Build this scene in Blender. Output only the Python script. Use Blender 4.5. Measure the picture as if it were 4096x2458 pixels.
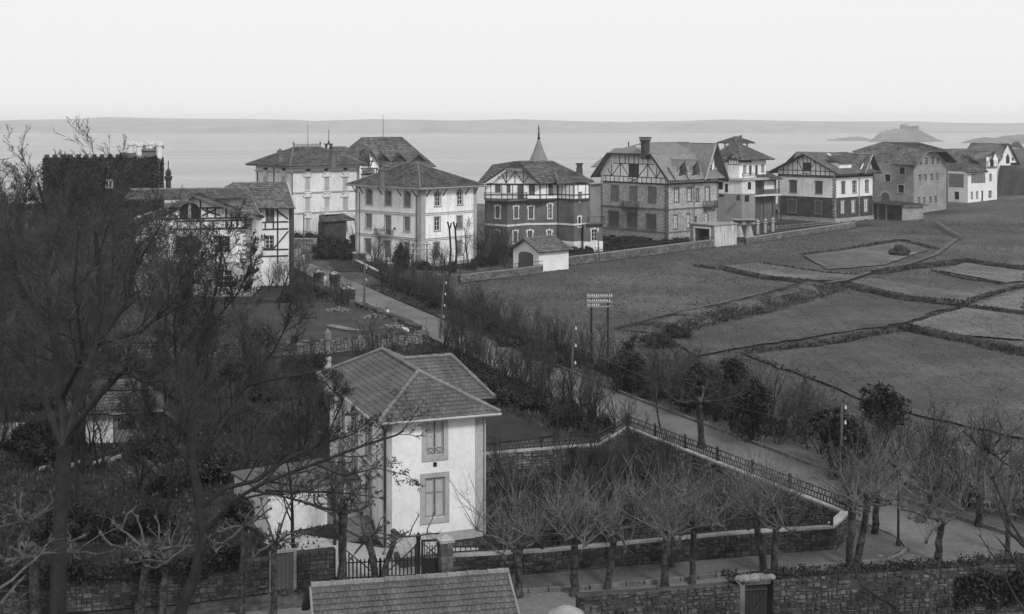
import bpy, math, random
from mathutils import Vector, Matrix, noise
rnd = random.Random(11)
sc = bpy.context.scene
for o in list(bpy.data.objects): bpy.data.objects.remove(o)
col = sc.collection
# ------------------------------------------------------------------ camera
F, HC, HY = 1320.0, 23.0, 121.0          # focal length (px at 1024 wide), eye height, horizon row
cd = bpy.data.cameras.new('camera'); cam = bpy.data.objects.new('camera', cd); col.objects.link(cam)
cam.location = (0, 0, HC); cam.rotation_euler = (math.pi/2, 0, 0)
cd.sensor_width = 36; cd.lens = F/1024*36
cd.shift_y = -(307-HY)/1024
cd.clip_start = .5; cd.clip_end = 30000
sc.camera = cam
# ------------------------------------------------------------------ sky, sun, exposure
SUN_EL, SUN_AZ = 42, 152      # azimuth clockwise from +Y
wd = bpy.data.worlds.new('World'); sc.world = wd; wd.use_nodes = True
nt = wd.node_tree; nt.nodes.clear()
sky = nt.nodes.new('ShaderNodeTexSky'); sky.sky_type = 'NISHITA'; sky.sun_disc = False
sky.sun_elevation = math.radians(SUN_EL); sky.sun_rotation = math.radians(SUN_AZ)
sky.air_density = 1.0; sky.dust_density = 4.0; sky.ozone_density = 1.0
bw = nt.nodes.new('ShaderNodeRGBToBW'); nt.links.new(sky.outputs[0], bw.inputs[0])
mx = nt.nodes.new('ShaderNodeMix'); mx.data_type = 'FLOAT'; mx.inputs[0].default_value = .94   # closed grey cloud deck over the clear sky
nt.links.new(bw.outputs[0], mx.inputs[2]); mx.inputs[3].default_value = 7.8
bg = nt.nodes.new('ShaderNodeBackground'); bg.inputs[1].default_value = .1
nt.links.new(mx.outputs[0], bg.inputs[0])
wo = nt.nodes.new('ShaderNodeOutputWorld'); nt.links.new(bg.outputs[0], wo.inputs[0])
sl = bpy.data.lights.new('sun', 'SUN'); sl.energy = 1.8; sl.angle = math.radians(10); sl.color = (1, 1, 1)
so = bpy.data.objects.new('sun', sl); col.objects.link(so)
a, e = math.radians(SUN_AZ), math.radians(SUN_EL)
sd = Vector((math.sin(a)*math.cos(e), math.cos(a)*math.cos(e), math.sin(e)))
so.rotation_euler = sd.to_track_quat('Z', 'Y').to_euler(); so.location = (60, -40, 80)
sc.view_settings.view_transform = 'Standard'; sc.view_settings.look = 'None'
sc.view_settings.exposure = 0.27; sc.view_settings.gamma = 1; sc.view_settings.use_curve_mapping = False
sc.render.engine = 'CYCLES'
sc.cycles.volume_bounces = 1; sc.cycles.max_bounces = 6; sc.cycles.diffuse_bounces = 3
# ------------------------------------------------------------------ measuring helpers
def Z(x0, y0, s=2.41504): return lambda x, y: ((x0+x/s)/4, (y0+y/s)/4)
DD = lambda x, y: (x/2.41504, y/2.41504)
def G(p, z=0.0):
    Y = (HC-z)*F/(p[1]-HY); return Vector(((p[0]-512)/F*Y, Y, z))
def W(p, Y): return Vector(((p[0]-512)/F*Y, Y, HC-(p[1]-HY)*Y/F))
def lerp(a, b, t): return a+(b-a)*t
def tag(o, label=None, cat=None, group=None, kind=None):
    if label: o['label'] = label
    if cat: o['category'] = cat
    if group: o['group'] = group
    if kind: o['kind'] = kind
    return o
def empty(name, loc, rz=0.0, label=None, cat=None, group=None):
    o = bpy.data.objects.new(name, None); col.objects.link(o); o.location = loc; o.rotation_euler = (0, 0, rz)
    o.empty_display_size = .3
    return tag(o, label, cat, group)
def copy_tree(o, parent=None):
    c = o.copy(); col.objects.link(c); c.parent = parent
    for ch in o.children: copy_tree(ch, c)
    return c
class MB:
    def __init__(s): s.v = []; s.f = []
    def add(s, vs, fs):
        n = len(s.v); s.v.extend([tuple(q) for q in vs]); s.f.extend([tuple(i+n for i in g) for g in fs])
    def quad(s, *p): s.add(p, [tuple(range(len(p)))])
    def par(s, o, a, b, c):
        o, a, b, c = Vector(o), Vector(a), Vector(b), Vector(c)
        if a.cross(b).dot(c) < 0: a, b = b, a
        s.add([o, o+a, o+a+b, o+b, o+c, o+a+c, o+a+b+c, o+b+c],
              [(0, 3, 2, 1), (4, 5, 6, 7), (0, 1, 5, 4), (1, 2, 6, 5), (2, 3, 7, 6), (3, 0, 4, 7)])
    def box(s, x0, x1, y0, y1, z0, z1): s.par((x0, y0, z0), (x1-x0, 0, 0), (0, y1-y0, 0), (0, 0, z1-z0))
    def bar(s, p, q, w, h=None, up=(0, 0, 1)):
        p, q = Vector(p), Vector(q); d = q-p; up = Vector(up)
        x = d.cross(up)
        if x.length < 1e-4: x = d.cross(Vector((1, 0, 0)))
        x.normalize(); y = x.cross(d).normalized(); h = h or w
        s.par(p-x*w/2-y*h/2, x*w, y*h, d)
    def prism(s, pts, ext):
        n = len(pts); ext = Vector(ext); P = [Vector(p) for p in pts]
        s.add(P+[p+ext for p in P], [tuple(range(n))[::-1], tuple(range(n, 2*n))]+[(i, (i+1) % n, n+(i+1) % n, n+i) for i in range(n)])
    def tube(s, pts, rad, k=4, cap=True):
        pts = [Vector(p) for p in pts]; m = len(pts); base = len(s.v)
        for i in range(m):
            t = (pts[min(i+1, m-1)]-pts[max(i-1, 0)])
            if t.length < 1e-6: t = Vector((0, 0, 1))
            t.normalize(); ref = Vector((1, 0, 0)) if abs(t.z) > .8 else Vector((0, 0, 1))
            a = t.cross(ref).normalized(); b = t.cross(a); r = rad[i]
            for j in range(k):
                g = 2*math.pi*j/k; q = pts[i]+(a*math.cos(g)+b*math.sin(g))*r; s.v.append((q.x, q.y, q.z))
        for i in range(m-1):
            for j in range(k):
                j2 = (j+1) % k; s.f.append((base+i*k+j, base+i*k+j2, base+(i+1)*k+j2, base+(i+1)*k+j))
        if cap: s.f.append(tuple(base+(m-1)*k+j for j in range(k))); s.f.append(tuple(base+j for j in range(k))[::-1])
    def lathe(s, c, prof, k=12):
        c = Vector(c); base = len(s.v)
        for r, z in prof:
            for j in range(k):
                g = 2*math.pi*j/k; s.v.append((c.x+r*math.cos(g), c.y+r*math.sin(g), c.z+z))
        for i in range(len(prof)-1):
            for j in range(k):
                j2 = (j+1) % k; s.f.append((base+i*k+j, base+i*k+j2, base+(i+1)*k+j2, base+(i+1)*k+j))
        s.f.append(tuple(base+(len(prof)-1)*k+j for j in range(k)))
    def build(s, name, m, parent=None, smooth=False, loc=None, mesh=None):
        me = bpy.data.meshes.new(name); me.from_pydata(s.v, [], s.f)
        if smooth: me.polygons.foreach_set('use_smooth', [True]*len(me.polygons))
        me.materials.append(m); o = bpy.data.objects.new(name, me); col.objects.link(o)
        if parent: o.parent = parent
        if loc is not None: o.location = loc
        return o
# ------------------------------------------------------------------ materials (monochrome plate)
MC = {}
def mat(name, base, var=.15, sc1=.5, sc2=6.0, bump=.0, bs=8.0, rough=.85, isl=0.0, spec=.3, stain=0.0, extra=None):
    if name in MC: return MC[name]
    m = bpy.data.materials.new(name); m.use_nodes = True; t = m.node_tree; N = t.nodes; L = t.links
    b = N['Principled BSDF']; b.inputs['Roughness'].default_value = rough; b.inputs['Specular IOR Level'].default_value = spec
    geo = N.new('ShaderNodeNewGeometry'); tc = N.new('ShaderNodeTexCoord')
    def mth(op, a, c):
        n = N.new('ShaderNodeMath'); n.operation = op
        for i, q in enumerate((a, c)):
            if isinstance(q, (int, float)): n.inputs[i].default_value = q
            else: L.new(q, n.inputs[i])
        return n.outputs[0]
    def nz(s, d=4, vec=None, dist=0):
        n = N.new('ShaderNodeTexNoise'); n.inputs['Scale'].default_value = s; n.inputs['Detail'].default_value = d
        n.inputs['Distortion'].default_value = dist
        L.new(vec or geo.outputs['Position'], n.inputs['Vector']); return n.outputs[0]
    def cn(s_, d_, w_):
        r_ = N.new('ShaderNodeMapRange'); r_.inputs[1].default_value = .36; r_.inputs[2].default_value = .64; r_.inputs[3].default_value = -w_; r_.inputs[4].default_value = w_; L.new(nz(s_, d_), r_.inputs[0]); return r_.outputs[0]
    f = cn(sc1, 4, var); g = cn(sc2, 4, var*.8); k3 = cn(sc2*4.3, 3, var*.75)
    v = mth('ADD', mth('ADD', mth('ADD', f, g), k3), 1.0)
    vm_ = N.new('ShaderNodeClamp'); vm_.inputs[1].default_value = .25; vm_.inputs[2].default_value = 2.2; L.new(v, vm_.inputs[0]); v = vm_.outputs[0]
    if isl:
        v = mth('MULTIPLY', v, mth('ADD', mth('MULTIPLY', mth('SUBTRACT', geo.outputs['Random Per Island'], .5), 2*isl), 1.0))
    if stain:      # rain streaks running down the wall
        mp = N.new('ShaderNodeMapping'); mp.inputs['Scale'].default_value = (3.2, 3.2, .22); L.new(geo.outputs['Position'], mp.inputs[0])
        s = nz(1.0, 5, mp.outputs[0])
        r = N.new('ShaderNodeMapRange'); r.inputs[1].default_value = .48; r.inputs[2].default_value = .75
        r.inputs[3].default_value = 1.0; r.inputs[4].default_value = 1-stain; L.new(s, r.inputs[0]); v = mth('MULTIPLY', v, r.outputs[0])
    if extra: v = extra(N, L, mth, nz, v, geo, b)
    v = mth('MULTIPLY', v, base); L.new(v, b.inputs['Base Color'])
    if bump:
        bp = N.new('ShaderNodeBump'); bp.inputs['Strength'].default_value = bump; bp.inputs['Distance'].default_value = .1
        L.new(nz(bs, 5), bp.inputs['Height']); L.new(bp.outputs[0], b.inputs['Normal'])
    MC[name] = m; return m
def masonry(scale, mortar, mw=.06, dark=.55):
    def ex(N, L, mth, nz, v, geo, b):
        mp = N.new('ShaderNodeMapping'); mp.inputs['Scale'].default_value = (1, 1, 1.5); L.new(geo.outputs['Position'], mp.inputs[0])
        vd = N.new('ShaderNodeTexVoronoi'); vd.feature = 'DISTANCE_TO_EDGE'; vd.inputs['Scale'].default_value = scale; L.new(mp.outputs[0], vd.inputs['Vector'])
        vc = N.new('ShaderNodeTexVoronoi'); vc.inputs['Scale'].default_value = scale; L.new(mp.outputs[0], vc.inputs['Vector'])
        c = N.new('ShaderNodeSeparateColor'); L.new(vc.outputs['Color'], c.inputs[0])
        v = mth('MULTIPLY', v, mth('ADD', mth('MULTIPLY', c.outputs[0], 1-dark), dark+(1-dark)*.3))
        r = N.new('ShaderNodeMapRange'); r.inputs[1].default_value = mw*.5; r.inputs[2].default_value = mw; r.inputs[3].default_value = mortar; r.inputs[4].default_value = 0
        L.new(vd.outputs['Distance'], r.inputs[0]); v = mth('ADD', v, r.outputs[0])
        bp = N.new('ShaderNodeBump'); bp.inputs['Strength'].default_value = .5; bp.inputs['Distance'].default_value = .05
        L.new(vd.outputs['Distance'], bp.inputs['Height']); L.new(bp.outputs[0], b.inputs['Normal'])
        return v
    return ex
def turf(rows):
    def ex(N, L, mth, nz, v, geo, b):
        mp = N.new('ShaderNodeMapping'); mp.inputs['Rotation'].default_value = (0, 0, math.radians(rows)); mp.inputs['Scale'].default_value = (1.9, .10, 1); L.new(geo.outputs['Position'], mp.inputs[0])
        for s_, vec, lo, hi in ((1.0, mp.outputs[0], .86, 1.14), (.035, None, .78, 1.22), (.3, None, .84, 1.16), (3.5, None, .75, 1.25)):
            r = N.new('ShaderNodeMapRange'); r.inputs[1].default_value = .4; r.inputs[2].default_value = .6; r.inputs[3].default_value = lo; r.inputs[4].default_value = hi; L.new(nz(s_, 6, vec, .6), r.inputs[0]); v = mth('MULTIPLY', v, r.outputs[0])
        return v
    return ex
M = dict(
 white=mat('white_render', .80, .09, .35, 3, .15, 6, stain=.22),
 white2=mat('white_render_fresh', .70, .06, .4, 3, .1, 6, stain=.05),
 cream=mat('cream_render', .67, .09, .3, 3, .12, 6, stain=.16),
 grey=mat('grey_render', .24, .12, .3, 3, .2, 6, stain=.2),
 greydark=mat('dark_render', .115, .2, .35, 3, .2, 6, stain=.25),
 trim=mat('stone_trim', .34, .1, .8, 6),
 trimlight=mat('pale_trim', .62, .08, .8, 6),
 trimdark=mat('brick_trim', .12, .25, .8, 6),
 brickq=mat('quoin_brick', .22, .2, .8, 9, isl=.35),
 rubble=mat('crazy_stone', .23, .12, .3, 5, extra=masonry(1.9, .75, .11)),
 rubblel=mat('pale_crazy_stone', .33, .1, .3, 5, extra=masonry(2.0, .4, .09)),
 farm=mat('farmhouse_stone', .24, .16, .35, 4, extra=masonry(2.2, .25, .08, .7)),
 darkbrick=mat('dark_brick', .05, .3, .5, 4, extra=masonry(3, .12, .06)),
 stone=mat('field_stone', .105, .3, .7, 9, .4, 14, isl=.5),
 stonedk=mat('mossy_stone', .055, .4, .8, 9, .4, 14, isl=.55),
 copingdk=mat('weathered_coping', .24, .2, .9, 7, .2, 12),
 stonebw=mat('lichen_stone', .05, .6, .9, 5, .4, 14, isl=.45),
 stonelt=mat('pale_field_stone', .16, .25, .7, 9, .4, 14, isl=.4),
 boulder=mat('boulder', .14, .25, .9, 5, .5, 9, isl=.4),
 mortar=mat('wall_core', .034, .3, 1, 8),
 coping=mat('coping_stone', .33, .18, .9, 7, .2, 12),
 tile=mat('roof_tile', .10, .2, .4, 6, .25, 14, isl=.42),
 tilenear=mat('roof_tile_near', .092, .18, .5, 7, .3, 20, isl=.2),
 tilelt=mat('slate_grey_roof', .19, .08, .3, 5, .2, 14, isl=.14),
 chim=mat('chimney_render', .12, .2, .8, 5, .2, 9),
 ridge=mat('ridge_tile', .15, .2, .8, 9, .3, 14, isl=.25),
 timber=mat('dark_timber', .045, .25, .8, 8),
 shutter=mat('shutter_paint', .10, .1, .8, 9),
 batten=mat('batten_paint', .24, .08, .8, 9),
 shutterlt=mat('pale_shutter_paint', .38, .08, .8, 9),
 shutterg=mat('grey_shutter', .17, .1, .8, 9),
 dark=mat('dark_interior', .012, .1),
 glass=mat('window_glass', .02, .1, rough=.12, spec=.6),
 paint=mat('white_joinery', .62, .05),
 curtain=mat('curtain', .55, .06),
 iron=mat('iron', .02, .2, rough=.6),
 black=mat('black_timber', .018, .2),
 grass=mat('grass', .050, .30, .06, 1.1, .6, 3.5, extra=turf(40)),
 tuss=mat('tussock_grass', .05, .5, .3, 1.8, .6, 3),
 bank=mat('rough_grass', .024, .35, .4, 3.0, .6, 3),
 soil=mat('soil', .028, .35, .5, 4, .6, 5),
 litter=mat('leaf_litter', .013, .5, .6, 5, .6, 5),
 gravel=mat('gravel_road', .115, .2, .25, 4.5, .3, 9),
 pave=mat('trodden_path', .07, .24, .3, 4.5, .3, 9),
 yard=mat('pale_yard', .32, .14, .4, 5, .2, 9),
 kerb=mat('kerb_stone', .12, .3, 1.2, 9),
 bark=mat('bark', .018, .35, 2, 12, .5, 16),
 barkmid=mat('plane_bark', .036, .6, 1.5, 6, .5, 12),
 barkpale=mat('pruned_limb_bark', .068, .35, 1.8, 9, .4, 12),
 twig=mat('twig', .042, .35, .8, 5),
 twigdk=mat('dark_twig', .028, .4, .8, 5),
 twiglt=mat('pale_shoot', .115, .35, .8, 5),
 leaf=mat('evergreen_leaf', .016, .5, .5, 5, isl=.5, rough=.6),
 scrub=mat('scrub_leaf', .026, .4, .5, 5, isl=.5),
 bud=mat('opening_bud', .04, .3, 1, 5),
 wood=mat('weathered_pole', .08, .25, 1, 8),
 plank=mat('grey_plank', .24, .25, 1, 8),
 porc=mat('porcelain', .5, .03, rough=.3),
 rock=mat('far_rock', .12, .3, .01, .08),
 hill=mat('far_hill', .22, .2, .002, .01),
 skin=mat('skin', .3, .05), cloth=mat('pale_cloth', .6, .1), clothdk=mat('dark_cloth', .04, .1),
)
# ------------------------------------------------------------------ ground, sea, far shore
def sheet(name, pts, z, m, kind='structure'):
    b = MB(); P = [Vector((p[0], p[1], z)) for p in pts]
    ar = sum(P[i].x*P[(i+1) % len(P)].y-P[(i+1) % len(P)].x*P[i].y for i in range(len(P)))
    if ar < 0: P = P[::-1]
    b.quad(*P); o = b.build(name, m); return tag(o, kind=kind)
def hgt(x, y):
    z = 0.0
    if x > 95 and y > 240:     # rising ground at the end of the field
        s = min(1, max(0, (y-250)/110))*min(1, max(0, (x-95)/60)); z += 3.0*s
        s2 = min(1, max(0, (y-372)/75))*min(1, max(0, (x-135)/30)); z += 4.2*s2*s2*(3-2*s2)
    return z
def grid(name, x0, x1, y0, y1, nx, ny, fz, m, edge=None):
    b = MB(); vs = []
    for j in range(ny+1):
        for i in range(nx+1):
            x, y = lerp(x0, x1, i/nx), lerp(y0, y1, j/ny); vs.append((x, y, fz(x, y)))
    b.v = vs; b.f = [(j*(nx+1)+i, j*(nx+1)+i+1, (j+1)*(nx+1)+i+1, (j+1)*(nx+1)+i) for j in range(ny) for i in range(nx)]
    o = b.build(name, m, smooth=True); return tag(o, kind='structure')
def landz(x, y):
    lim = 372+12*noise.noise(Vector((x*.02, 0, 3)))
    if x > 150: lim += (x-150)*4
    if y > lim: return max(-26.5, hgt(x, lim)-(y-lim)*1.6)
    return hgt(x, y)+.12*noise.noise(Vector((x*.08, y*.08, 0)))*(1 if y > 96 else .0)-.06
grid('ground', -360, 420, -60, 760, 130, 205, landz, M['grass'])
def seaex(N, L, mth, nz, v, geo, b):
    mp = N.new('ShaderNodeMapping'); mp.inputs['Scale'].default_value = (.004, .05, 1); L.new(geo.outputs['Position'], mp.inputs[0])
    n = N.new('ShaderNodeTexNoise'); n.inputs['Scale'].default_value = 1; n.inputs['Detail'].default_value = 6; L.new(mp.outputs[0], n.inputs['Vector'])
    bp = N.new('ShaderNodeBump'); bp.inputs['Strength'].default_value = .25; bp.inputs['Distance'].default_value = 2.0
    L.new(n.outputs[0], bp.inputs['Height']); L.new(bp.outputs[0], b.inputs['Normal'])
    mp2 = N.new('ShaderNodeMapping'); mp2.inputs['Scale'].default_value = (.0006, .006, 1); L.new(geo.outputs['Position'], mp2.inputs[0])
    n2 = N.new('ShaderNodeTexNoise'); n2.inputs['Scale'].default_value = 1; n2.inputs['Detail'].default_value = 5; L.new(mp2.outputs[0], n2.inputs['Vector'])
    r = N.new('ShaderNodeMapRange'); r.inputs[3].default_value = .16; r.inputs[4].default_value = .42; L.new(n2.outputs[0], r.inputs[0]); L.new(r.outputs[0], b.inputs['Roughness'])
    return v
M['sea'] = mat('sea_water', .16, .1, .01, .1, rough=.3, spec=.5, extra=seaex)
sheet('sea', [(-6500, 340), (6500, 340), (6500, 6200), (-6500, 6200)], -25, M['sea'])
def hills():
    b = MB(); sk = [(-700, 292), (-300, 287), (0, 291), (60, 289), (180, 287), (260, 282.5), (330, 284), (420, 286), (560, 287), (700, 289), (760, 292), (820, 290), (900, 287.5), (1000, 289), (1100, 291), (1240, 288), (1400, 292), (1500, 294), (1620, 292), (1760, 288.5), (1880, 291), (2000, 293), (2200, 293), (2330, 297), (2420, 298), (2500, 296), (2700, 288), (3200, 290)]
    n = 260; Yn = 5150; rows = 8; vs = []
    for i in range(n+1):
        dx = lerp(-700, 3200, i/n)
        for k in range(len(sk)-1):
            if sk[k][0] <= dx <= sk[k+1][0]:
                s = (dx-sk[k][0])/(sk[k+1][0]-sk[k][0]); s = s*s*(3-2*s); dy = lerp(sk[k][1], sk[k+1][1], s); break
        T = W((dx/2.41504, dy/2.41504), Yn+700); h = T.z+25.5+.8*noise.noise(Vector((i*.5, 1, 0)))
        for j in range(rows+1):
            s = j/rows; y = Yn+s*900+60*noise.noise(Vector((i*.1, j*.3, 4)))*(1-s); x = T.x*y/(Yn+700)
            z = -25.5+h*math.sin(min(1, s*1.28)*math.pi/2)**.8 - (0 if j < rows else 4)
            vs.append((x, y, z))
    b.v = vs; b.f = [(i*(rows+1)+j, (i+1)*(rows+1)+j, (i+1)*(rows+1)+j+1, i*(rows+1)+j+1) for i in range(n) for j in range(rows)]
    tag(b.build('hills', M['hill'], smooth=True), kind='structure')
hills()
def islet(name, pxs, Y, base_y, depth, m, seed, kind='structure'):
    """rocky mass whose skyline runs through the given (px,py) points; elliptical in plan"""
    b = MB(); n = len(pxs)*4; vs = []; rows = 8
    for i in range(n+1):
        u = i/n*(len(pxs)-1); k = min(int(u), len(pxs)-2); f = u-k
        px = lerp(pxs[k][0], pxs[k+1][0], f); py = lerp(pxs[k][1], pxs[k+1][1], f)
        P = W((px, py), Y); top = P.z+1.2*noise.noise(Vector((i*.9, seed, 0))); c = math.sin(math.pi*min(max(i/n, 0), 1))
        for j in range(rows+1):
            s = j/rows*2-1; z = -26+(top+26)*(1-abs(s)**1.6)+2.5*noise.noise(Vector((i*.5, j*.8, seed)))*(1-abs(s))*c
            vs.append((P.x, Y+s*depth*(.25+.75*c), z))
    b.v = vs; b.f = [(i*(rows+1)+j, (i+1)*(rows+1)+j, (i+1)*(rows+1)+j+1, i*(rows+1)+j+1) for i in range(n) for j in range(rows)]
    return tag(b.build(name, m), kind=kind)
Ze = Z(3072, 450)
islet('island', [Ze(*q) for q in [(985, 268), (1020, 250), (1070, 205), (1110, 180), (1200, 160), (1290, 152), (1440, 152), (1500, 190), (1560, 215), (1620, 250), (1690, 274)]], 3100, 0, 60, M['rock'], 3)
islet('rock_reef', [Ze(*q) for q in [(570, 262), (680, 250), (770, 236), (860, 232), (930, 240), (990, 262)]], 3250, 0, 30, M['rock'], 5)
islet('headland', [Ze(*q) for q in [(1905, 285), (1990, 258), (2080, 240), (2150, 240), (2230, 262), (2270, 240), (2340, 222), (2420, 215), (2520, 200), (2700, 190), (2900, 190)]], 2900, 0, 160, M['rock'], 9)
rc = empty('ruined_castle', W(Ze(1370, 150), 3100), 0, 'small ruined castle on top of the rocky island', 'ruin')
b = MB(); q0 = rc.location
for (x0, x1, y) in [(1282, 1340, 118), (1345, 1375, 140), (1392, 1448, 133)]:
    A, B = W(Ze(x0, y), 3100), W(Ze(x1, 180), 3100); b.box(A.x-q0.x, B.x-q0.x, -6, 6, B.z-q0.z, A.z-q0.z)
    for k in range(3):
        xx = lerp(A.x, B.x, .15+.3*k)-q0.x; b.box(xx, xx+1.6, -6.3, -4, A.z-q0.z-.2, A.z-q0.z+1.6)
b.build('wall', M['rock'], rc)
# haze over land and sea
b = MB(); b.box(-6900, 6900, -90, 6300, -29, 46.0)
me = bpy.data.meshes.new('haze'); me.from_pydata(b.v, [], b.f); hz = bpy.data.objects.new('haze', me); col.objects.link(hz)
hm = bpy.data.materials.new('haze'); hm.use_nodes = True; t = hm.node_tree; t.nodes.clear()
pv = t.nodes.new('ShaderNodeVolumePrincipled'); pv.inputs['Density'].default_value = 1.4e-4; pv.inputs['Color'].default_value = (.98, .98, .98, 1)
pv.inputs['Anisotropy'].default_value = .2
ou = t.nodes.new('ShaderNodeOutputMaterial'); t.links.new(pv.outputs[0], ou.inputs['Volume']); me.materials.append(hm); tag(hz, kind='stuff')
# ------------------------------------------------------------------ house kit
class House:
    def __init__(s, name, label, cat, xy, th, z0=0.0, group=None):
        s.o = Vector((xy[0], xy[1], z0)); s.th = math.radians(th); s.c, s.s = math.cos(s.th), math.sin(s.th)
        s.e = empty(name, s.o, s.th, label, cat, group)
    def loc(s, P):        # world -> local
        d = Vector(P)-s.o; return Vector((d.x*s.c+d.y*s.s, -d.x*s.s+d.y*s.c, d.z))
    def wor(s, p): return Vector((s.o.x+p[0]*s.c-p[1]*s.s, s.o.y+p[0]*s.s+p[1]*s.c, s.o.z+p[2]))
    def at(s, p, z): return s.loc(G(p, z))       # point seen at pixel p at world height z, in local coordinates
    def run(s, p, d, px):  # distance from local p along local d until image column px
        P = s.wor((p[0], p[1], 0)); D = Vector((d[0]*s.c-d[1]*s.s, d[0]*s.s+d[1]*s.c)); k = (px-512)/F
        return (k*P.y-P.x)/(D.x-k*D.y)
class Face:
    """vertical wall plane, left to right as seen from outside"""
    def __init__(s, h, a, b):
        s.h = h; s.a = Vector((a[0], a[1])); s.b = Vector((b[0], b[1])); s.L = (s.b-s.a).length; s.d = (s.b-s.a)/s.L
        s.n = Vector((s.d.y, -s.d.x))
    def t(s, px): return s.h.run(s.a, s.d, px)
    def z(s, t, py):
        P = s.h.wor((s.a.x+s.d.x*t, s.a.y+s.d.y*t, 0)); return HC-(py-HY)*P.y/F-s.h.o.z
    def P(s, t, z, o=0.0): return Vector((s.a.x+s.d.x*t+s.n.x*o, s.a.y+s.d.y*t+s.n.y*o, z))
    def px(s, p): t = s.t(p[0]); return (t, s.z(t, p[1]))
    def rect(s, f, r):
        p0, p1 = f(r[0], r[1]), f(r[2], r[3]); t0, t1 = s.t(p0[0]), s.t(p1[0]); tm = (t0+t1)/2
        return (t0, t1, s.z(tm, p1[1]), s.z(tm, p0[1]))
    def slab(s, b, t0, t1, z0, z1, o0, o1):
        b.par(s.P(t0, z0, o0), s.P(t1, z0, o0)-s.P(t0, z0, o0), s.P(t0, z0, o1)-s.P(t0, z0, o0), Vector((0, 0, z1-z0)))
    def wall(s, b, t0, t1, z0, z1, ops=(), dep=.22, o=0.0):
        ops = [q for q in ops if q[1] > t0+.02 and q[0] < t1-.02 and q[3] > z0+.02 and q[2] < z1-.02]
        ops = [(max(q[0], t0), min(q[1], t1), max(q[2], z0), min(q[3], z1)) for q in ops]
        ts = sorted({round(q, 4) for q in [t0, t1]+[w for q in ops for w in q[:2]]}); zs = sorted({round(q, 4) for q in [z0, z1]+[w for q in ops for w in q[2:]]})
        for i in range(len(ts)-1):
            for j in range(len(zs)-1):
                tm, zm = (ts[i]+ts[i+1])/2, (zs[j]+zs[j+1])/2
                if any(q[0] < tm < q[1] and q[2] < zm < q[3] for q in ops): continue
                b.quad(s.P(ts[i], zs[j], o), s.P(ts[i+1], zs[j], o), s.P(ts[i+1], zs[j+1], o), s.P(ts[i], zs[j+1], o))
        for (a, c, e, g) in ops:
            b.quad(s.P(a, e, o), s.P(c, e, o), s.P(c, e, o-dep), s.P(a, e, o-dep)); b.quad(s.P(a, g, o), s.P(a, g, o-dep), s.P(c, g, o-dep), s.P(c, g, o))
            b.quad(s.P(a, e, o), s.P(a, e, o-dep), s.P(a, g, o-dep), s.P(a, g, o)); b.quad(s.P(c, e, o), s.P(c, g, o), s.P(c, g, o-dep), s.P(c, e, o-dep))
def window(F_, f, r, style='shut', sur='trim', sw=.16, par=None, sill=True, head=0.0, ears=False, o=0.0, shm='shutter', deep=.2):
    """window in an opening; returns the opening"""
    par = par or F_.h.e; t0, t1, z0, z1 = F_.rect(f, r); b = MB()
    if sur:
        hd = sw+head; e = .14 if ears else 0
        F_.slab(b, t0-sw, t0-.004, z0, z1, o+.002, o+.05); F_.slab(b, t1+.004, t1+sw, z0, z1, o+.002, o+.05)
        F_.slab(b, t0-sw-e, t1+sw+e, z1+.004, z1+hd, o+.002, o+.07)
        if ears:
            F_.slab(b, t0-sw-e, t0-sw-.004, z1-.35, z1, o+.002, o+.05); F_.slab(b, t1+sw+.004, t1+sw+e, z1-.35, z1, o+.002, o+.05)
            F_.slab(b, (t0+t1)/2-.14, (t0+t1)/2+.14, z1+hd+.003, z1+hd+.16, o+.002, o+.08)
        w = b.build('window', M[sur], par)
    else:
        F_.slab(b, t0-.02, t0+.05, z0, z1, o-.16, o-.06); F_.slab(b, t1-.05, t1+.02, z0, z1, o-.16, o-.06); F_.slab(b, t0-.02, t1+.02, z1-.05, z1, o-.16, o-.06)
        w = b.build('window', M['shutter'], par)
    if sill:
        b = MB(); F_.slab(b, t0-sw-.06, t1+sw+.06, z0-.14, z0-.004, o+.002, o+.13); b.build('sill', M[sur or 'trim'], w)
    if style == 'shut':
        n = 2 if (t1-t0) > .7 else 1
        for i in range(n):
            a, c = lerp(t0, t1, i/n)+.015, lerp(t0, t1, (i+1)/n)-.015; b = MB(); F_.slab(b, a, c, z0+.01, z1-.01, o-.10, o-.06)
            k = max(4, int((z1-z0)/.16))
            for q in range(k): zz = lerp(z0+.1, z1-.1, (q+.5)/k); F_.slab(b, a+.07, c-.07, zz-.02, zz+.02, o-.06, o-.035)
            b.build('shutter', M[shm], w)
    else:
        pm = {'glass': 'glass', 'dark': 'dark', 'curtain': 'curtain'}[style]
        b = MB(); F_.slab(b, t0, t1, z0, z1, o-deep, o-deep+.02); b.build('pane', M[pm], w)
        if style != 'dark':
            b = MB(); q = o-deep+.024; e = q+.05; m_ = (t0+t1)/2; fw = .055
            for (a, c, g, h_) in [(t0, t0+fw, z0, z1), (t1-fw, t1, z0, z1), (m_-fw/1.5, m_+fw/1.5, z0, z1)]: F_.slab(b, a, c, g, h_, q, e)
            for k in (0.01, .36, .68, .985): zz = lerp(z0, z1, k); F_.slab(b, t0+fw, m_-fw/1.5, zz-.025, zz+.025, q+.003, e-.003); F_.slab(b, m_+fw/1.5, t1-fw, zz-.025, zz+.025, q+.003, e-.003)
            b.build('frame', M['paint'] if style == 'glass' else M['shutter'], w)
    return (t0, t1, z0, z1)
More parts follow.
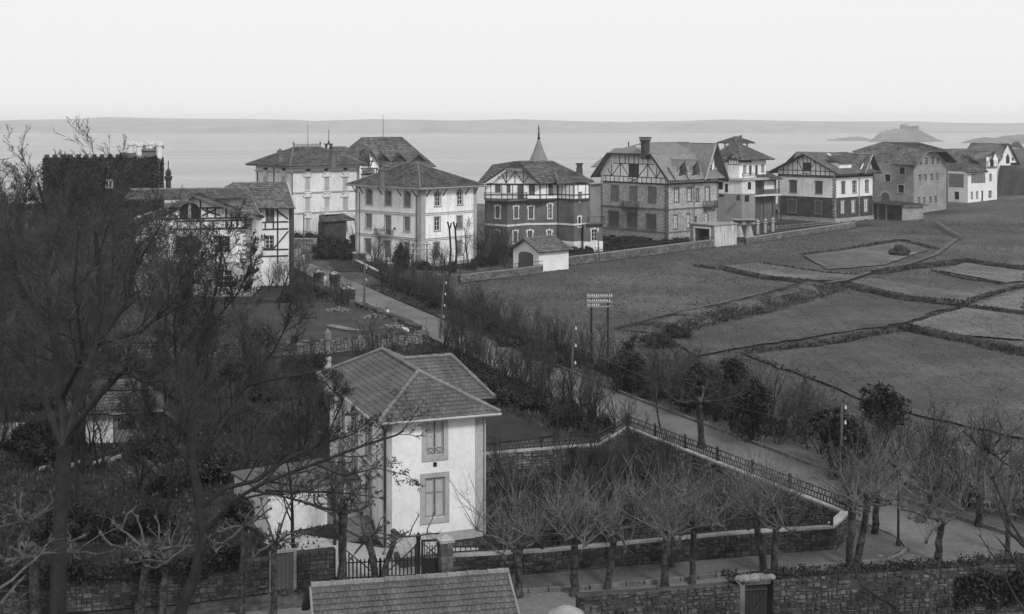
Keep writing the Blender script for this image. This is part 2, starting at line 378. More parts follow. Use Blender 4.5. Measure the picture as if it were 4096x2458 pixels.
def timber(F_, f, p, q, w=.17, m='timber', par=None, o=.0, th=.06):
    a, c = F_.px(f(*p)), F_.px(f(*q)); A, B = F_.P(a[0], a[1], o+th/2+.003), F_.P(c[0], c[1], o+th/2+.003); b = MB()
    b.bar(A, B, w, th, up=Vector((F_.n.x, F_.n.y, 0))) ; return b.build('timber', M[m], par or F_.h.e)
def band(F_, f, p, q, w, m, o=0.0, th=.09, name='string_course', par=None):
    a, c = F_.px(f(*p)), F_.px(f(*q)); z = (a[1]+c[1])/2; b = MB(); F_.slab(b, a[0], c[0], z-w/2, z+w/2, o+.003, o+th)
    return b.build(name, M[m], par or F_.h.e)
def slope(b, A, B, C, D, course=.42, tw=.4, lip=.11, thick=.16, r=rnd, jit=.012):
    """tiled slope: eave A->B, ridge D->C, every course a row of overlapping tile strips with real lips"""
    A, B, C, D = map(Vector, (A, B, C, D)); N = (B-A).cross(D-A)
    if N.length < 1e-5: N = (B-A).cross(C-A)
    N.normalize()
    if N.z < 0: N = -N
    H_ = max((D-A).length*.5+(C-B).length*.5, .1); n = max(2, int(round(H_/(course*1.2))))
    for i in range(n):
        a, c = lerp(A, D, i/n), lerp(B, C, i/n); a2, c2 = lerp(A, D, (i+1)/n), lerp(B, C, (i+1)/n); wd_ = (c-a).length
        k = max(1, int(wd_/tw)); off = .5 if i % 2 else 0; ts = [0]+[min(1, max(0, (j+off)/k)) for j in range(1-int(off*2)*0, k+1)]+[1]
        ts = sorted(set(ts)); dn = (a-a2); dn = dn.normalized()*.05 if dn.length > 0 else dn
        for j in range(len(ts)-1):
            if ts[j+1]-ts[j] < 1e-4: continue
            l = lip*(1+r.uniform(-.25, .25)); e = dn*(r.uniform(.6, 1.4)); q0, q1 = lerp(a, c, ts[j]), lerp(a, c, ts[j+1]); s0, s1 = lerp(a2, c2, ts[j]), lerp(a2, c2, ts[j+1])
            p0, p1 = q0+N*l+e, q1+N*l*(1+r.uniform(-.2, .2))+e
            b.add([p0, p1, s1+N*.004, s0+N*.004, q0+N*.002, q1+N*.002], [(0, 1, 2, 3), (4, 5, 1, 0)])
    T = N*-thick; b.add([A, B, C, D, A+T, B+T, C+T, D+T], [(4, 7, 6, 5), (0, 4, 5, 1), (1, 5, 6, 2), (2, 6, 7, 3), (3, 7, 4, 0)])
def ridge_line(b, P, Q, r=.13, seg=.42):
    P, Q = Vector(P), Vector(Q); L = (Q-P).length; n = max(1, int(L/seg)); d = (Q-P)/L
    for i in range(n):
        a, c = lerp(P, Q, i/n), lerp(P, Q, (i+1)/n)+d*.04
        b.tube([a, c], [r*1.12, r*.92], 6)
def hiproof(h, e, zE, R1, R2, zR, m='tile', course=.42, tw=.45, name='roof', par=None, thick=.18):
    """e = eave rectangle (u0,u1,v0,v1); ridge from local R1 to R2"""
    u0, u1, v0, v1 = e; r1, r2 = Vector((R1[0], R1[1], zR)), Vector((R2[0], R2[1], zR)); c = [Vector((u0, v0, zE)), Vector((u1, v0, zE)), Vector((u1, v1, zE)), Vector((u0, v1, zE))]
    b = MB(); alongu = abs(r2.x-r1.x) >= abs(r2.y-r1.y)
    if alongu:
        a_, z_ = (r1, r2) if r1.x < r2.x else (r2, r1)
        slope(b, c[0], c[1], z_, a_, course, tw, thick=thick); slope(b, c[1], c[2], z_, z_, course, tw, thick=thick); slope(b, c[2], c[3], a_, z_, course, tw, thick=thick); slope(b, c[3], c[0], a_, a_, course, tw, thick=thick)
        hp = [(c[0], a_), (c[3], a_), (c[1], z_), (c[2], z_)]
    else:
        a_, z_ = (r1, r2) if r1.y < r2.y else (r2, r1)
        slope(b, c[0], c[1], a_, a_, course, tw, thick=thick); slope(b, c[1], c[2], z_, a_, course, tw, thick=thick); slope(b, c[2], c[3], z_, z_, course, tw, thick=thick); slope(b, c[3], c[0], a_, z_, course, tw, thick=thick)
        hp = [(c[0], a_), (c[1], a_), (c[2], z_), (c[3], z_)]
    ro = b.build(name, M[m], par or h.e); b = MB()
    for p, q in hp: ridge_line(b, p+Vector((0, 0, .04)), q+Vector((0, 0, .06)), .11)
    if (a_-z_).length > .3: ridge_line(b, a_+Vector((0, 0, .06)), z_+Vector((0, 0, .06)), .12)
    b.build('ridge_cap', M['ridge'], ro); return ro
def soffit(h, e, z, m='trim'):
    b = MB(); b.box(e[0]+.05, e[1]-.05, e[2]+.05, e[3]-.05, z-.24, z-.18); return b.build('soffit', M[m], h.e)
def balcony(F_, f, r, dep, m='iron', par=None, floor='trim', diag=False, n=None):
    t0, t1, z0, z1 = F_.rect(f, r); par = par or F_.h.e; b = MB(); F_.slab(b, t0, t1, z0-.14, z0, .004, dep); bo = b.build('balcony', M[floor], par); b = MB()
    P = F_.P; corners = [P(t0+.03, 0, .05), P(t0+.03, 0, dep-.04), P(t1-.03, 0, dep-.04), P(t1-.03, 0, .05)]
    for zz in (z0+.1, z1-.03):
        for i in range(3): b.bar(corners[i]+Vector((0, 0, zz)), corners[i+1]+Vector((0, 0, zz)), .05)
    b.build('rail', M[m], bo)
    for i in range(3):
        L = (corners[i+1]-corners[i]).length; k = max(2, int(L/(.22 if n is None else n))); bb = MB()
        for j in range(k+1):
            p = lerp(corners[i], corners[i+1], j/k); w = .06 if j in (0, k) else .03; bb.bar(p+Vector((0, 0, z0)), p+Vector((0, 0, z1)), w)
        o = bb.build('balusters', M[m], bo)
    b = MB()
    for tt in (t0+.25, t1-.25): b.bar(P(tt, z0-.75, .02), P(tt, z0-.14, dep-.1), .1)
    b.build('bracket', M[floor], bo); return bo
def chimney(h, c, w, d, z0, z1, m='grey', pots=True, cap=True):
    b = MB(); b.box(c[0]-w/2, c[0]+w/2, c[1]-d/2, c[1]+d/2, z0, z1)
    if cap: b.box(c[0]-w/2-.1, c[0]+w/2+.1, c[1]-d/2-.1, c[1]+d/2+.1, z1+.002, z1+.16); b.box(c[0]-w/2-.05, c[0]+w/2+.05, c[1]-d/2-.05, c[1]+d/2+.05, z1-.5, z1-.4)
    o = b.build('chimney', M[m], h.e)
    if pots:
        b = MB(); b.lathe((c[0], c[1], z1+.16), [(w*.3, 0), (w*.24, .25), (w*.3, .32)], 8); b.build('chimney_pot', M[m], o)
    return o
def downpipe(F_, f, x, y0, y1, r=.06, m='iron'):
    t = F_.t(f(x, 0)[0]); b = MB(); b.tube([F_.P(t, F_.z(t, f(0, y1)[1]), .12), F_.P(t, F_.z(t, f(0, y0)[1]), .12)], [r, r], 6); return b.build('downpipe', M[m], F_.h.e)
def gable(F_, pts, m, name='gable_wall', o=0.0, th=.25, par=None):
    b = MB(); P = [F_.P(t, z, o) for t, z in pts]; ar = sum(pts[i][0]*pts[(i+1) % len(pts)][1]-pts[(i+1) % len(pts)][0]*pts[i][1] for i in range(len(pts)))
    if ar < 0: P = P[::-1]
    b.prism(P, -F_.n.to_3d()*th); return b.build(name, M[m], par or F_.h.e)
def corner_house(name, label, cat, cp, th, pxl, pxr, zc=None, z0=0.0):
    P = G(cp, z0) if zc is None else W(cp, zc); h = House(name, label, cat, (P.x, P.y), th, z0)
    h.Lu = h.run((0, 0), (1, 0), pxr); h.Lv = h.run((0, 0), (0, 1), pxl)
    h.R = Face(h, (0, 0), (h.Lu, 0)); h.L = Face(h, (0, h.Lv), (0, 0)); return h
def backwalls(h, z1, m, z0=0.0):
    b = MB(); b.quad((h.Lu, 0, z0), (h.Lu, h.Lv, z0), (h.Lu, h.Lv, z1), (h.Lu, 0, z1)); b.quad((h.Lu, h.Lv, z0), (0, h.Lv, z0), (0, h.Lv, z1), (h.Lu, h.Lv, z1))
    b.quad((.3, .3, z1-.3), (h.Lu-.3, .3, z1-.3), (h.Lu-.3, h.Lv-.3, z1-.3), (.3, h.Lv-.3, z1-.3)); return b.build('back_wall', M[m], h.e)
Zb, Zc, Zd, Za = Z(900, 450), Z(1800, 450), Z(2300, 450), Z(0, 400)
ZB2, ZC2 = Z(900, 900), Z(1800, 900)
# ------------------------------------------------------------------ cream villa (hip roof)
def villa():
    h = corner_house('villa', 'cream three storey villa with hipped tile roof and shuttered windows beside the road', 'house', Zb(1893, 1500), 45, Zb(1262, 0)[0], Zb(2430, 0)[0])
    zt = h.R.z(0, Zb(0, 738)[1]); L, R = h.L, h.R; ops = {L: [], R: []}
    for r in [(1365, 750, 1420, 885), (1548, 765, 1605, 895), (1733, 770, 1790, 910), (1362, 980, 1417, 1115), (1732, 1010, 1785, 1145), (1352, 1220, 1408, 1365), (1730, 1255, 1780, 1385)]:
        ops[L].append(window(L, Zb, r, 'shut', 'trim', .2, shm='shutterg'))
    ops[L].append(window(L, Zb, (1547, 995, 1602, 1180), 'shut', 'trim', .2, sill=False, shm='shutterg')); ops[L].append(window(L, Zb, (1540, 1240, 1598, 1400), 'shut', 'trim', .2, sill=False, shm='shutterg'))
    for r, s in [((2030, 775, 2080, 902), 'glass'), ((2247, 760, 2292, 887), 'glass'), ((2025, 1010, 2075, 1138), 'glass'), ((2240, 998, 2290, 1122), 'shut'), ((2018, 1255, 2070, 1385), 'shut'), ((2235, 1237, 2285, 1370), 'shut')]:
        ops[R].append(window(R, Zb, r, s, 'trim', .2, shm='shutterg'))
    b = MB(); L.wall(b, 0, L.L, 0, zt, ops[L]); b.build('wall', M['white'], h.e); b = MB(); R.wall(b, 0, R.L, 0, zt, ops[R]); b.build('wall', M['white'], h.e)
    backwalls(h, zt, 'white')
    for F_, p, q in [(L, (1262, 936), (1850, 980)), (L, (1258, 1165), (1850, 1214)), (R, (1925, 980), (2430, 940)), (R, (1920, 1220), (2425, 1184))]:
        band(F_, Zb, p, q, .12, 'trim'); a = band(F_, Zb, (p[0], p[1]+16), (q[0], q[1]+16), .07, 'trim')
    b = MB(); b.box(-.05, .9, -.06, -.003, 0, zt-.1); b.box(-.06, -.003, -.06, .9, 0, zt-.1); b.build('corner_pilaster', M['trim'], h.e)
    b = MB(); R.slab(b, R.L-.7, R.L, 0, zt-.1, .003, .06); b.build('corner_pilaster', M['trim'], h.e)
    b = MB(); L.slab(b, 0, .5, 0, zt-.1, .003, .06); b.build('corner_pilaster', M['trim'], h.e)
    b = MB(); L.slab(b, .52, L.L-.92, 0, .55, .003, .08); R.slab(b, .92, R.L-.72, 0, .55, .003, .08); b.build('plinth', M['trim'], h.e)
    ov = 1.15; e = (-ov, h.Lu+ov, -ov, h.Lv+ov); zE = zt+.15
    zR = HC-(Zb(0, 497)[1]-HY)*h.wor((h.Lu*.45, h.Lv*.42, 0)).y/F
    ro = hiproof(h, e, zE, (h.Lu*.45, h.Lv*.42), (h.Lu*.45, h.Lv*.62), zR); soffit(h, e, zE, 'cream')
    b = MB(); b.box(-ov-.08, h.Lu+ov+.08, -ov-.1, -ov-.002, zE-.12, zE+.02); b.box(-ov-.1, -ov-.002, -ov, h.Lv+ov, zE-.12, zE+.02); b.build('gutter', M['trim'], h.e)
    for F_, xs in [(L, (1275, 1335, 1420, 1520, 1600, 1705, 1790, 1850)), (R, (1945, 2020, 2105, 2235, 2320, 2405))]:
        for x in xs:
            t = min(max(F_.t(Zb(x, 0)[0]), .15), F_.L-.15); b = MB(); b.bar(F_.P(t, zt-1.25, .06), F_.P(t, zt-.12, ov-.15), .13); b.build('eave_bracket', M['timber'], h.e)
    for x, c in [(1515, 'grey'), ]: p = h.at(Zb(1510, 655), zE+1.7); chimney(h, p, .8, .6, zE+.7, zE+3.2, 'chim')
    balcony(L, Zb, (1475, 1125, 1625, 1182), .8); downpipe(L, Zb, 1303, 765, 1400); downpipe(L, Zb, 1853, 800, 1480)
    b = MB(); t, z = L.px(Zb(1645, 1120)); L.slab(b, t-.12, t+.12, z-.15, z+.15, .01, .3); b.build('wall_lamp', M['iron'], h.e)
villa()
# ------------------------------------------------------------------ large apartment villa with ornate heads
def mansion():
    h = corner_house('apartment_house', 'large pale apartment house with ornate window heads and iron cresting on its roof ridge', 'house', Zb(652, 1310), 40, Zb(297, 0)[0], Zb(1272, 0)[0])
    L, R = h.L, h.R; zt = R.z(0, Zb(0, 522)[1]); ops = {L: [], R: []}
    def ornate(F_, x, y, w=46, hh=125):
        r = (x-w/2, y, x+w/2, y+hh); o = window(F_, Zb, r, 'glass', 'trimlight', .14); ops[F_].append(o); t0, t1, z0, z1 = o; b = MB()
        F_.slab(b, t0-.35, t1+.35, z1+.16, z1+.34, .003, .22); F_.slab(b, t0-.5, t0-.2, z1+.36, z1+.62, .003, .16); F_.slab(b, t1+.2, t1+.5, z1+.36, z1+.62, .003, .16)
        F_.slab(b, t0+.1, t1-.1, z1+.36, z1+.8, .003, .2); F_.slab(b, t0-.28, t1+.28, z1+.82, z1+1.0, .003, .24)
        b.build('window_head', M['trimlight'], h.e)
        for s in (t0+.03, (t0+t1)/2+.02):
            b = MB(); F_.slab(b, s, s+(t1-t0)/2-.05, z0+.03, z1-.03, -.10, -.05); b.build('shutter', M['shutterlt'], h.e)
    for x in (796, 982, 1160):
        ornate(R, x, 628); ornate(R, x, 824)
    for x, y in ((391, 618), (568, 622), (391, 815), (568, 820)): ornate(L, x, y, 36, 118)
    ornate(R, 797, 1028, 40, 110); ornate(R, 1158, 1015, 40, 110)
    for F_, r in [(R, (782, 545, 826, 566)), (R, (960, 541, 1000, 562)), (R, (1142, 537, 1184, 558)), (L, (374, 530, 412, 556)), (L, (548, 535, 586, 562))]: ops[F_].append(window(F_, Zb, r, 'dark', 'trimlight', .1, sill=False, deep=.3))
    for F_ in (L, R): b = MB(); F_.wall(b, 0, F_.L, 0, zt, ops[F_]); b.build('wall', M['cream'], h.e)
    backwalls(h, zt, 'cream')
    for F_, p, q, w in [(R, (652, 579), (1270, 556), .28), (R, (652, 778), (1262, 755), .25), (R, (652, 974), (1258, 945), .25), (L, (292, 565), (640, 577), .28), (L, (300, 775), (640, 780), .25)]: band(F_, Zb, p, q, w, 'trim', th=.16)
    b = MB(); R.slab(b, 0, .75, 0, zt-.1, .003, .08); L.slab(b, L.L-.6, L.L+.08, 0, zt-.1, .003, .08); b.build('corner_pilaster', M['trimlight'], h.e)
    ov = 1.4; e = (-ov, h.Lu+ov, -ov, h.Lv+ov); zE = zt+.1; zR = HC-(Zb(0, 337)[1]-HY)*(h.wor((h.Lu/2, h.Lv/2, 0)).y)/F
    k = HC-(Zb(0, 337)[1]-HY)
    cu = h.Lu*.42; hiproof(h, e, zE, (cu-1.6, h.Lv*.5), (cu+4.2, h.Lv*.5), zR, course=.5, tw=.5); soffit(h, e, zE, 'grey')
    b = MB()
    for i in range(22):
        u = cu-1.6+5.8*i/21; b.bar((u, h.Lv*.5, zR+.1), (u, h.Lv*.5, zR+.62+.12*(i % 2)), .06)
    b.bar((cu-1.6, h.Lv*.5, zR+.25), (cu+4.2, h.Lv*.5, zR+.25), .05); b.bar((cu-1.6, h.Lv*.5, zR+.5), (cu+4.2, h.Lv*.5, zR+.5), .05); b.build('ridge_cresting', M['iron'], h.e)
    for u in (cu-1.6, cu+4.2): b = MB(); b.lathe((u, h.Lv*.5, zR), [(.12, 0), (.08, .5), (.2, .75), (.05, 1.0), (.01, 1.4)], 6); b.build('finial', M['iron'], h.e)
    b = MB(); b.tube([(cu+1.5, h.Lv*.5, zR), (cu+1.5, h.Lv*.5, zR+4.8)], [.06, .04], 4); b.build('flagpole', M['iron'], h.e)
    p = h.at(Zb(533, 400), zE+2.2); chimney(h, p, .8, .6, zE+.8, zE+2.7, 'chim'); p = h.at(Zb(1040, 470), zE+2.2); chimney(h, p, .7, .6, zE+1, zE+3.6, 'chim'); p = h.at(Zb(1085, 400), zE+3); chimney(h, p, .6, .6, zE+2, zE+3.4, 'chim')
    balcony(R, Zb, (928, 915, 1082, 972), 1.1, 'trimlight', floor='trimlight')
    t0, z0 = R.px(Zb(872, 1045)); t1, _ = R.px(Zb(1175, 1030)); t2, z2 = R.px(Zb(920, 985)); b = MB()
    slope(b, R.P(t0, z0, 2.8), R.P(t1, z0, 2.8), R.P(t1-.8, z2, .05), R.P(t0+.8, z2, .05), .4, .5); b.build('porch_roof', M['tile'], h.e)
    b = MB(); R.slab(b, t0+.6, t1-1.6, 0, z0-.2, .05, 2.3); b.build('porch', M['darkbrick'], h.e)
    downpipe(R, Zb, 646, 580, 1120, .09); downpipe(L, Zb, 318, 570, 700, .08); downpipe(L, Zb, 476, 530, 700, .08)
mansion()
# ------------------------------------------------------------------ big many gabled house behind
def chalet():
    P = W(Zb(1180, 640), 292); h = House('gabled_house', 'house with big tiled roof and row of small dormers behind the cream villa', 'house', (P.x, P.y), 24, 0)
    h.Lu, h.Lv = h.run((0, 0), (1, 0), Zb(1995, 0)[0]), 13; h.R = Face(h, (0, 0), (h.Lu, 0)); h.L = Face(h, (0, h.Lv), (0, 0)); R, L = h.R, h.L
    zE = R.z(R.L*.5, Zb(0, 528)[1]); zR = R.z(R.L*.5, Zb(0, 236)[1])-.2
    a = h.run((0, 6.5), (1, 0), Zb(1318, 0)[0]); c = h.run((0, 6.5), (1, 0), Zb(1712, 0)[0]); b = MB()
    slope(b, (-.8, -1, zE), (h.Lu+.8, -1, zE), (c, 6.5, zR), (a, 6.5, zR), .5, .5); slope(b, (h.Lu+.8, -1, zE), (h.Lu+.8, 14, zE), (c, 6.5, zR), (c, 6.5, zR), .5, .5)
    slope(b, (-.8, 14, zE), (-.8, -1, zE), (a, 6.5, zR), (a, 6.5, zR), .5, .5); slope(b, (h.Lu+.8, 14, zE), (-.8, 14, zE), (a, 6.5, zR), (c, 6.5, zR), .5, .5)
    b.build('roof', M['tile'], h.e); b = MB(); ridge_line(b, (a, 6.5, zR+.05), (c, 6.5, zR+.05)); b.build('ridge_cap', M['ridge'], h.e)
    b = MB(); R.wall(b, 0, R.L, 0, zE); L.wall(b, 0, L.L, 0, zE); b.build('wall', M['white'], h.e); backwalls(h, zE, 'white')
    # left wing
    b = MB(); u0 = h.run((0, 3), (1, 0), Zb(1000, 0)[0]); zw = R.z(0, Zb(0, 330)[1]); slope(b, (u0, -1, zE+.5), (3, -1, zE+.5), (1.0, 4, zw), (u0+.6, 4, zw), .5, .5); slope(b, (u0, 9, zE+.5), (u0, -1, zE+.5), (u0+.6, 4, zw), (u0+.6, 4, zw), .5, .5); b.build('wing_roof', M['tile'], h.e)
    b = MB(); b.box(u0+.5, -.01, 0, 8, 0, zE+.3); b.build('wing_wall', M['white'], h.e)
    # projecting front gable
    F2 = Face(h, (h.run((0, -2), (1, 0), Zb(1300, 0)[0]), -2), (h.run((0, -2), (1, 0), Zb(1490, 0)[0]), -2)); zg0 = F2.z(F2.L/2, Zb(0, 500)[1]); zg1 = F2.z(F2.L/2, Zb(0, 360)[1])
    gable(F2, [(0, 0), (F2.L, 0), (F2.L, zg0), (F2.L/2, zg1-.4), (0, zg0)], 'white'); m_ = F2.L/2
    b = MB(); A, B_, T = F2.P(-.9, zg0-.9, .9), F2.P(F2.L+.9, zg0-.9, .9), F2.P(m_, zg1, .9); bk = Vector((0, 7, 0)); slope(b, A, T, T+bk, A+bk, .5, .5); slope(b, T, B_, B_+bk, T+bk, .5, .5); b.build('gable_roof', M['tile'], h.e)
    for (p, q) in [((1330, 470), (1440, 470)), ((1385, 380), (1385, 530)), ((1350, 420), (1420, 420)), ((1400, 530), (1430, 450)), ((1310, 540), (1480, 538)), ((1440, 540), (1440, 600)), ((1462, 540), (1462, 600)), ((1310, 600), (1480, 597))]: timber(F2, Zb, p, q, .22)
    b = MB(); t0, t1, z0, z1 = F2.rect(Zb, (1320, 430, 1400, 520)); F2.slab(b, t0, t1, z0, z1, .01, .1); b.build('shutter', M['timber'], h.e)
    b = MB(); t0, z0 = F2.px(Zb(1318, 585)); t1, z1 = F2.px(Zb(1430, 530)); slope(b, F2.P(t0, z0, 1.5), F2.P(t1, z0, 1.5), F2.P(t1-.3, z1, .1), F2.P(t0+.2, z1, .1), .4, .5); b.build('porch_roof', M['tile'], h.e)
    for x in (1540, 1700, 1885):
        t = R.t(Zb(x, 0)[0]); zb = R.z(t, Zb(0, 510)[1]); zt = R.z(t, Zb(0, 398)[1]); f = Face(h, (t-1.5, .4), (t+1.5, .4)); d = empty('dormer', (0, 0, 0)); d.parent = h.e
        gable(f, [(0, zb), (2.4, zb), (2.4, zb+1.4), (1.2, zt-.3), (0, zb+1.4)], 'timber', 'dormer_wall', par=d, th=3); b = MB(); A, B_, T = f.P(-.5, zb+1.0, .5), f.P(2.9, zb+1.0, .5), f.P(1.2, zt, .5); bk = Vector((0, 4, 0))
        slope(b, A, T, T+bk, A+bk, .4, .5); slope(b, T, B_, B_+bk, T+bk, .4, .5); b.build('dormer_roof', M['tile'], d)
    p = h.loc(W(Zb(1002, 370), 294)); zc0 = p.z; zc1 = h.loc(W(Zb(1002, 300), 294)).z; b = MB()
    for du in (-.65, .45):
        for dv in (-.5, .5): b.box(p.x+du, p.x+du+.22, p.y+dv, p.y+dv+.22, zc0, zc1-.3)
    b.box(p.x-.8, p.x+.8, p.y-.7, p.y+.9, zc1-.3, zc1); b.box(p.x-.8, p.x+.8, p.y-.7, p.y+.9, zc0-2, zc0+.2); b.lathe((p.x, p.y, zc1), [(.35, 0), (.2, .4), (.08, .9), (.07, 3.2)], 6); b.build('roof_turret', M['darkbrick'], h.e)
    b = MB(); fp = h.run((0, 6.5), (1, 0), Zb(1528, 0)[0]); b.tube([(fp, 6.5, zR), (fp, 6.5, zR+5.2)], [.07, .04], 4); b.build('flagpole', M['iron'], h.e)
chalet()
# ------------------------------------------------------------------ dark rendered villa with spire
def tower_villa():
    Y1 = 228.6; P = W(Zc(555, 0), Y1); h = House('spired_villa', 'dark walled villa with white half timbered top storey and slender pointed spire', 'house', (P.x, P.y), 0)
    def pt(x, k): q = W(Zc(x, 0), Y1*k); v = h.loc(q); return (v.x, v.y)
    C = [pt(338, 1.016), pt(555, 1.0), pt(738, 1.016), pt(1036, 1.021), pt(1197, 1.010), pt(1346, 1.022)]
    fs = [Face(h, C[i], C[i+1]) for i in range(5)]; zt = fs[1].z(0, Zc(0, 850)[1])
    ops = {i: [] for i in range(5)}
    for i, r, s in [(0, (440, 905, 482, 1020), 'shut'), (1, (618, 908, 658, 1022), 'shut'), (2, (760, 908, 804, 1025), 'shut'), (2, (948, 885, 983, 1022), 'glass'), (4, (1238, 1008, 1262, 1104), 'dark'),
                    (0, (432, 1142, 475, 1258), 'shut'), (1, (610, 1145, 650, 1262), 'shut'), (2, (750, 1142, 795, 1250), 'shut'), (2, (943, 1140, 978, 1250), 'glass')]:
        ops[i].append(window(fs[i], Zc, r, s, 'trimlight', .17, ears=True))
    for i, f in enumerate(fs): b = MB(); f.wall(b, 0, f.L, 0, zt, ops[i]); b.build('lower_wall', M['greydark'], h.e)
    zb = fs[1].z(0, Zc(0, 1094)[1])
    for f in fs: b = MB(); f.slab(b, -.02, f.L+.02, zb-.16, zb+.16, .004, .1); b.build('string_course', M['trimlight'], h.e)
    for f in fs[3:]: b = MB(); f.slab(b, .3 if f is fs[3] else 0, f.L, 0, 1.9, .004, .05); b.build('plinth', M['trimlight'], h.e)
    D_ = [pt(338, 1.015), pt(872, 1.012), pt(1042, 1.021), pt(1197, 1.009), pt(1346, 1.021)]; gs = [Face(h, D_[i], D_[i+1]) for i in range(4)]; ze = gs[1].z(0, Zc(0, 690)[1]); ops = {i: [] for i in range(4)}
    for i, r, s in [(0, (440, 690, 485, 775), 'shut'), (0, (552, 690, 580, 778), 'shut'), (0, (655, 690, 700, 835), 'shut'), (0, (766, 700, 815, 795), 'shut'), (1, (953, 700, 988, 805), 'shut')]: ops[i].append(window(gs[i], Zc, r, s, 'timber', .08, sill=False))
    ops[3].append(window(gs[3], Zc, (1246, 770, 1270, 872), 'glass', 'timber', .07, sill=False))
    for i, f in enumerate(gs):
        b = MB(); f.wall(b, 0, f.L, zt-.1, ze, ops[i]); b.build('upper_wall', M['white'], h.e); b = MB(); f.slab(b, -.03, f.L+.03, zt-.2, zt+.16, .004, .09); f.slab(b, 0, f.L, ze-.2, ze, .004, .08); b.build('timber', M['timber'], h.e)
        zm = zt+(ze-zt)*.30; b = MB(); f.slab(b, 0, f.L, zm-.09, zm+.09, .004, .06); b.build('timber', M['timber'], h.e)
        n = max(2, int(f.L/.95))
        for k in range(n+1):
            t = lerp(.1, f.L-.1, k/n)
            if any(o[0]-.1 < t < o[1]+.1 for o in ops[i]): continue
            b = MB(); f.slab(b, t-.06, t+.06, zt+.16, ze-.2, .008, .05); b.build('timber', M['timber'], h.e)
    b = MB(); b.add([(*c, zt) for c in C]+[(C[5][0]-5, C[5][1]+9, zt), (C[0][0]+5, C[0][1]+9, zt)], [(0, 1, 2, 3, 4, 5, 6, 7)]); b.build('floor_slab', M['grey'], h.e)
    Bk = [C[5], (C[5][0]-4, C[5][1]+10), (C[0][0]+4, C[0][1]+10), C[0]]
    for i in range(3): f = Face(h, Bk[i], Bk[i+1]); b = MB(); f.wall(b, 0, f.L, 0, ze); b.build('back_wall', M['grey'], h.e)
    # front gable, clipped
    g = gs[0]; pts = [g.px(Zc(*q)) for q in [(400, 688), (868, 690), (690, 560), (545, 556)]]; gable(g, pts, 'white', o=.06, th=.3)
    for p, q in [((400, 688), (868, 690)), ((500, 590), (543, 680)), ((545, 560), (545, 680)), ((545, 680), (625, 575)), ((628, 560), (628, 680)), ((637, 575), (708, 680)), ((708, 570), (708, 680)), ((712, 680), (760, 612)), ((470, 610), (470, 640))]: timber(g, Zc, p, q, .14, o=.06)
    Yg = Y1*1.012-1.3
    def w(x, y, dy): return h.loc(W(Zc(x, y), Y1*1.012+dy))
    b = MB(); a0, a1, a2, a3 = w(330, 676, -1.2), w(530, 545, -1.2), w(690, 543, -1.2), w(872, 693, -1.2)
    bk0, bk1, bk2 = w(275, 668, 6), w(410, 506, 7.5), w(640, 470, 6)
    slope(b, a0, bk0, bk1, a1, .5, .5); slope(b, a1, a2, w(655, 472, 6), w(640, 472, 6), .5, .5); slope(b, a3, w(1040, 675, 1.0), w(1000, 470, 7.5), w(660, 472, 6), .45, .5) ; slope(b, a2, a3, w(672, 480, 5.6), w(655, 474, 6), .45, .5)
    slope(b, bk1, a1, w(640, 470, 6), w(640, 470, 6), .45, .5)
    b.build('roof', M['tile'], h.e); b = MB(); slope(b, w(1040, 690, -.6), w(1390, 666, 1.5), w(985, 468, 8), w(905, 468, 8), .45, .5); slope(b, w(1390, 666, 1.5), w(1300, 630, 12), w(1150, 560, 10), w(985, 468, 8), .45, .5)
    b.build('roof', M['tile'], h.e); b = MB(); slope(b, w(410, 508, 7.5), w(640, 508, 7.5), w(655, 472, 8), w(640, 472, 8), .45, .5); b.build('side_roof', M['tile'], h.e); b = MB(); ridge_line(b, w(655, 470, 6), w(985, 468, 8)); ridge_line(b, w(985, 468, 8), w(1388, 664, 1.5)); ridge_line(b, a1, a2); ridge_line(b, w(1015, 580, 2.5), w(1048, 672, .2)); b.build('ridge_cap', M['ridge'], h.e)
    b = MB(); up = Vector((0, 0, 1))
    b.bar(a0, a1, .12, .34); b.bar(a1, a2, .12, .3); b.bar(a2, a3, .12, .34); b.build('barge_board', M['timber'], h.e)
    # spire behind
    A, T = W(Zc(765, 470), Y1+14), W(Zc(868, 245), Y1+14); Rr = (W(Zc(950, 470), Y1+14).x-A.x)/2; c = h.loc(Vector((A.x+Rr, Y1+14, A.z))); b = MB(); b.lathe(c, [(Rr*1.02, -1.0), (Rr, 0), (Rr*.5, (T.z-A.z)*.48), (.12, T.z-A.z)], 8); sp = b.build('spire', M['tilelt'], h.e)
    zt2 = T.z-A.z; e = W(Zc(870, 110), Y1+14).z-A.z; b = MB(); b.lathe(c, [(.22, zt2-.3), (.28, zt2), (.14, zt2+.25), (.2, zt2+.6), (.1, zt2+1.2), (.13, zt2+1.6), (.05, zt2+2.4), (.02, e)], 8); b.build('finial', M['iron'], sp)
    b = MB(); b.lathe((c.x, c.y, 0), [(Rr*.8, 0), (Rr*.8, c.z-.5)], 8); b.build('tower_wall', M['grey'], h.e)
    # chimney
    p = h.loc(W(Zc(1250, 600), Y1+7)); zc1 = h.loc(W(Zc(1250, 488), Y1+7)).z; b = MB(); b.box(p.x-.55, p.x+.55, p.y-.5, p.y+.5, p.z-2, zc1-.9); b.box(p.x-.7, p.x+.7, p.y-.65, p.y+.65, zc1-2.3, zc1-2.0); b.box(p.x-.48, p.x+.48, p.y-.45, p.y+.45, zc1-.9, zc1-.25); b.box(p.x-.66, p.x+.66, p.y-.6, p.y+.6, zc1-.25, zc1); b.build('chimney', M['darkbrick'], h.e)
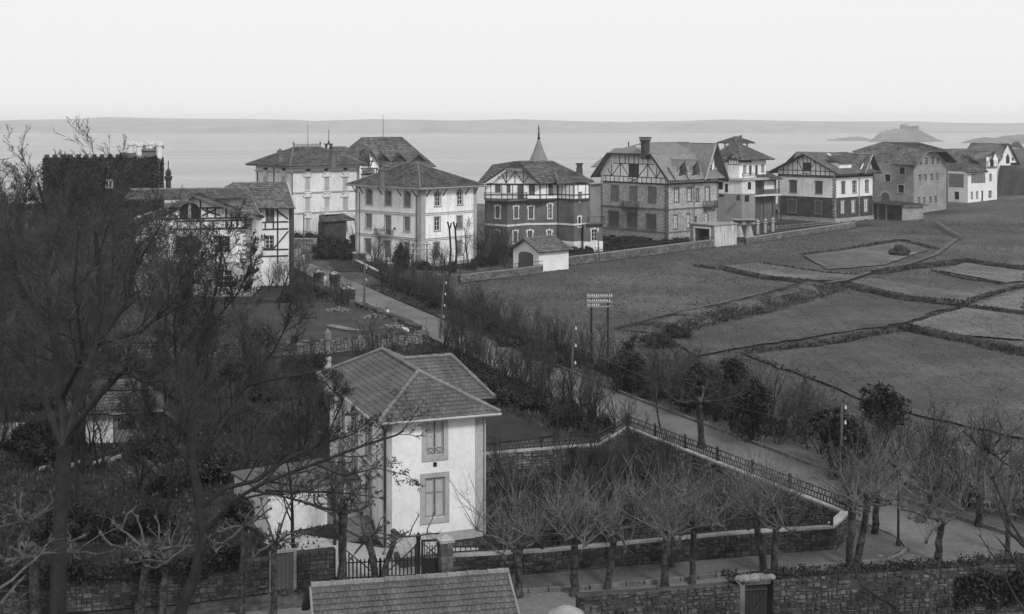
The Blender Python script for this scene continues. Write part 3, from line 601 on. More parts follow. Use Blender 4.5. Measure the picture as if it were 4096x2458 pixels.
    # balcony over the bay
    zf = zt; ring = [C[0], C[1], C[2]]; out = [(C[0][0]-.1, C[0][1]-1.0), (C[1][0], C[1][1]-1.1), (C[2][0]+.1, C[2][1]-1.0)]; b = MB(); b.prism([(C[0][0], C[0][1], zf-.15)]+[(*q, zf-.15) for q in out]+[(C[2][0], C[2][1], zf-.15)], (0, 0, .25)); bo = b.build('balcony', M['greydark'], h.e)
    for i in range(2):
        p, q = Vector((*out[i], 0)), Vector((*out[i+1], 0)); b = MB()
        for z in (zf+.25, zf+1.25): b.bar(p+up*z, q+up*z, .07)
        b.build('rail', M['timber'], bo); b = MB(); n = int((q-p).length/.28)
        for k in range(n+1): b.bar(lerp(p, q, k/n)+up*(zf+.1), lerp(p, q, k/n)+up*(zf+1.3), .12 if k in (0, n) else .045)
        b.build('balusters', M['timber'], bo)
    # one storey terrace block on the right
    T0, T1 = pt(1290, 1.012), pt(1476, 1.018); f = Face(h, T0, T1); zr = f.z(f.L, Zc(0, 1078)[1]); o = [window(f, Zc, (1368, 1128, 1422, 1238), 'glass', 'trimlight', .17, ears=True)]
    b = MB(); f.wall(b, 0, f.L, 0, zr, o); b.quad(f.P(f.L, 0), f.P(f.L, 0, -8), f.P(f.L, zr, -8), f.P(f.L, zr)); b.quad(f.P(0, zr), f.P(f.L, zr), f.P(f.L, zr, -8), f.P(0, zr, -8)); b.build('terrace_block', M['greydark'], h.e)
    b = MB(); f.slab(b, 0, f.L, 0, f.z(f.L, Zc(0, 1242)[1]), .004, .06); b.build('plinth', M['trimlight'], h.e); b = MB(); f.slab(b, f.t(Zc(1315, 0)[0]), f.L+.3, zr, zr+.2, -.3, .5); b.build('cornice', M['greydark'], h.e)
    balcony(f, Zc, (1325, 1000, 1478, 1068), .55, 'timber', floor='greydark'); downpipe(gs[1], Zc, 1038, 700, 1200); downpipe(fs[0], Zc, 345, 860, 1260)
tower_villa()
# ------------------------------------------------------------------ stone house with slate roof
def stone_house():
    h = corner_house('stone_house', 'large crazy stone house with half timbered gable, slate grey roof and twin triangular dormers', 'house', Zd(885, 1252), 42, Zd(250, 0)[0], Zd(1385, 0)[0]); L, R = h.L, h.R; zb = R.z(0, Zd(0, 692)[1]); ze = R.z(0, Zd(0, 600)[1]); zm = R.z(0, Zd(0, 937)[1]); ops = {L: [], R: []}
    for r in [(358, 716, 415, 840), (717, 735, 775, 865)]: ops[L].append(window(L, Zd, r, 'shut', 'trimdark', .32, head=.1, shm='shutterg'))
    ops[L].append(window(L, Zd, (538, 722, 592, 855), 'shut', 'trimdark', .32, sill=False, shm='shutterg'))
    for r in [(327, 962, 420, 1092), (506, 975, 600, 1108), (688, 990, 784, 1124)]: ops[L].append(window(L, Zd, r, 'shut', 'trimdark', .12, head=.25))
    for r in [(335, 1185, 390, 1218), (516, 1200, 572, 1236), (697, 1215, 748, 1252)]: ops[L].append(window(L, Zd, r, 'dark', 'trimdark', .1, sill=False))
    for r in [(965, 740, 998, 862), (1087, 735, 1122, 855), (1174, 742, 1190, 855)]: ops[R].append(window(R, Zd, r, 'curtain', 'trimdark', .3, head=.05, deep=.12))
    ops[R].append(window(R, Zd, (1262, 722, 1296, 855), 'curtain', 'trimdark', .3, sill=False, deep=.12))
    for r in [(955, 992, 988, 1122), (1078, 983, 1110, 1113), (1253, 970, 1283, 1085)]: ops[R].append(window(R, Zd, r, 'curtain', 'trimdark', .06, head=.2, deep=.12))
    ops[R].append(window(R, Zd, (1162, 1000, 1174, 1060), 'dark', 'trimdark', .05)); ops[R].append(window(R, Zd, (945, 1212, 1000, 1245), 'dark', 'trimdark', .1, sill=False)); ops[R].append(window(R, Zd, (1062, 1205, 1098, 1232), 'dark', 'trimdark', .1, sill=False))
    for F_ in (L, R):
        b = MB(); F_.wall(b, 0, F_.L, 0, zm, ops[F_]); b.build('lower_wall', M['rubble'], h.e); b = MB(); F_.wall(b, 0, F_.L, zm, zb, ops[F_]); b.build('upper_wall', M['rubblel'], h.e)
        b = MB(); F_.slab(b, -.05, F_.L+.05, zm-.15, zm+.12, .004, .12); b.build('string_course', M['trimdark'], h.e); b = MB(); F_.slab(b, -.03, F_.L+.03, zb-.18, zb+.12, .004, .1); b.build('timber', M['timber'], h.e)
        b = MB(); F_.slab(b, -.03, F_.L+.03, F_.z(0 if F_ is R else F_.L, Zd(0, 1120)[1])-.9, F_.z(0 if F_ is R else F_.L, Zd(0, 1120)[1])-.7, .004, .1); b.build('string_course', M['trimdark'], h.e)
    b = MB(); zr_ = 0
    for k in range(int(zb/.34)):     # corner quoins, alternating long and short
        z = k*.34; q = .55 if k % 2 else .32
        b.box(-.05, q, -.05, -.004, z+.02, z+.32); b.box(-.05, -.004, -.004, .87-q, z+.02, z+.32)
        R.slab(b, R.L-q, R.L+.03, z+.02, z+.32, .004, .05); L.slab(b, 0, q, z+.02, z+.32, .004, .05)
    tag(b.build('quoins', M['trimdark'], h.e), kind='stuff'); backwalls(h, ze, 'grey'); b = MB(); R.wall(b, 0, R.L, zb, ze+.1, []); b.build('timbered_wall', M['white'], h.e)
    vm = h.Lv/2; zR = HC-(Zd(0, 292)[1]-HY)*h.wor((h.Lu*.5, vm, 0)).y/F
    g = [L.px(Zd(*q)) for q in [(640, 396), (432, 396)]]; zc_ = (g[0][1]+g[1][1])/2
    def zs(v): return ze+(zR-ze)*(1-abs(v-vm)/vm)     # roof height above wall line
    hv = vm*(1-(zc_-ze)/(zR-ze))      # lateral start of the clipped top
    gable(L, [(0, zb), (L.L, zb), (L.L, ze), (L.L-hv, zc_), (hv, zc_), (0, ze)], 'white', o=.03, th=.3)
    for p, q in [((275, 607), (870, 635)), ((370, 488), (760, 502)), ((355, 500), (355, 612)), ((440, 490), (440, 615)), ((520, 420), (525, 620)), ((616, 420), (614, 625)), ((706, 430), (704, 630)), ((788, 530), (788, 632)), ((318, 535), (350, 608)), ((362, 605), (438, 492)), ((445, 495), (522, 612)), ((618, 615), (702, 505)), ((708, 508), (785, 628)), ((792, 625), (832, 548)), ((432, 420), (432, 488)), ((486, 405), (486, 488)), ((573, 405), (573, 495)), ((658, 410), (660, 498)), ((525, 630), (610, 675)), ((525, 672), (612, 632))]: timber(L, Zd, p, q, .15, o=.03)
    for k in range(15):
        t = lerp(.2, L.L-.2, k/14); b = MB(); L.slab(b, t-.06, t+.06, zb+.12, L.z(t, lerp(Zd(0, 607)[1], Zd(0, 636)[1], t/L.L)), .035, .09); b.build('timber', M['timber'], h.e)
    b = MB(); t0, t1, z0, z1 = L.rect(Zd, (525, 495, 616, 622)); L.slab(b, t0, t1, z0, z1, .04, .13); b.build('attic_shutter', M['timber'], h.e)
    timber(R, Zd, (900, 632), (1385, 622), .14)
    for k in range(20):
        t = lerp(.25, R.L-.2, k/19); b = MB(); R.slab(b, t-.055, t+.055, zb+.12, ze-.1, .006, .07); b.build('timber', M['timber'], h.e)
    o = 1.25; ee = 1.5; dz = (zR-ze)/vm*ee; zo = ze-dz; hu = 2.6
    zc2 = zc_; hv2 = vm*(1-(zc2-ze)/(zR-ze))
    b = MB()     # slopes with half hip towards the viewer's left gable
    slope(b, (-o, -ee, zo), (h.Lu+o, -ee, zo), (h.Lu+o, hv2, zc2), (-o, hv2, zc2), .4, .45, .03); slope(b, (-o, hv2, zc2), (h.Lu+o, hv2, zc2), (h.Lu+o, vm, zR), (hu, vm, zR), .4, .45, .03)
    slope(b, (h.Lu+o, h.Lv+ee, zo), (-o, h.Lv+ee, zo), (-o, h.Lv-hv2, zc2), (h.Lu+o, h.Lv-hv2, zc2), .4, .45, .03); slope(b, (h.Lu+o, h.Lv-hv2, zc2), (-o, h.Lv-hv2, zc2), (hu, vm, zR), (h.Lu+o, vm, zR), .4, .45, .03)
    slope(b, (-o-.2, h.Lv-hv2, zc2), (-o-.2, hv2, zc2), (hu, vm, zR), (hu, vm, zR), .4, .45, .03)
    ro = b.build('roof', M['tilelt'], h.e); b = MB(); ridge_line(b, (hu, vm, zR), (h.Lu+o, vm, zR)); ridge_line(b, (-o, hv2, zc2), (hu, vm, zR), .1); ridge_line(b, (-o, h.Lv-hv2, zc2), (hu, vm, zR), .1); b.build('ridge_cap', M['ridge'], ro)
    for A, B_ in [((-o-.06, -ee, zo-.1), (-o-.06, hv2, zc2-.1)), ((-o-.06, h.Lv-hv2, zc2-.1), (-o-.06, h.Lv+ee, zo-.1)), ((-o-.3, hv2, zc2-.12), (-o-.3, h.Lv-hv2, zc2-.12))]: b = MB(); b.bar(A, B_, .1, .42); b.build('barge_board', M['timber'], ro)
    # cross gable at right
    F2 = Face(h, (R.t(Zd(1215, 0)[0]), -.03), (h.Lu, -.03)); gm = F2.L/2; zg = zR-.35; gable(F2, [(0, zb), (F2.L, zb), (F2.L, ze), (gm, zg), (0, ze)], 'white', o=0)
    window(F2, Zd, (1253, 498, 1320, 612), 'glass', 'timber', .1, sill=False, o=.01, deep=-.02)
    for p, q in [((1225, 632), (1250, 520)), ((1322, 620), (1362, 500)), ((1295, 395), (1295, 490)), ((1325, 400), (1325, 490)), ((1240, 632), (1318, 670)), ((1240, 670), (1318, 632)), ((1222, 628), (1385, 618)), ((1350, 480), (1350, 620))]: timber(F2, Zd, p, q, .16, o=.01)
    oo = 1.7; bk = Vector((0, vm, 0)); A, B_, T = F2.P(-.7, ze-1.2, oo), F2.P(F2.L+1.0, ze-1.5, oo), F2.P(gm, zR+.02, oo); b = MB()
    slope(b, A, T, T+bk+Vector((0, oo, 0)), A+Vector((0, 3, 0)), .4, .45, .03); slope(b, B_+Vector((0, 4, 0)), B_, T, T+bk+Vector((0, oo, 0)), .4, .45, .03); r2 = b.build('gable_roof', M['tilelt'], h.e)
    b = MB(); b.bar(A, T, .15, .4); b.build('barge_board', M['trim'], r2); b = MB(); b.bar(T, B_, .18, .5); b.build('barge_board', M['timber'], r2); b = MB()
    T2 = F2.P(gm, zR-.25, .1); B2 = F2.P(F2.L+.95, ze-1.75, .1); b.quad(T+Vector((0, 0, -.3)), B_+Vector((0, 0, -.3)), B2, T2); b.build('eave_lining', M['timber'], r2)
    # dormers
    for x in (1012, 1137):
        t = R.t(Zd(x, 0)[0]); d = empty('dormer', (0, 0, 0)); d.parent = h.e; z0 = R.z(t, Zd(0, 632)[1])-.1; z1 = R.z(t, Zd(0, 455)[1])-.2; f = Face(h, (t-2.6, -ee+.1), (t+.4, -ee+.1)); zp = lerp(z0, z1, .62); m_ = f.L*.62
        b = MB(); f.slab(b, f.L*.25, f.L, z0, z0+1.1, -2.5, 0); b.build('dormer_wall', M['timber'], d)
        window(f, Zd, (x-45, 590, x-15, 625), 'glass', 'paint', .05, par=d, sill=False, o=.02, deep=-.02)
        A, B_, T = f.P(-.1, zo+.5, .7), f.P(f.L+.15, zo+.5, .7), f.P(m_+.4, z1+.25, .3); k = Vector((0, 5.2, 0)); b = MB()
        slope(b, f.P(-.6, zo+.0, .5), f.P(m_+.9, zo+.0, .5), f.P(m_+.5, z1-1.1, -.9), f.P(-.6, z1-1.0, -1.6), .4, .45, .03); slope(b, A+k*.4, T, T+k, A+k, .4, .45, .03); slope(b, T, B_+k*.3, B_+k, T+k, .4, .45, .03); b.build('dormer_roof', M['tilelt'], d)
        gable(f, [(m_-.5, zp-.9), (m_+1.3, zp-.9), (m_+.4, z1)], 'timber', 'dormer_wall', par=d, o=.1, th=.4)
    p = h.at(Zd(678, 360), zR-1.2); zc1 = HC-(Zd(0, 257)[1]-HY)*h.wor(p).y/F; b = MB(); b.box(p.x-.7, p.x+.7, p.y-.5, p.y+.5, zR-3, zc1-.5); b.box(p.x-.95, p.x+.95, p.y-.75, p.y+.75, zR+.9, zR+1.25); b.box(p.x-.85, p.x+.85, p.y-.65, p.y+.65, zc1-.5, zc1-.02); b.build('chimney', M['darkbrick'], h.e)
    b = MB()     # skylight strips
    for k in range(3):
        q = Vector((R.t(Zd(845, 0)[0])+1.0+.8*k, 0, 0)); v0, v1 = vm-2.6, vm-.9; sl_ = (zR-ze)/vm; b.prism([(q.x, v0, ze+sl_*v0+.12), (q.x+.35, v0, ze+sl_*v0+.12), (q.x+.35, v1, ze+sl_*v1+.12), (q.x, v1, ze+sl_*v1+.12)], (0, 0, .05))
    b.build('skylight', M['paint'], h.e)
    # rear wing roof and little iron flue
    def w(x, y, Y): return h.loc(W(Zd(x, y), Y))
    b = MB(); slope(b, w(152, 522, 266), w(380, 520, 266), w(500, 344, 274), w(382, 342, 274), .4, .45, .03); b.build('rear_roof', M['tilelt'], h.e); b = MB(); b.tube([w(517, 345, 262), w(517, 283, 262)], [.12, .12], 6); b.build('flue', M['iron'], h.e)
    b = MB(); P0, P1 = w(148, 868, 252), w(248, 870, 256); P0.z = P1.z = 0; f = Face(h, (P0.x, P0.y), (P1.x, P1.y)); zz = f.z(0, Zd(0, 685)[1]); f.wall(b, 0, f.L, 0, zz); f.slab(b, 0, f.L, 0, zz, -5, -.05); b.build('annexe_wall', M['grey'], h.e); balcony(f, Zd, (140, 632, 250, 682), .5, 'trim')
    balcony(L, Zd, (470, 855, 618, 918), .9, 'timber', floor='timber', n=.13); balcony(R, Zd, (1236, 852, 1345, 914), .8, 'timber', floor='timber', n=.13); downpipe(R, Zd, 893, 690, 1245); downpipe(R, Zd, 1146, 690, 1070)
stone_house()
# ------------------------------------------------------------------ villa behind with look-out tower
def lookout():
    P = W(Zd(1620, 700), 296); h = House('lookout_villa', 'white villa with small square look-out tower, behind the crazy stone house', 'house', (P.x, P.y), 35)
    def w(x, y, Y): return h.loc(W(Zd(x, y), Y))
    h.Lu = h.run((0, 0), (1, 0), Zd(1845, 0)[0]); h.Lv = h.run((0, 0), (0, 1), Zd(1370, 0)[0]); R = Face(h, (0, 0), (h.Lu, 0)); L = Face(h, (0, h.Lv), (0, 0)); zt = R.z(0, Zd(0, 452)[1]); zf = R.z(0, Zd(0, 628)[1]); ops = {L: [], R: []}
    for r in [(1628, 515, 1650, 582), (1802, 505, 1824, 572)]: ops[R].append(window(R, Zd, r, 'glass', 'shutter', .08))
    for r in [(1683, 512, 1704, 605), (1742, 510, 1763, 603)]: ops[R].append(window(R, Zd, r, 'dark', 'trim', .05, sill=False))
    ops[L].append(window(L, Zd, (1547, 513, 1568, 620), 'dark', 'timber', .05, sill=False)); ops[L].append(window(L, Zd, (1395, 470, 1440, 528), 'shut', 'timber', .1, sill=False))
    for F_ in (L, R): b = MB(); F_.wall(b, 0, F_.L, 0, zt, ops[F_]); b.build('wall', M['white2' if F_ is R else 'cream'], h.e)
    backwalls2 = MB(); backwalls2.quad((h.Lu, 0, 0), (h.Lu, h.Lv, 0), (h.Lu, h.Lv, zt), (h.Lu, 0, zt)); backwalls2.build('back_wall', M['cream'], h.e)
    zE = zt-.1; yR = h.wor((h.Lu*.45, h.Lv*.45, 0)).y; zR = HC-(Zd(0, 300)[1]-HY)*yR/F; hiproof(h, (-1.4, h.Lu+1.4, -1.4, h.Lv+1.4), zE, (h.Lu*.4, h.Lv*.5), (h.Lu*.4, h.Lv*.8), zR, course=.5)
    # small timbered gable on the left face
    gf = Face(h, (-1.0, L.a.y-L.t(Zd(1512, 0)[0])), (-1.0, L.a.y-L.t(Zd(1618, 0)[0]))); z0, z1 = gf.z(gf.L/2, Zd(0, 455)[1]), gf.z(gf.L/2, Zd(0, 405)[1]); gable(gf, [(0, 0), (gf.L, 0), (gf.L, z0), (gf.L/2, z1), (0, z0)], 'white', th=1.0)
    for k in range(5): t = lerp(.1, gf.L-.1, k/4); b = MB(); gf.slab(b, t-.05, t+.05, z0-1.1, z0+.1, .004, .05); b.build('timber', M['timber'], h.e)
    b = MB(); gf.slab(b, 0, gf.L, z0-1.2, z0-1.05, .004, .06); gf.slab(b, 0, gf.L, z0-.05, z0+.06, .004, .06); b.build('timber', M['timber'], h.e)
    A, B_, T = gf.P(-.6, z0-.5, .6), gf.P(gf.L+.6, z0-.5, .6), gf.P(gf.L/2, z1+.4, .6); k = Vector((4, 0, 0)); b = MB(); slope(b, A, T, T+k, A+k, .5, .5); slope(b, T, B_, B_+k, T+k, .5, .5); b.build('gable_roof', M['tile'], h.e)
    # tower
    cx = w(1555, 300, 309); tw = 1.8; zt0 = w(1555, 292, 309).z; z2 = w(1555, 232, 309).z; b = MB()
    for du in (-tw, 0, tw):
        for dv in (-tw, 0, tw):
            if du or dv: b.box(cx.x+du-.15, cx.x+du+.15, cx.y+dv-.15, cx.y+dv+.15, zR-2.5, zt0)
    b.box(cx.x-tw-.1, cx.x+tw+.1, cx.y-tw-.1, cx.y+tw+.1, zR-4, zR-1.0); b.build('tower', M['white2'], h.e)
    hiproof(h, (cx.x-3.15, cx.x+3.15, cx.y-3.15, cx.y+3.15), zt0, (cx.x, cx.y), (cx.x+.1, cx.y), z2, course=.5, name='tower_roof'); p = (cx.x+1.5, cx.y); chimney(h, p, .4, .4, zt0+.5, z2+.1, 'darkbrick', pots=False)
    # terrace roof, lower storey and garden pergola pots
    f = Face(h, (-6.5, h.Lv*.8), (-3.2, -3.0)); gx = h.run((0, -3.0), (1, 0), Zd(1740, 0)[0]); gt = h.run((0, -3.4), (1, 0), Zd(1872, 0)[0]); g = Face(h, (-3.2, -3.0), (gx, -3.0)); b = MB()
    b.prism([(-7, h.Lv, zf-.5), (-7, h.Lv*.6, zf-.5), (-3.5, -3.4, zf-.5), (gt, -3.4, zf-.5), (gt, .0, zf-.5), (-.05, .0, zf-.5), (-.05, h.Lv, zf-.5)][::-1], (0, 0, .45)); b.build('terrace', M['trim'], h.e)
    zq = g.z(g.L/2, Zd(0, 785)[1])
    for q_ in (g, f): b = MB(); q_.wall(b, 0, q_.L, zq, zf-.5); b.build('lower_wall', M['cream'], h.e); b = MB(); q_.wall(b, 0, q_.L, 0, zq); b.build('plinth', M['grey'], h.e)  # lower wall greyed to paint in its shade among the plants
    for r_ in ((1388, 670, 1428, 742), (1392, 790, 1436, 812), (1450, 690, 1478, 770)): t0, t1, z0, z1 = f.rect(Zd, r_); b = MB(); f.slab(b, t0, t1, z0, z1, .01, .06); b.build('opening', M['dark'], h.e)
    for r_ in ((1560, 800, 1590, 850), (1640, 800, 1680, 860)): t0, t1, z0, z1 = g.rect(Zd, r_); b = MB(); g.slab(b, t0, t1, z0, z1, .01, .06); b.build('opening', M['dark'], h.e)
    window(g, Zd, (1665, 672, 1698, 742), 'dark', 'paint', .5, sill=False, deep=-.05, o=.02); balcony(g, Zd, (1615, 585, 1740, 612), .3, 'iron')
    uA, uB = gx-.05, h.run((0, -2.0), (1, 0), Zd(1964, 0)[0]); f3 = Face(h, (uA, -2.0), (uB, -2.0)); zs = f3.z(f3.L*.5, Zd(0, 795)[1])
    b = MB(); f3.slab(b, 0, f3.L, 0, zs-.2, -3, -.8); b.build('lower_wall', M['greydark'], h.e); b = MB(); f3.slab(b, 0, f3.L, zs-.2, zf-.5, -3, -.6); b.build('veranda_wall', M['greydark'], h.e)
    b = MB(); f3.slab(b, -.1, f3.L, zs-.2, zs, -.58, 1.2); b.build('veranda_floor', M['trimlight'], h.e)
    for t in (.1, f3.L*.33, f3.L*.66, f3.L-.2): b = MB(); f3.slab(b, t, t+.18, 0, zs-.21, .8, .98); b.build('post', M['timber'], h.e)
    for t in (f3.L*.3, f3.L*.42): b = MB(); f3.slab(b, t, t+.16, zs, zf-.5, .0, .16); b.build('post', M['timber'], h.e)
    balcony(f3, Zd, (1775, 745, 1945, 786), 1.15, 'timber', floor='trimlight', n=.3)
    b = MB(); t0, t1, z0, z1 = f3.rect(Zd, (1832, 662, 1940, 742)); f3.slab(b, t0, t1, z0, z1, -.58, -.5); b.build('blind', M['cream'], h.e)
    t0 = f3.t(Zd(1775, 0)[0]); zr = f3.z(f3.L*.6, Zd(0, 580)[1])+.3; b = MB(); slope(b, f3.P(t0, zf-.45, 1.0), f3.P(f3.L+.5, zf-.45, 1.0), f3.P(f3.L+.5, zr, -4.5), f3.P(t0+2.5, zr, -4.5), .5, .5); b.build('terrace_roof', M['tile'], h.e)
    for sx in (1645, 1718): t0, t1, z0, z1 = g.rect(Zd, (sx, 668, sx+20, 745)); b = MB(); g.slab(b, t0, t1, z0, z1, .03, .1); b.build('open_shutter', M['paint'], h.e)
lookout()
for i, x in enumerate((1436, 1512, 1766, 1838, 1912)):
    p = W(Zd(x, 945), 262+i*3); g_ = G((W(Zd(x, 0), 262+i*3).x*F/(262+i*3)+512, HY+HC*F/(262+i*3)))
    e_ = empty('garden_post', (g_.x, g_.y, 0), 0, 'pale stone garden post, %s of a row of five before the look-out villa' % ('leftmost', 'second from left', 'middle one', 'fourth from left', 'rightmost')[i], 'post', 'pale garden posts')
    b = MB(); b.box(-.25, .25, -.25, .25, 0, 2.0); b.build('shaft', M['trim'], e_); b = MB(); b.lathe((0, 0, 2.0), [(.45, 0), (.5, .15), (.2, .3), (.4, .6), (.1, 1.0)], 6); b.build('urn', M['trim'], e_)
for i, x in enumerate((1585, 1680)):
    g_ = W(Zd(x, 0), 262); e_ = empty('fountain_basin', (g_.x, g_.y, 0), 0, 'wide stone basin on pale pedestal in front of look-out villa, %s one' % ('left', 'right')[i], 'basin', 'stone basins')
    b = MB(); b.lathe((0, 0, 0), [(1.0, 0), (.7, 1.2), (.45, 2.2), (.5, 2.8)], 8); b.build('pedestal', M['trim'], e_); b = MB(); b.lathe((0, 0, 2.8), [(.5, 0), (1.7, .5), (1.8, .7), (1.5, .7), (.4, .4)], 12); b.build('bowl', M['grey'], e_)
# ------------------------------------------------------------------ two tone villa
def two_tone():
    h = corner_house('two_tone_villa', 'villa with dark lower storey, white upper storey and half timbered gables beside the field', 'house', Ze(645, 1062), 43, Ze(97, 0)[0], Ze(1020, 0)[0]); L, R = h.L, h.R; zb = R.z(0, Ze(0, 628)[1]); ze = R.z(0, Ze(0, 566)[1]); zm = R.z(0, Ze(0, 826)[1]); zp = R.z(0, Ze(0, 1026)[1]); ops = {L: [], R: []}
    for r in [(211, 655, 276, 768), (460, 665, 523, 780)]: ops[L].append(window(L, Ze, r, 'shut', 'shutter', .1, ears=True))
    for r in [(196, 842, 272, 965), (455, 852, 515, 975)]: ops[L].append(window(L, Ze, r, 'shut', 'grey', .12, ears=True))
    for r, s in [((711, 668, 742, 778), 'shut'), ((817, 660, 852, 774), 'glass'), ((940, 655, 970, 768), 'glass')]: ops[R].append(window(R, Ze, r, s, 'shutter', .1, ears=True))
    for r in [(704, 852, 736, 975), (807, 848, 838, 968), (928, 836, 962, 958)]: ops[R].append(window(R, Ze, r, 'curtain', 'grey', .12, ears=True, deep=.1))
    for F_ in (L, R):
        b = MB(); F_.wall(b, 0, F_.L, zp, zm, ops[F_]); b.build('lower_wall', M['darkbrick'], h.e); b = MB(); F_.wall(b, 0, F_.L, zm, zb, ops[F_]); b.build('upper_wall', M['white2' if F_ is R else 'white'], h.e); b = MB(); F_.wall(b, 0, F_.L, -1, zp, [], o=.1); F_.slab(b, 0, F_.L+.1, zp-.12, zp, -.1, .16); b.build('plinth', M['rubblel'], h.e)
        b = MB(); F_.slab(b, 0, F_.L, zb-.15, zb-.02, .004, .14); F_.slab(b, 0, F_.L, zb+.3, zb+.42, .004, .14)
        n = int(F_.L/.3)
        for k in range(n): F_.slab(b, (k+.15)*.3, (k+.65)*.3, zb, zb+.28, .004, .12)
        b.build('dentil_course', M['timber'], h.e)
        b = MB(); F_.slab(b, 0, F_.L, zb+.42, ze+.02, -.2, .0); F_.slab(b, 0, F_.L, zb-.02, zb+.42, -.2, .0); b.build('timbered_wall', M['white'], h.e)
    for (x0, x1, w_) in [(700, 702, 0)]: pass
    for r in [(690, 1052, 715, 1082), (797, 1043, 832, 1078), (922, 1030, 955, 1062)]: t0, t1, z0, z1 = R.rect(Ze, r); b = MB(); R.slab(b, t0, t1, z0, z1, .09, .12); b.build('cellar_opening', M['dark'], h.e)
    b = MB()
    for k in range(int(zb/.34)):
        z = k*.34; q = .6 if k % 2 else .4; b.box(-.06, q, -.06, -.003, z+.02, z+.32); b.box(-.06, -.003, -.003, 1.0-q, z+.02, z+.32); R.slab(b, R.L-q, R.L+.04, z+.02, z+.32, .004, .06); L.slab(b, 0, q, z+.02, z+.32, .004, .06); t = R.t(Ze(880, 0)[0]); R.slab(b, t-q*.4, t+q*.4, z+.02, z+.32, .003, .05)
    tag(b.build('quoins', M['brickq'], h.e), kind='stuff'); backwalls(h, ze, 'grey')
    vm = h.Lv/2; zR = HC-(Ze(0, 398)[1]-HY)*h.wor((0, vm, 0)).y/F; zc = zb+.42
    gable(L, [(0, zc), (L.L, zc), (L.L, ze), (L.L/2, zR-.35), (0, ze)], 'white', o=.02, th=.3)
    for p, q in [((108, 553), (645, 572)), ((150, 510), (150, 600)), ((195, 480), (195, 603)), ((240, 475), (240, 606)), ((286, 455), (286, 608)), ((462, 470), (462, 615)), ((508, 485), (508, 616)), ((553, 510), (553, 618)), ((597, 535), (597, 620)), ((290, 465), (330, 558)), ((418, 535), (458, 465)), ((340, 425), (340, 608)), ((416, 425), (416, 612)), ((378, 410), (378, 480)), ((332, 586), (412, 590)), ((375, 590), (375, 610))]: timber(L, Ze, p, q, .15, o=.02)
    b = MB(); t0, t1, z0, z1 = L.rect(Ze, (340, 482, 414, 567)); L.slab(b, t0, t1, z0, z1, .03, .12); b.build('attic_shutter', M['timber'], h.e)
    for k in range(13):
        t = lerp(.6, R.L-.3, k/12); b = MB(); R.slab(b, t-.05, t+.05, zc, ze, .004, .05); b.build('timber', M['timber'], h.e)
    F2 = Face(h, (R.t(Ze(893, 0)[0]), -.03), (h.Lu, -.03)); gm = F2.L*.55; zg = F2.z(gm, Ze(0, 405)[1]); gable(F2, [(0, zc), (F2.L, zc), (F2.L, ze), (gm, zg-.3), (0, ze)], 'white', o=0); window(F2, Ze, (955, 503, 980, 560), 'glass', 'timber', .08, o=.01, deep=-.02)
    for p, q in [((935, 510), (935, 602)), ((952, 460), (952, 500)), ((985, 440), (985, 600)), ((1005, 490), (1005, 600)), ((900, 560), (1022, 552)), ((968, 430), (968, 500))]: timber(F2, Ze, p, q, .13, o=.01)
    ov, ee = 1.2, 1.6; sl_ = (zR-ze)/vm; zo = ze-sl_*ee*.75; b = MB(); slope(b, (-ov, -ee, zo), (h.Lu+ov, -ee, zo), (h.Lu+ov, vm, zR), (-ov, vm, zR), .45, .45, .04); slope(b, (h.Lu+ov, h.Lv+ee*1.5, zo-.3), (-ov, h.Lv+ee*1.5, zo-.3), (-ov, vm, zR), (h.Lu+ov, vm, zR), .45, .45, .04); ro = b.build('roof', M['tile'], h.e)
    b = MB(); ridge_line(b, (-ov, vm, zR+.05), (h.Lu+ov, vm, zR+.05)); b.build('ridge_cap', M['ridge'], ro)
    for A, B_ in [((-ov-.05, -ee, zo-.08), (-ov-.05, vm, zR-.08)), ((-ov-.05, vm, zR-.08), (-ov-.05, h.Lv+ee*1.5, zo-.38))]: b = MB(); b.bar(A, B_, .1, .34); b.build('barge_board', M['timber'], ro)
    z9 = HC-(Ze(0, 374)[1]-HY)*h.wor((h.Lu*.3, vm+4, 0)).y/F     # higher rear range whose ridge shows above the gable
    def w(x, y, v):
        d = h.loc(W(Ze(x, y), h.wor((6, v, 0)).y+4)); return d
    b = MB(); Yr = h.wor((8, vm, 0)).y+6; p0, p1 = h.loc(W(Ze(278, 376), Yr)), h.loc(W(Ze(990, 390), Yr+4)); q0, q1 = h.loc(W(Ze(232, 470), Yr-5)), h.loc(W(Ze(1040, 560), Yr-6)); slope(b, q0, q1, p1, p0, .45, .45, .04); slope(b, p1+Vector((3, 6, -5)), p0+Vector((0, 6, -5)), p0, p1, .45, .45, .04); b.build('rear_roof', M['tile'], h.e)
    k = Vector((0, 8, 0)); A, B_, T = F2.P(-.4, ze-.9, 1.4), F2.P(F2.L+.9, ze-.9, 1.4), F2.P(gm, zg+.1, 1.4); b = MB(); slope(b, A, T, T+k, A+k*.3, .45, .45, .04); slope(b, B_+k*.5, B_, T, T+k, .45, .45, .04); r2 = b.build('gable_roof', M['tile'], h.e); b = MB(); b.bar(A, T, .12, .3); b.build('barge_board', M['trim'], r2); b = MB(); b.bar(T, B_, .14, .4); b.build('barge_board', M['timber'], r2)
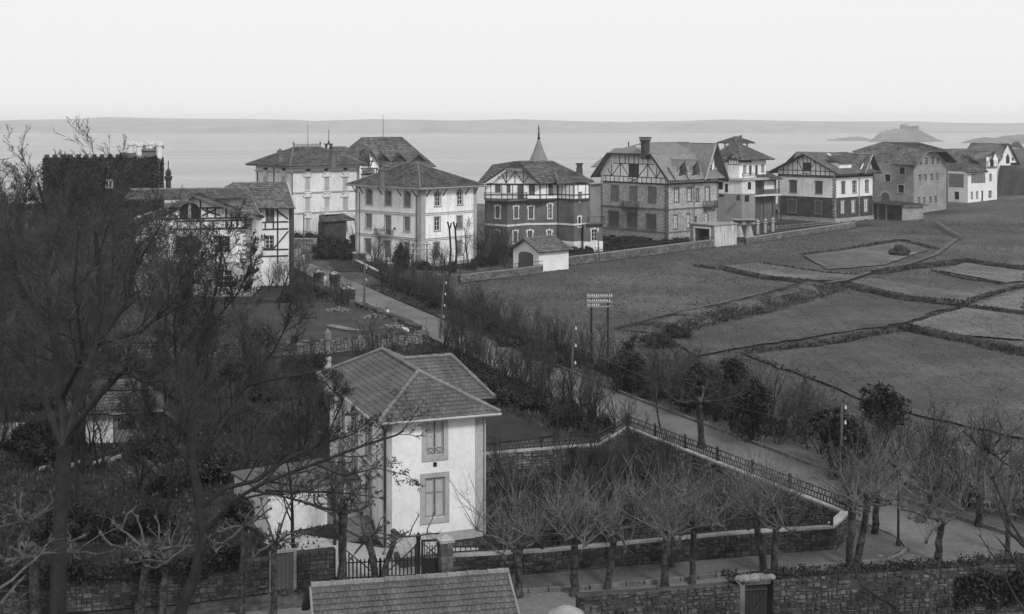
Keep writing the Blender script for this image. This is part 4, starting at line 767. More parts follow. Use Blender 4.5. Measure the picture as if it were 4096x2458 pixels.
    b = MB(); f = Face(h, (R.t(Ze(720, 0)[0]), .8), (R.t(Ze(835, 0)[0]), .8)); z0, z1 = f.z(f.L/2, Ze(0, 540)[1]), f.z(f.L/2, Ze(0, 486)[1]); f.slab(b, 0, f.L, z0-1, z1, -2.5, 0); d = b.build('dormer', M['white'], h.e); b = MB(); slope(b, f.P(-.4, z1, .5), f.P(f.L+.5, z1, .5), f.P(f.L+.8, z1+1.7, -3.2), f.P(-1.0, z1+1.7, -3.2), .45, .45); b.build('dormer_roof', M['tile'], d)
    b = MB(); u = h.run((0, vm-1.5), (1, 0), Ze(615, 0)[0]); b.prism([(u-.6, vm-2.6, zR-sl_*2.6+.15), (u+.3, vm-2.6, zR-sl_*2.6+.15), (u+.3, vm-.5, zR-sl_*.5+.15), (u-.6, vm-.5, zR-sl_*.5+.15)], (0, 0, .06)); b.build('skylight', M['paint'], h.e); downpipe(R, Ze, 1018, 610, 1020)
two_tone()
# ------------------------------------------------------------------ big stone farmhouse
def farm():
    h = corner_house('stone_farmhouse', 'massive stone farmhouse with broad hipped roof and arched doorway behind the two tone villa', 'house', Ze(1408, 985), 44, Ze(1015, 0)[0], Ze(1722, 0)[0]); L, R = h.L, h.R; ze = R.z(0, Ze(0, 498)[1]); ops = {L: [], R: []}
    for r in [(1270, 530, 1320, 598), (1130, 598, 1180, 668), (1257, 700, 1312, 773)]: ops[L].append(window(L, Ze, r, 'dark', 'trim', .25, deep=.35))
    for y, xs in [(600, (1453, 1506, 1568, 1620)), (820, (1446, 1495, 1555, 1606))]:
        for i, x in enumerate(xs): ops[R].append(window(R, Ze, (x, y-i*4, x+26, y+66-i*4), 'glass', None, .0, sill=True, deep=.3))
    for i, x in enumerate((1462, 1514, 1576, 1628)): ops[R].append(window(R, Ze, (x, 445-(0, 12, 16, 10)[i], x+28, 505-(0, 5, 8, 8)[i]), 'glass', None, .0, deep=.3))
    zg = R.z(R.L*.6, Ze(0, 378)[1])
    b = MB(); L.wall(b, 0, L.L, -1, ze, ops[L], dep=.36); b.build('wall', M['farm'], h.e); b = MB(); R.wall(b, 0, R.L, -1, ze, ops[R], dep=.32); b.build('wall', M['farm'], h.e)
    u0, u1 = R.t(Ze(1575, 0)[0]), R.t(Ze(1700, 0)[0]); us = R.t(Ze(1640, 0)[0])
    o2 = [o for o in ops[R] if o[3] > ze]; zs_ = max(o[3] for o in o2)+.3
    b = MB(); R.wall(b, R.L*.12, R.L*.92, ze, zs_, o2, dep=.32); R.quad = None
    P = R.P; ps = [(0, ze), (R.L*.12, ze), (R.L*.12, zs_)]; b.quad(*[P(t, z) for t, z in ps]); ps = [(R.L*.12, zs_), (R.L*.92, zs_), (R.L*.7, zg), (R.L*.45, zg)]; b.quad(*[P(t, z) for t, z in ps]); ps = [(R.L*.92, ze), (R.L, ze), (R.L*.92, zs_)]; b.quad(*[P(t, z) for t, z in ps]); b.build('gable_wall', M['farm'], h.e)
    backwalls(h, ze, 'farm')
    # arched door
    t0, t1, z0, z1 = L.rect(Ze, (1095, 772, 1175, 890)); c = (t0+t1)/2; rr = (t1-t0)/2; b = MB(); pts = [(t0, 0), (t1, 0)]+[(c+rr*math.cos(a), z1-rr+rr*math.sin(a)) for a in [math.pi*k/10 for k in range(11)]]; b.prism([L.P(t, z, .02) for t, z in pts], (L.n*.03).to_3d()); dr = b.build('door', M['shutter'], h.e)
    for k in range(11):
        a, a2 = math.pi*k/11, math.pi*(k+.92)/11; b = MB(); b.prism([L.P(c+q*math.cos(w_), z1-rr+q*math.sin(w_), .02) for q, w_ in ((rr, a), (rr*1.45, a), (rr*1.45, a2), (rr, a2))], (L.n*.12).to_3d()); b.build('arch_stone', M['trim'], dr)
    ov = 1.8; zo = ze-.3; vm = h.Lv*.5; yR = h.wor((h.Lu*.5, vm, 0)).y; zR = HC-(Ze(0, 288)[1]-HY)*yR/F
    def w(x, y, Y): return h.loc(W(Ze(x, y), Y))
    A, B_ = Vector((-ov, -ov, zo)), Vector((-ov, h.Lv+ov+3, zo)); yc = h.wor((0, 0, 0)).y
    gl, gr = w(1555, 372, yc+3.2), w(1722, 370, yc+6.5); rr_ = w(1823, 476, yc+9.5); r0, r1 = w(1100, 286, yc+14), w(1455, 291, yc+13); le = w(815, 372, yc+14)
    b = MB(); slope(b, B_, A, gl, gl+Vector((0, 0, 0)), .5, .5) if False else None
    slope(b, w(1045, 490, yc+8.5), A, gl, r0, .5, .5); slope(b, gl, gr, r1, r0, .5, .5); slope(b, gr, rr_, w(1700, 350, yc+14), r1, .5, .5); slope(b, le, w(1045, 490, yc+8.5), r0, r0, .5, .5); ro = b.build('roof', M['tile'], h.e)
    b = MB(); ridge_line(b, r0, r1, .16); ridge_line(b, A, gl, .13); b.build('ridge_cap', M['ridge'], ro)
    b = MB(); b.quad(A+Vector((0, 0, -.2)), gl+Vector((0, 0, -.2)), P(R.L*.45, zg, .02), P(0, ze, .02)); b.quad(gl+Vector((0, 0, -.2)), gr+Vector((0, 0, -.2)), P(R.L*.7, zg, .02), P(R.L*.45, zg, .02)); b.quad(gr+Vector((0, 0, -.2)), rr_+Vector((0, 0, -.2)), P(R.L, ze, .02), P(R.L*.7, zg, .02)); b.build('eave_lining', M['timber'], ro)
farm()
# ------------------------------------------------------------------ white house and white chapel-like house at the right
def white_house():
    z0 = 1.2; P = W(Ze(1930, 870), 352); h = House('white_house', 'bright white house with low tiled wing between the stone farmhouse and grassy hillside', 'house', (P.x, P.y), 30, 0)
    def w(x, y, Y): return h.loc(W(Ze(x, y), Y))
    h.Lu = h.run((0, 0), (1, 0), Ze(2212, 0)[0]); h.Lv = h.run((0, 0), (0, 1), Ze(1738, 0)[0]); R, L = Face(h, (0, 0), (h.Lu, 0)), Face(h, (0, h.Lv), (0, 0)); zt = L.z(L.L, Ze(0, 575)[1]); zt2 = R.z(R.L*.7, Ze(0, 500)[1]); ops = {L: [], R: []}
    tg = R.t(Ze(2110, 0)[0])
    for r, s in [((1960, 765, 1978, 840), 'glass'), ((2010, 762, 2028, 838), 'glass'), ((2062, 755, 2078, 880), 'dark'), ((2130, 755, 2158, 828), 'glass'), ((2138, 592, 2160, 668), 'glass'), ((2072, 585, 2088, 625), 'glass')]: ops[R].append(window(R, Ze, r, s, None if s == 'dark' else 'trim', .06, sill=False, deep=.25))
    ops[L].append(window(L, Ze, (1802, 765, 1846, 840), 'dark', 'paint', .12, deep=.2))
    b = MB(); L.wall(b, 0, L.L, 0, zt, ops[L]); b.build('wall', M['white2'], h.e); b = MB(); R.wall(b, 0, tg, 0, zt, ops[R]); R.wall(b, tg, R.L, 0, zt2+2, ops[R]); b.build('wall', M['white2'], h.e)
    t0, t1, z0_, z1 = R.rect(Ze, (1965, 590, 2095, 680)); b = MB(); R.slab(b, t0, t1, z0_, z1, .004, .04); 
    for k in range(5): R.slab(b, lerp(t0, t1, k/4)-.05, lerp(t0, t1, k/4)+.05, z0_, z1, .045, .12)
    b.build('balcony_glazing', M['shutterg'], h.e); t0, t1, z0_, z1 = L.rect(Ze, (1745, 590, 1890, 722)); b = MB(); L.slab(b, t0, t1, z0_, z1, .004, .04); b.build('boarded_panel', M['shutterg'], h.e)
    b = MB(); b.quad((h.Lu, 0, 0), (h.Lu, 12, 0), (h.Lu, 12, zt2), (h.Lu, 0, zt2)); b.build('back_wall', M['white2'], h.e)
    y0 = 352; b = MB(); slope(b, w(1765, 572, y0+8), w(1945, 578, y0-1.5), w(1890, 470, y0+7), w(1720, 362, y0+16), .5, .5); slope(b, w(1945, 578, y0-1.5), w(2130, 568, y0+3.5), w(1990, 450, y0+8), w(1890, 455, y0+8), .5, .5)
    slope(b, w(1720, 455, y0+13), w(1985, 458, y0+9), w(1990, 368, y0+14), w(1700, 362, y0+16), .5, .5); slope(b, w(1985, 458, y0+4), w(2145, 452, y0+5), w(2196, 368, y0+5), w(1900, 366, y0+12), .5, .5); slope(b, w(2150, 455, y0+3), w(2256, 448, y0+9), w(2196, 366, y0+9), w(2196, 366, y0+2), .5, .5); ro = b.build('roof', M['tile'], h.e)
    gf = Face(h, (R.t(Ze(2112, 0)[0]), -.4), (R.t(Ze(2212, 0)[0]), -.4)); zz0, zz1 = gf.z(gf.L/2, Ze(0, 525)[1]), gf.z(gf.L/2, Ze(0, 400)[1]); gable(gf, [(0, zz0), (gf.L, zz0), (gf.L, lerp(zz0, zz1, .5)), (gf.L*.75, zz1), (0, lerp(zz0, zz1, .5))], 'white', th=.4)
    for k in range(6): t = lerp(.1, gf.L-.1, k/5); b = MB(); gf.slab(b, t-.07, t+.07, zz0, lerp(zz0, zz1, .5), .004, .06); b.build('timber', M['timber'], h.e)
    window(gf, Ze, (2150, 455, 2176, 520), 'dark', 'timber', .06, sill=False, deep=-.04); b = MB(); gf.slab(b, 0, gf.L, zz0-.1, zz0+.1, .004, .08); b.build('timber', M['timber'], h.e)
white_house()
def far_white():
    P = W(Ze(2215, 560), 470); h = House('steep_gabled_house', 'far white house with steep pointed gable and pointed window at the right edge', 'house', (P.x, P.y), 20, 0)
    def w(x, y, Y): return h.loc(W(Ze(x, y), Y))
    f = Face(h, (0, 0), (h.run((0, 0), (1, 0), Ze(2402, 0)[0]), 0)); zb, z1 = f.z(0, Ze(0, 575)[1]), f.z(f.L*.57, Ze(0, 318)[1]); ze = f.z(f.L, Ze(0, 485)[1])
    gable(f, [(0, zb-6), (f.L*.68, zb-6), (f.L*.68, ze), (f.L*1.0, ze), (f.L*.57, z1), (f.L*.0, f.z(0, Ze(0, 540)[1]))], 'white2', th=.5)
    t0, t1, z0, z2 = f.rect(Ze, (2298, 395, 2332, 492)); b = MB(); b.prism([f.P(t, z, .01) for t, z in [(t0, z0), (t1, z0), (t1, lerp(z0, z2, .6)), ((t0+t1)/2, z2), (t0, lerp(z0, z2, .6))]], (f.n*.06).to_3d()); b.build('window', M['glass'], h.e)
    t0, t1, z0, z2 = f.rect(Ze, (2355, 435, 2373, 465)); b = MB(); f.slab(b, t0, t1, z0, z2, .01, .06); b.build('window', M['glass'], h.e)
    b = MB(); A, B_ = f.P(-1.5, f.z(0, Ze(0, 548)[1]), 1), f.P(f.L*.57, z1+.5, 1); slope(b, w(1918, 360, 478), w(2255, 460, 470), w(2330, 298, 474), w(1960, 292, 486), .5, .5); slope(b, f.P(f.L+1, ze-.8, -8), f.P(f.L+1, ze-.8, 1), B_, f.P(f.L*.57, z1+.5, -10), .5, .5); b.build('roof', M['tile'], h.e)
    b = MB(); slope(b, w(2330, 330, 480), w(2480, 350, 480), w(2420, 282, 484), w(2380, 282, 484), .5, .5); b.build('rear_roof', M['tile'], h.e)
    b = MB(); f.slab(b, 0, f.L*.68, zb-12, zb, -9, -.51); b.build('wall', M['white2'], h.e)
far_white()
# dark low shed before the farmhouse
def shed():
    h = corner_house('field_shed', 'dark low lean-to shed with flat roof in front of the stone farmhouse', 'shed', Ze(1300, 1045), 40, Ze(1015, 0)[0], Ze(1500, 0)[0]); zt = h.R.z(0, Ze(0, 895)[1])
    b = MB(); h.L.wall(b, 0, h.L.L, -1, zt, []); b.build('wall', M['darkbrick'], h.e); b = MB(); h.R.wall(b, 0, h.R.L, -1, zt-.5, []); b.build('wall', M['farm'], h.e)
    for x in (1065, 1145, 1300): t = h.L.t(Ze(x, 0)[0]); b = MB(); h.L.slab(b, t-.1, t+.1, 0, zt, .01, .15); b.build('post', M['plank'], h.e)
    t0, t1, z0, z1 = h.L.rect(Ze, (1165, 962, 1205, 1035)); b = MB(); h.L.slab(b, t0, t1, 0, z1, .01, .05); b.build('door', M['dark'], h.e)
    b = MB(); slope(b, (-.8, -.8, zt), (h.Lu+1, -.8, zt-.3), (h.Lu+1, h.Lv+.5, zt+.3), (-.8, h.Lv+.5, zt+.35), .6, .5); b.build('roof', M['tile'], h.e)
shed()
# ------------------------------------------------------------------ left half timbered house (square on)
Zl = Z(400, 700, 3.0913)
def left_house():
    Y = 172.0; P = W(Zl(430, 0), Y); h = House('half_timbered_house', 'half timbered house with wide low gable and brick quoins half hidden by bare trees', 'house', (P.x, P.y), 3)
    Fm = Face(h, (0, 0), (h.run((0, 0), (1, 0), Zl(1862, 0)[0]), 0)); zw = Fm.z(Fm.L, Zl(0, 540)[1]); ops = []
    for r in [(1455, 755, 1605, 960), (930, 760, 1210, 1000), (1430, 1175, 1632, 1395), (1000, 1190, 1165, 1395), (560, 770, 700, 990)]: ops.append(window(Fm, Zl, r, 'glass', 'trimlight' if r[1] < 1000 else 'trim', .12, deep=.25))
    b = MB(); Fm.wall(b, 0, Fm.L, Fm.z(Fm.L, Zl(0, 1070)[1]), zw, ops); b.build('wall', M['white'], h.e); b = MB(); Fm.wall(b, 0, Fm.L, 0, Fm.z(Fm.L, Zl(0, 1070)[1]), ops); b.build('lower_wall', M['rubblel'], h.e)
    ap = Fm.px(Zl(1180, 262)); re = Fm.px(Zl(1862, 520)); gable(Fm, [(0, zw), (Fm.L, zw), (Fm.L, re[1]), (ap[0], ap[1]-.2), (0, ap[1]-.2-(Fm.L-0)*0-(ap[1]-re[1])*.9)], 'white', o=.02, th=.3)
    for p, q in [((760, 408), (1250, 408)), ((1250, 408), (1620, 405)), ((700, 545), (1800, 525)), ((950, 572), (1800, 555)), ((900, 675), (1800, 655)), ((1243, 320), (1243, 740)), ((1265, 425), (1480, 500)), ((1265, 505), (1440, 420)), ((1325, 410), (1325, 520)), ((1425, 410), (1425, 520)), ((1560, 410), (1560, 520)), ((1628, 470), (1628, 520)), ((1700, 490), (1700, 520)), ((1560, 560), (1560, 655)), ((1695, 560), (1695, 655)), ((1625, 560), (1625, 655)), ((765, 420), (955, 520)), ((765, 515), (955, 425)), ((870, 410), (870, 530)), ((1400, 560), (1400, 660)), ((1805, 520), (1805, 660)), ((960, 560), (960, 670)), ((700, 560), (700, 670))]: timber(Fm, Zl, p, q, .2, o=.02)
    t0, t1, z0, z1 = Fm.rect(Zl, (985, 345, 1235, 548)); c, r_ = (t0+t1)/2, (t1-t0)/2; b = MB(); pts = [(t0, z0), (t1, z0)]+[(c+r_*math.cos(a), z1-r_*.75+r_*.75*math.sin(a)) for a in [math.pi*k/10 for k in range(11)]]; b.prism([Fm.P(t, z, .04) for t, z in pts], (Fm.n*.05).to_3d()); wv = b.build('arched_opening', M['dark'], h.e); b = MB(); Fm.slab(b, c-.18, c+.18, z0, z1-.1, .1, .16); b.build('mullion', M['trim'], wv)
    b = MB()
    for k in range(int(zw/.3)): z = k*.3; q = (1.0, .62)[k % 2]; Fm.slab(b, Fm.L-q, Fm.L+.04, z+.01, z+.28, .005, .07); b.box(Fm.L+.003, Fm.L+.06, 0, 1.2-q*.6, z+.01, z+.28)
    tag(b.build('quoins', M['brickq'], h.e), kind='stuff'); b = MB(); b.quad((Fm.L, 0, 0), (Fm.L, 12, 0), (Fm.L, 12, zw), (Fm.L, 0, zw)); b.quad((0, 0, 0), (0, 12, 0), (0, 12, zw), (0, 0, zw)); b.build('side_wall', M['white'], h.e)
    # gable roof (verges towards us) and the long roof behind it
    A, B_, T = Fm.P(ap[0]-(re[0]-ap[0])*1.15, re[1]-.55, 1.1), Fm.P(Fm.L+1.4, Fm.z(Fm.L, Zl(0, 525)[1])-.1, 1.1), Fm.P(ap[0], ap[1]+.25, 1.1); k = Vector((0, 4.5, 0)); b = MB(); slope(b, A+k, A, T, T+k, .45, .4) if False else slope(b, A, T, T+k, A+k, .45, .4); slope(b, T, B_, B_+k, T+k, .45, .4); r2 = b.build('gable_roof', M['tile'], h.e)
    for p, q in ((A, T), (T, B_)): b = MB(); b.bar(p+Vector((0, -.1, -.1)), q+Vector((0, -.1, -.1)), .12, .36); b.build('barge_board', M['trimdark'], r2)
    def w(x, y, Y_): return h.loc(W(Zl(x, y), Y_))
    b = MB(); slope(b, w(300, 300, Y+1), w(1820, 285, Y+1), w(1790, 165, Y+6), w(380, 180, Y+6), .42, .3, .07); slope(b, w(1740, 470, Y-.4), w(1985, 495, Y+1), w(1820, 168, Y+6), w(1790, 165, Y+6), .42, .3, .07); slope(b, w(1985, 500, Y+12), w(1985, 495, Y+1), w(1820, 168, Y+6), w(1820, 168, Y+8), .42, .3, .07); slope(b, w(1820, 285, Y+11), w(300, 300, Y+11), w(380, 180, Y+6), w(1790, 165, Y+6), .42, .3, .07); ro = b.build('roof', M['tile'], h.e)
    b = MB(); ridge_line(b, w(380, 178, Y+6), w(1800, 163, Y+6), .15); ridge_line(b, w(1825, 166, Y+6), w(1980, 490, Y+.8), .12); b.build('ridge_cap', M['ridge'], ro)
    b = MB(); f = Face(h, (w(1350, 0, Y+1.6).x, 1.6), (w(1752, 0, Y+1.6).x, 1.6)); f.slab(b, 0, f.L, f.z(0, Zl(0, 440)[1])-1, f.z(0, Zl(0, 300)[1]), -3, 0); b.build('dormer', M['cream'], h.e)
    p = w(845, 180, Y+7); b = MB(); b.lathe((p.x, p.y, p.z-1), [(.36, 0), (.36, 2.2), (.54, 2.5), (.54, 2.8), (.32, 2.85), (.42, 3.1), (.36, 3.5), (.16, 3.8), (.07, 3.9), (.07, 4.9)], 10); b.build('chimney', M['darkbrick'], h.e)
    # right hand block
    Y2 = 184.0; a = h.loc(W(Zl(1840, 0), Y2)); e_ = h.loc(W(Zl(2335, 0), Y2)); Fr = Face(h, (a.x, a.y), (e_.x, a.y)); zt = Fr.z(0, Zl(0, 415)[1]); o = []
    o.append(window(Fr, Zl, (2052, 420, 2150, 580), 'shut', 'timber', .06, sill=False)); o.append(window(Fr, Zl, (2045, 758, 2140, 905), 'glass', 'timber', .12))
    b = MB(); Fr.wall(b, 0, Fr.L, 0, zt, o); b.build('wall', M['white2'], h.e); b = MB(); b.box(e_.x+.003, e_.x+.35, a.y-.05, a.y+3, 0, zt); b.build('side_wall', M['timber'], h.e)  # side wall coloured dark to stand for its shadowed side
    for p, q in [((1872, 590), (2330, 577)), ((1855, 678), (2330, 665)), ((1910, 540), (1910, 675)), ((1975, 430), (1975, 672)), ((2045, 585), (2045, 670)), ((2145, 580), (2145, 668)), ((2197, 425), (2197, 1100)), ((2170, 430), (2330, 545)), ((1855, 710), (2020, 905)), ((2330, 695), (2150, 905)), ((1850, 930), (2330, 918)), ((1850, 1010), (2330, 998)), ((2020, 910), (2160, 908))]: timber(Fr, Zl, p, q, .2)
    b = MB(); slope(b, w(1760, 410, Y2-1), w(2412, 406, Y2-1), w(2312, 92, Y2+4.5), w(1630, 102, Y2+4.5), .42, .42, .06); slope(b, w(2412, 406, Y2+10), w(1760, 410, Y2+10), w(1630, 102, Y2+4.5), w(2312, 92, Y2+4.5), .42, .42, .06); slope(b, w(1440, 200, Y2+2), w(1765, 410, Y2-1), w(1700, 250, Y2+2), w(1630, 102, Y2+4.5), .42, .42, .06); ro = b.build('roof', M['tile'], h.e); b = MB(); ridge_line(b, w(1630, 100, Y2+4.5), w(2312, 90, Y2+4.5), .14); b.build('ridge_cap', M['ridge'], ro)
    b = MB(); b.bar(w(2414, 412, Y2-1.1), w(2314, 94, Y2+4.4), .2, .25); b.build('barge_board', M['trim'], ro)
left_house()
# ------------------------------------------------------------------ ivy grown castellated house
def castle():
    Y = 262.0; P = W(Za(415, 0), Y); h = House('castellated_house', 'ivy covered house with battlements and four round corner turrets on its tower', 'house', (P.x, P.y), 14); f = Face(h, (0, 0), (h.run((0, 0), (1, 0), Za(1538, 0)[0]), 0)); z1 = f.z(f.L, Za(0, 568)[1]); b = MB(); b.box(0, f.L, 0, 14, 0, z1); b.build('wall', M['grey'], h.e)
    b = MB(); n = int(f.L/1.5)
    for k in range(n):
        t = (k+.2)*1.5
        if t < f.L*.75: f.slab(b, t, t+.85, z1, z1+1.0, -.5, .1)
    f.slab(b, 0, f.L*.76, z1-.1, z1+.35, -.5, .12); tag(b.build('battlement', M['darkbrick'], h.e)); b = MB(); r = random.Random(5)
    for k in range(15000):     # ivy leaves over the two visible walls
        t, z = r.random()*f.L, r.random()*(z1+.4); o_ = .1+.5*abs(noise.noise(Vector((t*.5, z*.5, 0))))+r.random()*.2
        c = f.P(t, z, o_); s = .22+r.random()*.2; a = Vector((r.uniform(-1, 1), r.uniform(-1, .2), r.uniform(-1, 1))).normalized()*s; d = Vector((r.uniform(-1, 1), r.uniform(-1, .2), r.uniform(-1, 1))).normalized()*s; b.add([c, c+a, c+a+d, c+d], [(0, 1, 2, 3)])
    for k in range(4000): y, z = r.random()*12, r.random()*z1; c = Vector((f.L+.1+r.random()*.4, y, z)); s = .3; a = Vector((r.uniform(-.3, 1), r.uniform(-1, 1), r.uniform(-1, 1)))*s; d = Vector((r.uniform(-.3, 1), r.uniform(-1, 1), r.uniform(-1, 1)))*s; b.add([c, c+a, c+a+d, c+d], [(0, 1, 2, 3)])
    tag(b.build('ivy', M['scrub'], h.e), kind='stuff')
    t0, t1 = f.t(Za(1355, 0)[0]), f.t(Za(1530, 0)[0]); z2 = f.z(t1, Za(0, 492)[1]); b = MB(); f.slab(b, t0, t1, z1-.3, z2, -6, -.2); f.slab(b, t0-.3, t1+.3, z2, z2+.3, -6.3, .1); f.slab(b, t0+2, t1, z2+.3, z2+.7, -6, -5.6)
    for k in range(4): f.slab(b, t0+.3+k*1.2, t0+.95+k*1.2, z2+.3, z2+1.1, -6, -5.6)
    f.slab(b, t0-4, t0, z1-.2, z1+1.2, -6, -.3); b.build('tower', M['greydark'], h.e)
    for x, y0, y1, o_ in [(1262, 545, 398, -1), (1343, 530, 405, -.3), (1447, 470, 398, -6), (1538, 560, 403, -.2)]:
        t = f.t(Za(x, 0)[0]); q = f.P(t, 0, o_); za, zb_ = f.z(t, Za(0, y0)[1]), f.z(t, Za(0, y1)[1]); b = MB(); b.lathe((q.x, q.y, 0), [(.2, za-.9), (.6, za), (.6, zb_-.9), (.8, zb_-.8), (.8, zb_-.35)], 10)
        for k in range(6): a = k*math.pi/3; b.box(q.x+.6*math.cos(a)-.17, q.x+.6*math.cos(a)+.17, q.y+.6*math.sin(a)-.17, q.y+.6*math.sin(a)+.17, zb_-.35, zb_)
        b.build('turret', M['trimlight'], h.e)
    t0, t1, z0, z3 = f.rect(Za, (1028, 780, 1078, 850)); b = MB(); f.slab(b, t0-.3, t1+.3, z0, z3+.3, .5, .9); wv = b.build('window', M['trim'], h.e); b = MB(); f.slab(b, t0, (t0+t1)/2-.1, z0+.1, z3, .91, .95); f.slab(b, (t0+t1)/2+.1, t1, z0+.1, z3, .91, .95); b.build('pane', M['glass'], wv)
castle()
# ------------------------------------------------------------------ near white house
Zn, Z5, Z6, Z7, Z4 = Z(1100, 1350), Z(1024, 1844), Z(2048, 1844), Z(3072, 1844), Z(0, 1844)
def tiles_real(parent, A, B, C, D, course, tw, m, lip=.045, r=rnd, ridgem=None):
    """each course of overlapping tiles is one object; every tile a small tilted slab"""
    A, B, C, D = map(Vector, (A, B, C, D)); N = (B-A).cross((D+C)/2-A).normalized()
    if N.z < 0: N = -N
    Hh = ((D+C)/2-(A+B)/2).length; n = max(2, round(Hh/course)); ex = (B-A).normalized()
    for i in range(n):
        a, c, a2, c2 = lerp(A, D, i/n), lerp(B, C, i/n), lerp(A, D, (i+1)/n), lerp(B, C, (i+1)/n); wd_ = (c-a).length; k = max(1, round(wd_/tw)); b = MB(); off = .5 if i % 2 else 0
        w1 = (c2-a2).length; x0 = (a-A).dot(ex); sx = (a2-a).dot(ex); ex1 = (c2-c).dot(ex); up = ((a2+c2)/2-(a+c)/2); up -= ex*up.dot(ex); H1 = up.length; up = up.normalized()
        j0 = math.floor(x0/tw)-1; j1 = math.ceil((x0+wd_)/tw)+1
        for j in range(j0, j1):
            l, q = (j+off)*tw-x0, (j+off+1)*tw-x0-.012      # tile extent measured from a along ex
            lo, hi = max(l, 0), min(q, wd_); 
            lt, ht = max(l, sx), min(q, wd_+ex1)
            if hi-lo < .02 and ht-lt < .02: continue
            if hi < lo: lo = hi = max(min((l+q)/2, wd_), 0)
            if ht < lt: lt = ht = max(min((l+q)/2, wd_+ex1), sx)
            dz, dy = r.uniform(-.012, .014), r.uniform(-.02, .02); tl = r.uniform(-.008, .008); e = -up*(.07+dy)
            p = [a+ex*lo+N*(lip+dz)+e, a+ex*hi+N*(lip+dz+tl)+e, a+ex*ht+up*H1+N*.006, a+ex*lt+up*H1+N*.006]; g = [a+ex*lo+N*(lip+dz-.035)+e, a+ex*hi+N*(lip+dz+tl-.035)+e]
            b.add(p+g, [(0, 1, 2, 3), (4, 5, 1, 0), (0, 3, 4), (1, 5, 2)])
        if b.v: b.build('tile_course', m, parent)
    b = MB(); T = N*-.16; E = N*-.01; b.add([A+E, B+E, C+E, D+E, A+T, B+T, C+T, D+T], [(0, 1, 2, 3), (4, 7, 6, 5), (0, 4, 5, 1), (1, 5, 6, 2), (2, 6, 7, 3), (3, 7, 4, 0)]); b.build('roof_deck', M['timber'], parent)
def ridge_tiles(parent, P, Q, r=.13, seg=.42):
    P, Q = Vector(P), Vector(Q); L = (Q-P).length; n = max(1, round(L/seg)); d = (Q-P)/L
    me = None
    for i in range(n):
        a, c = lerp(P, Q, i/n), lerp(P, Q, (i+1)/n)+d*.05; b = MB(); z = Vector((0, 0, rnd.uniform(-.012, .012))); k = rnd.uniform(.94, 1.06)
        b.tube([a+z, lerp(a, c, .15)+z, c+z], [r*1.2*k, r*1.02*k, r*.92*k], 7); b.build('ridge_tile', M['ridge'], parent)
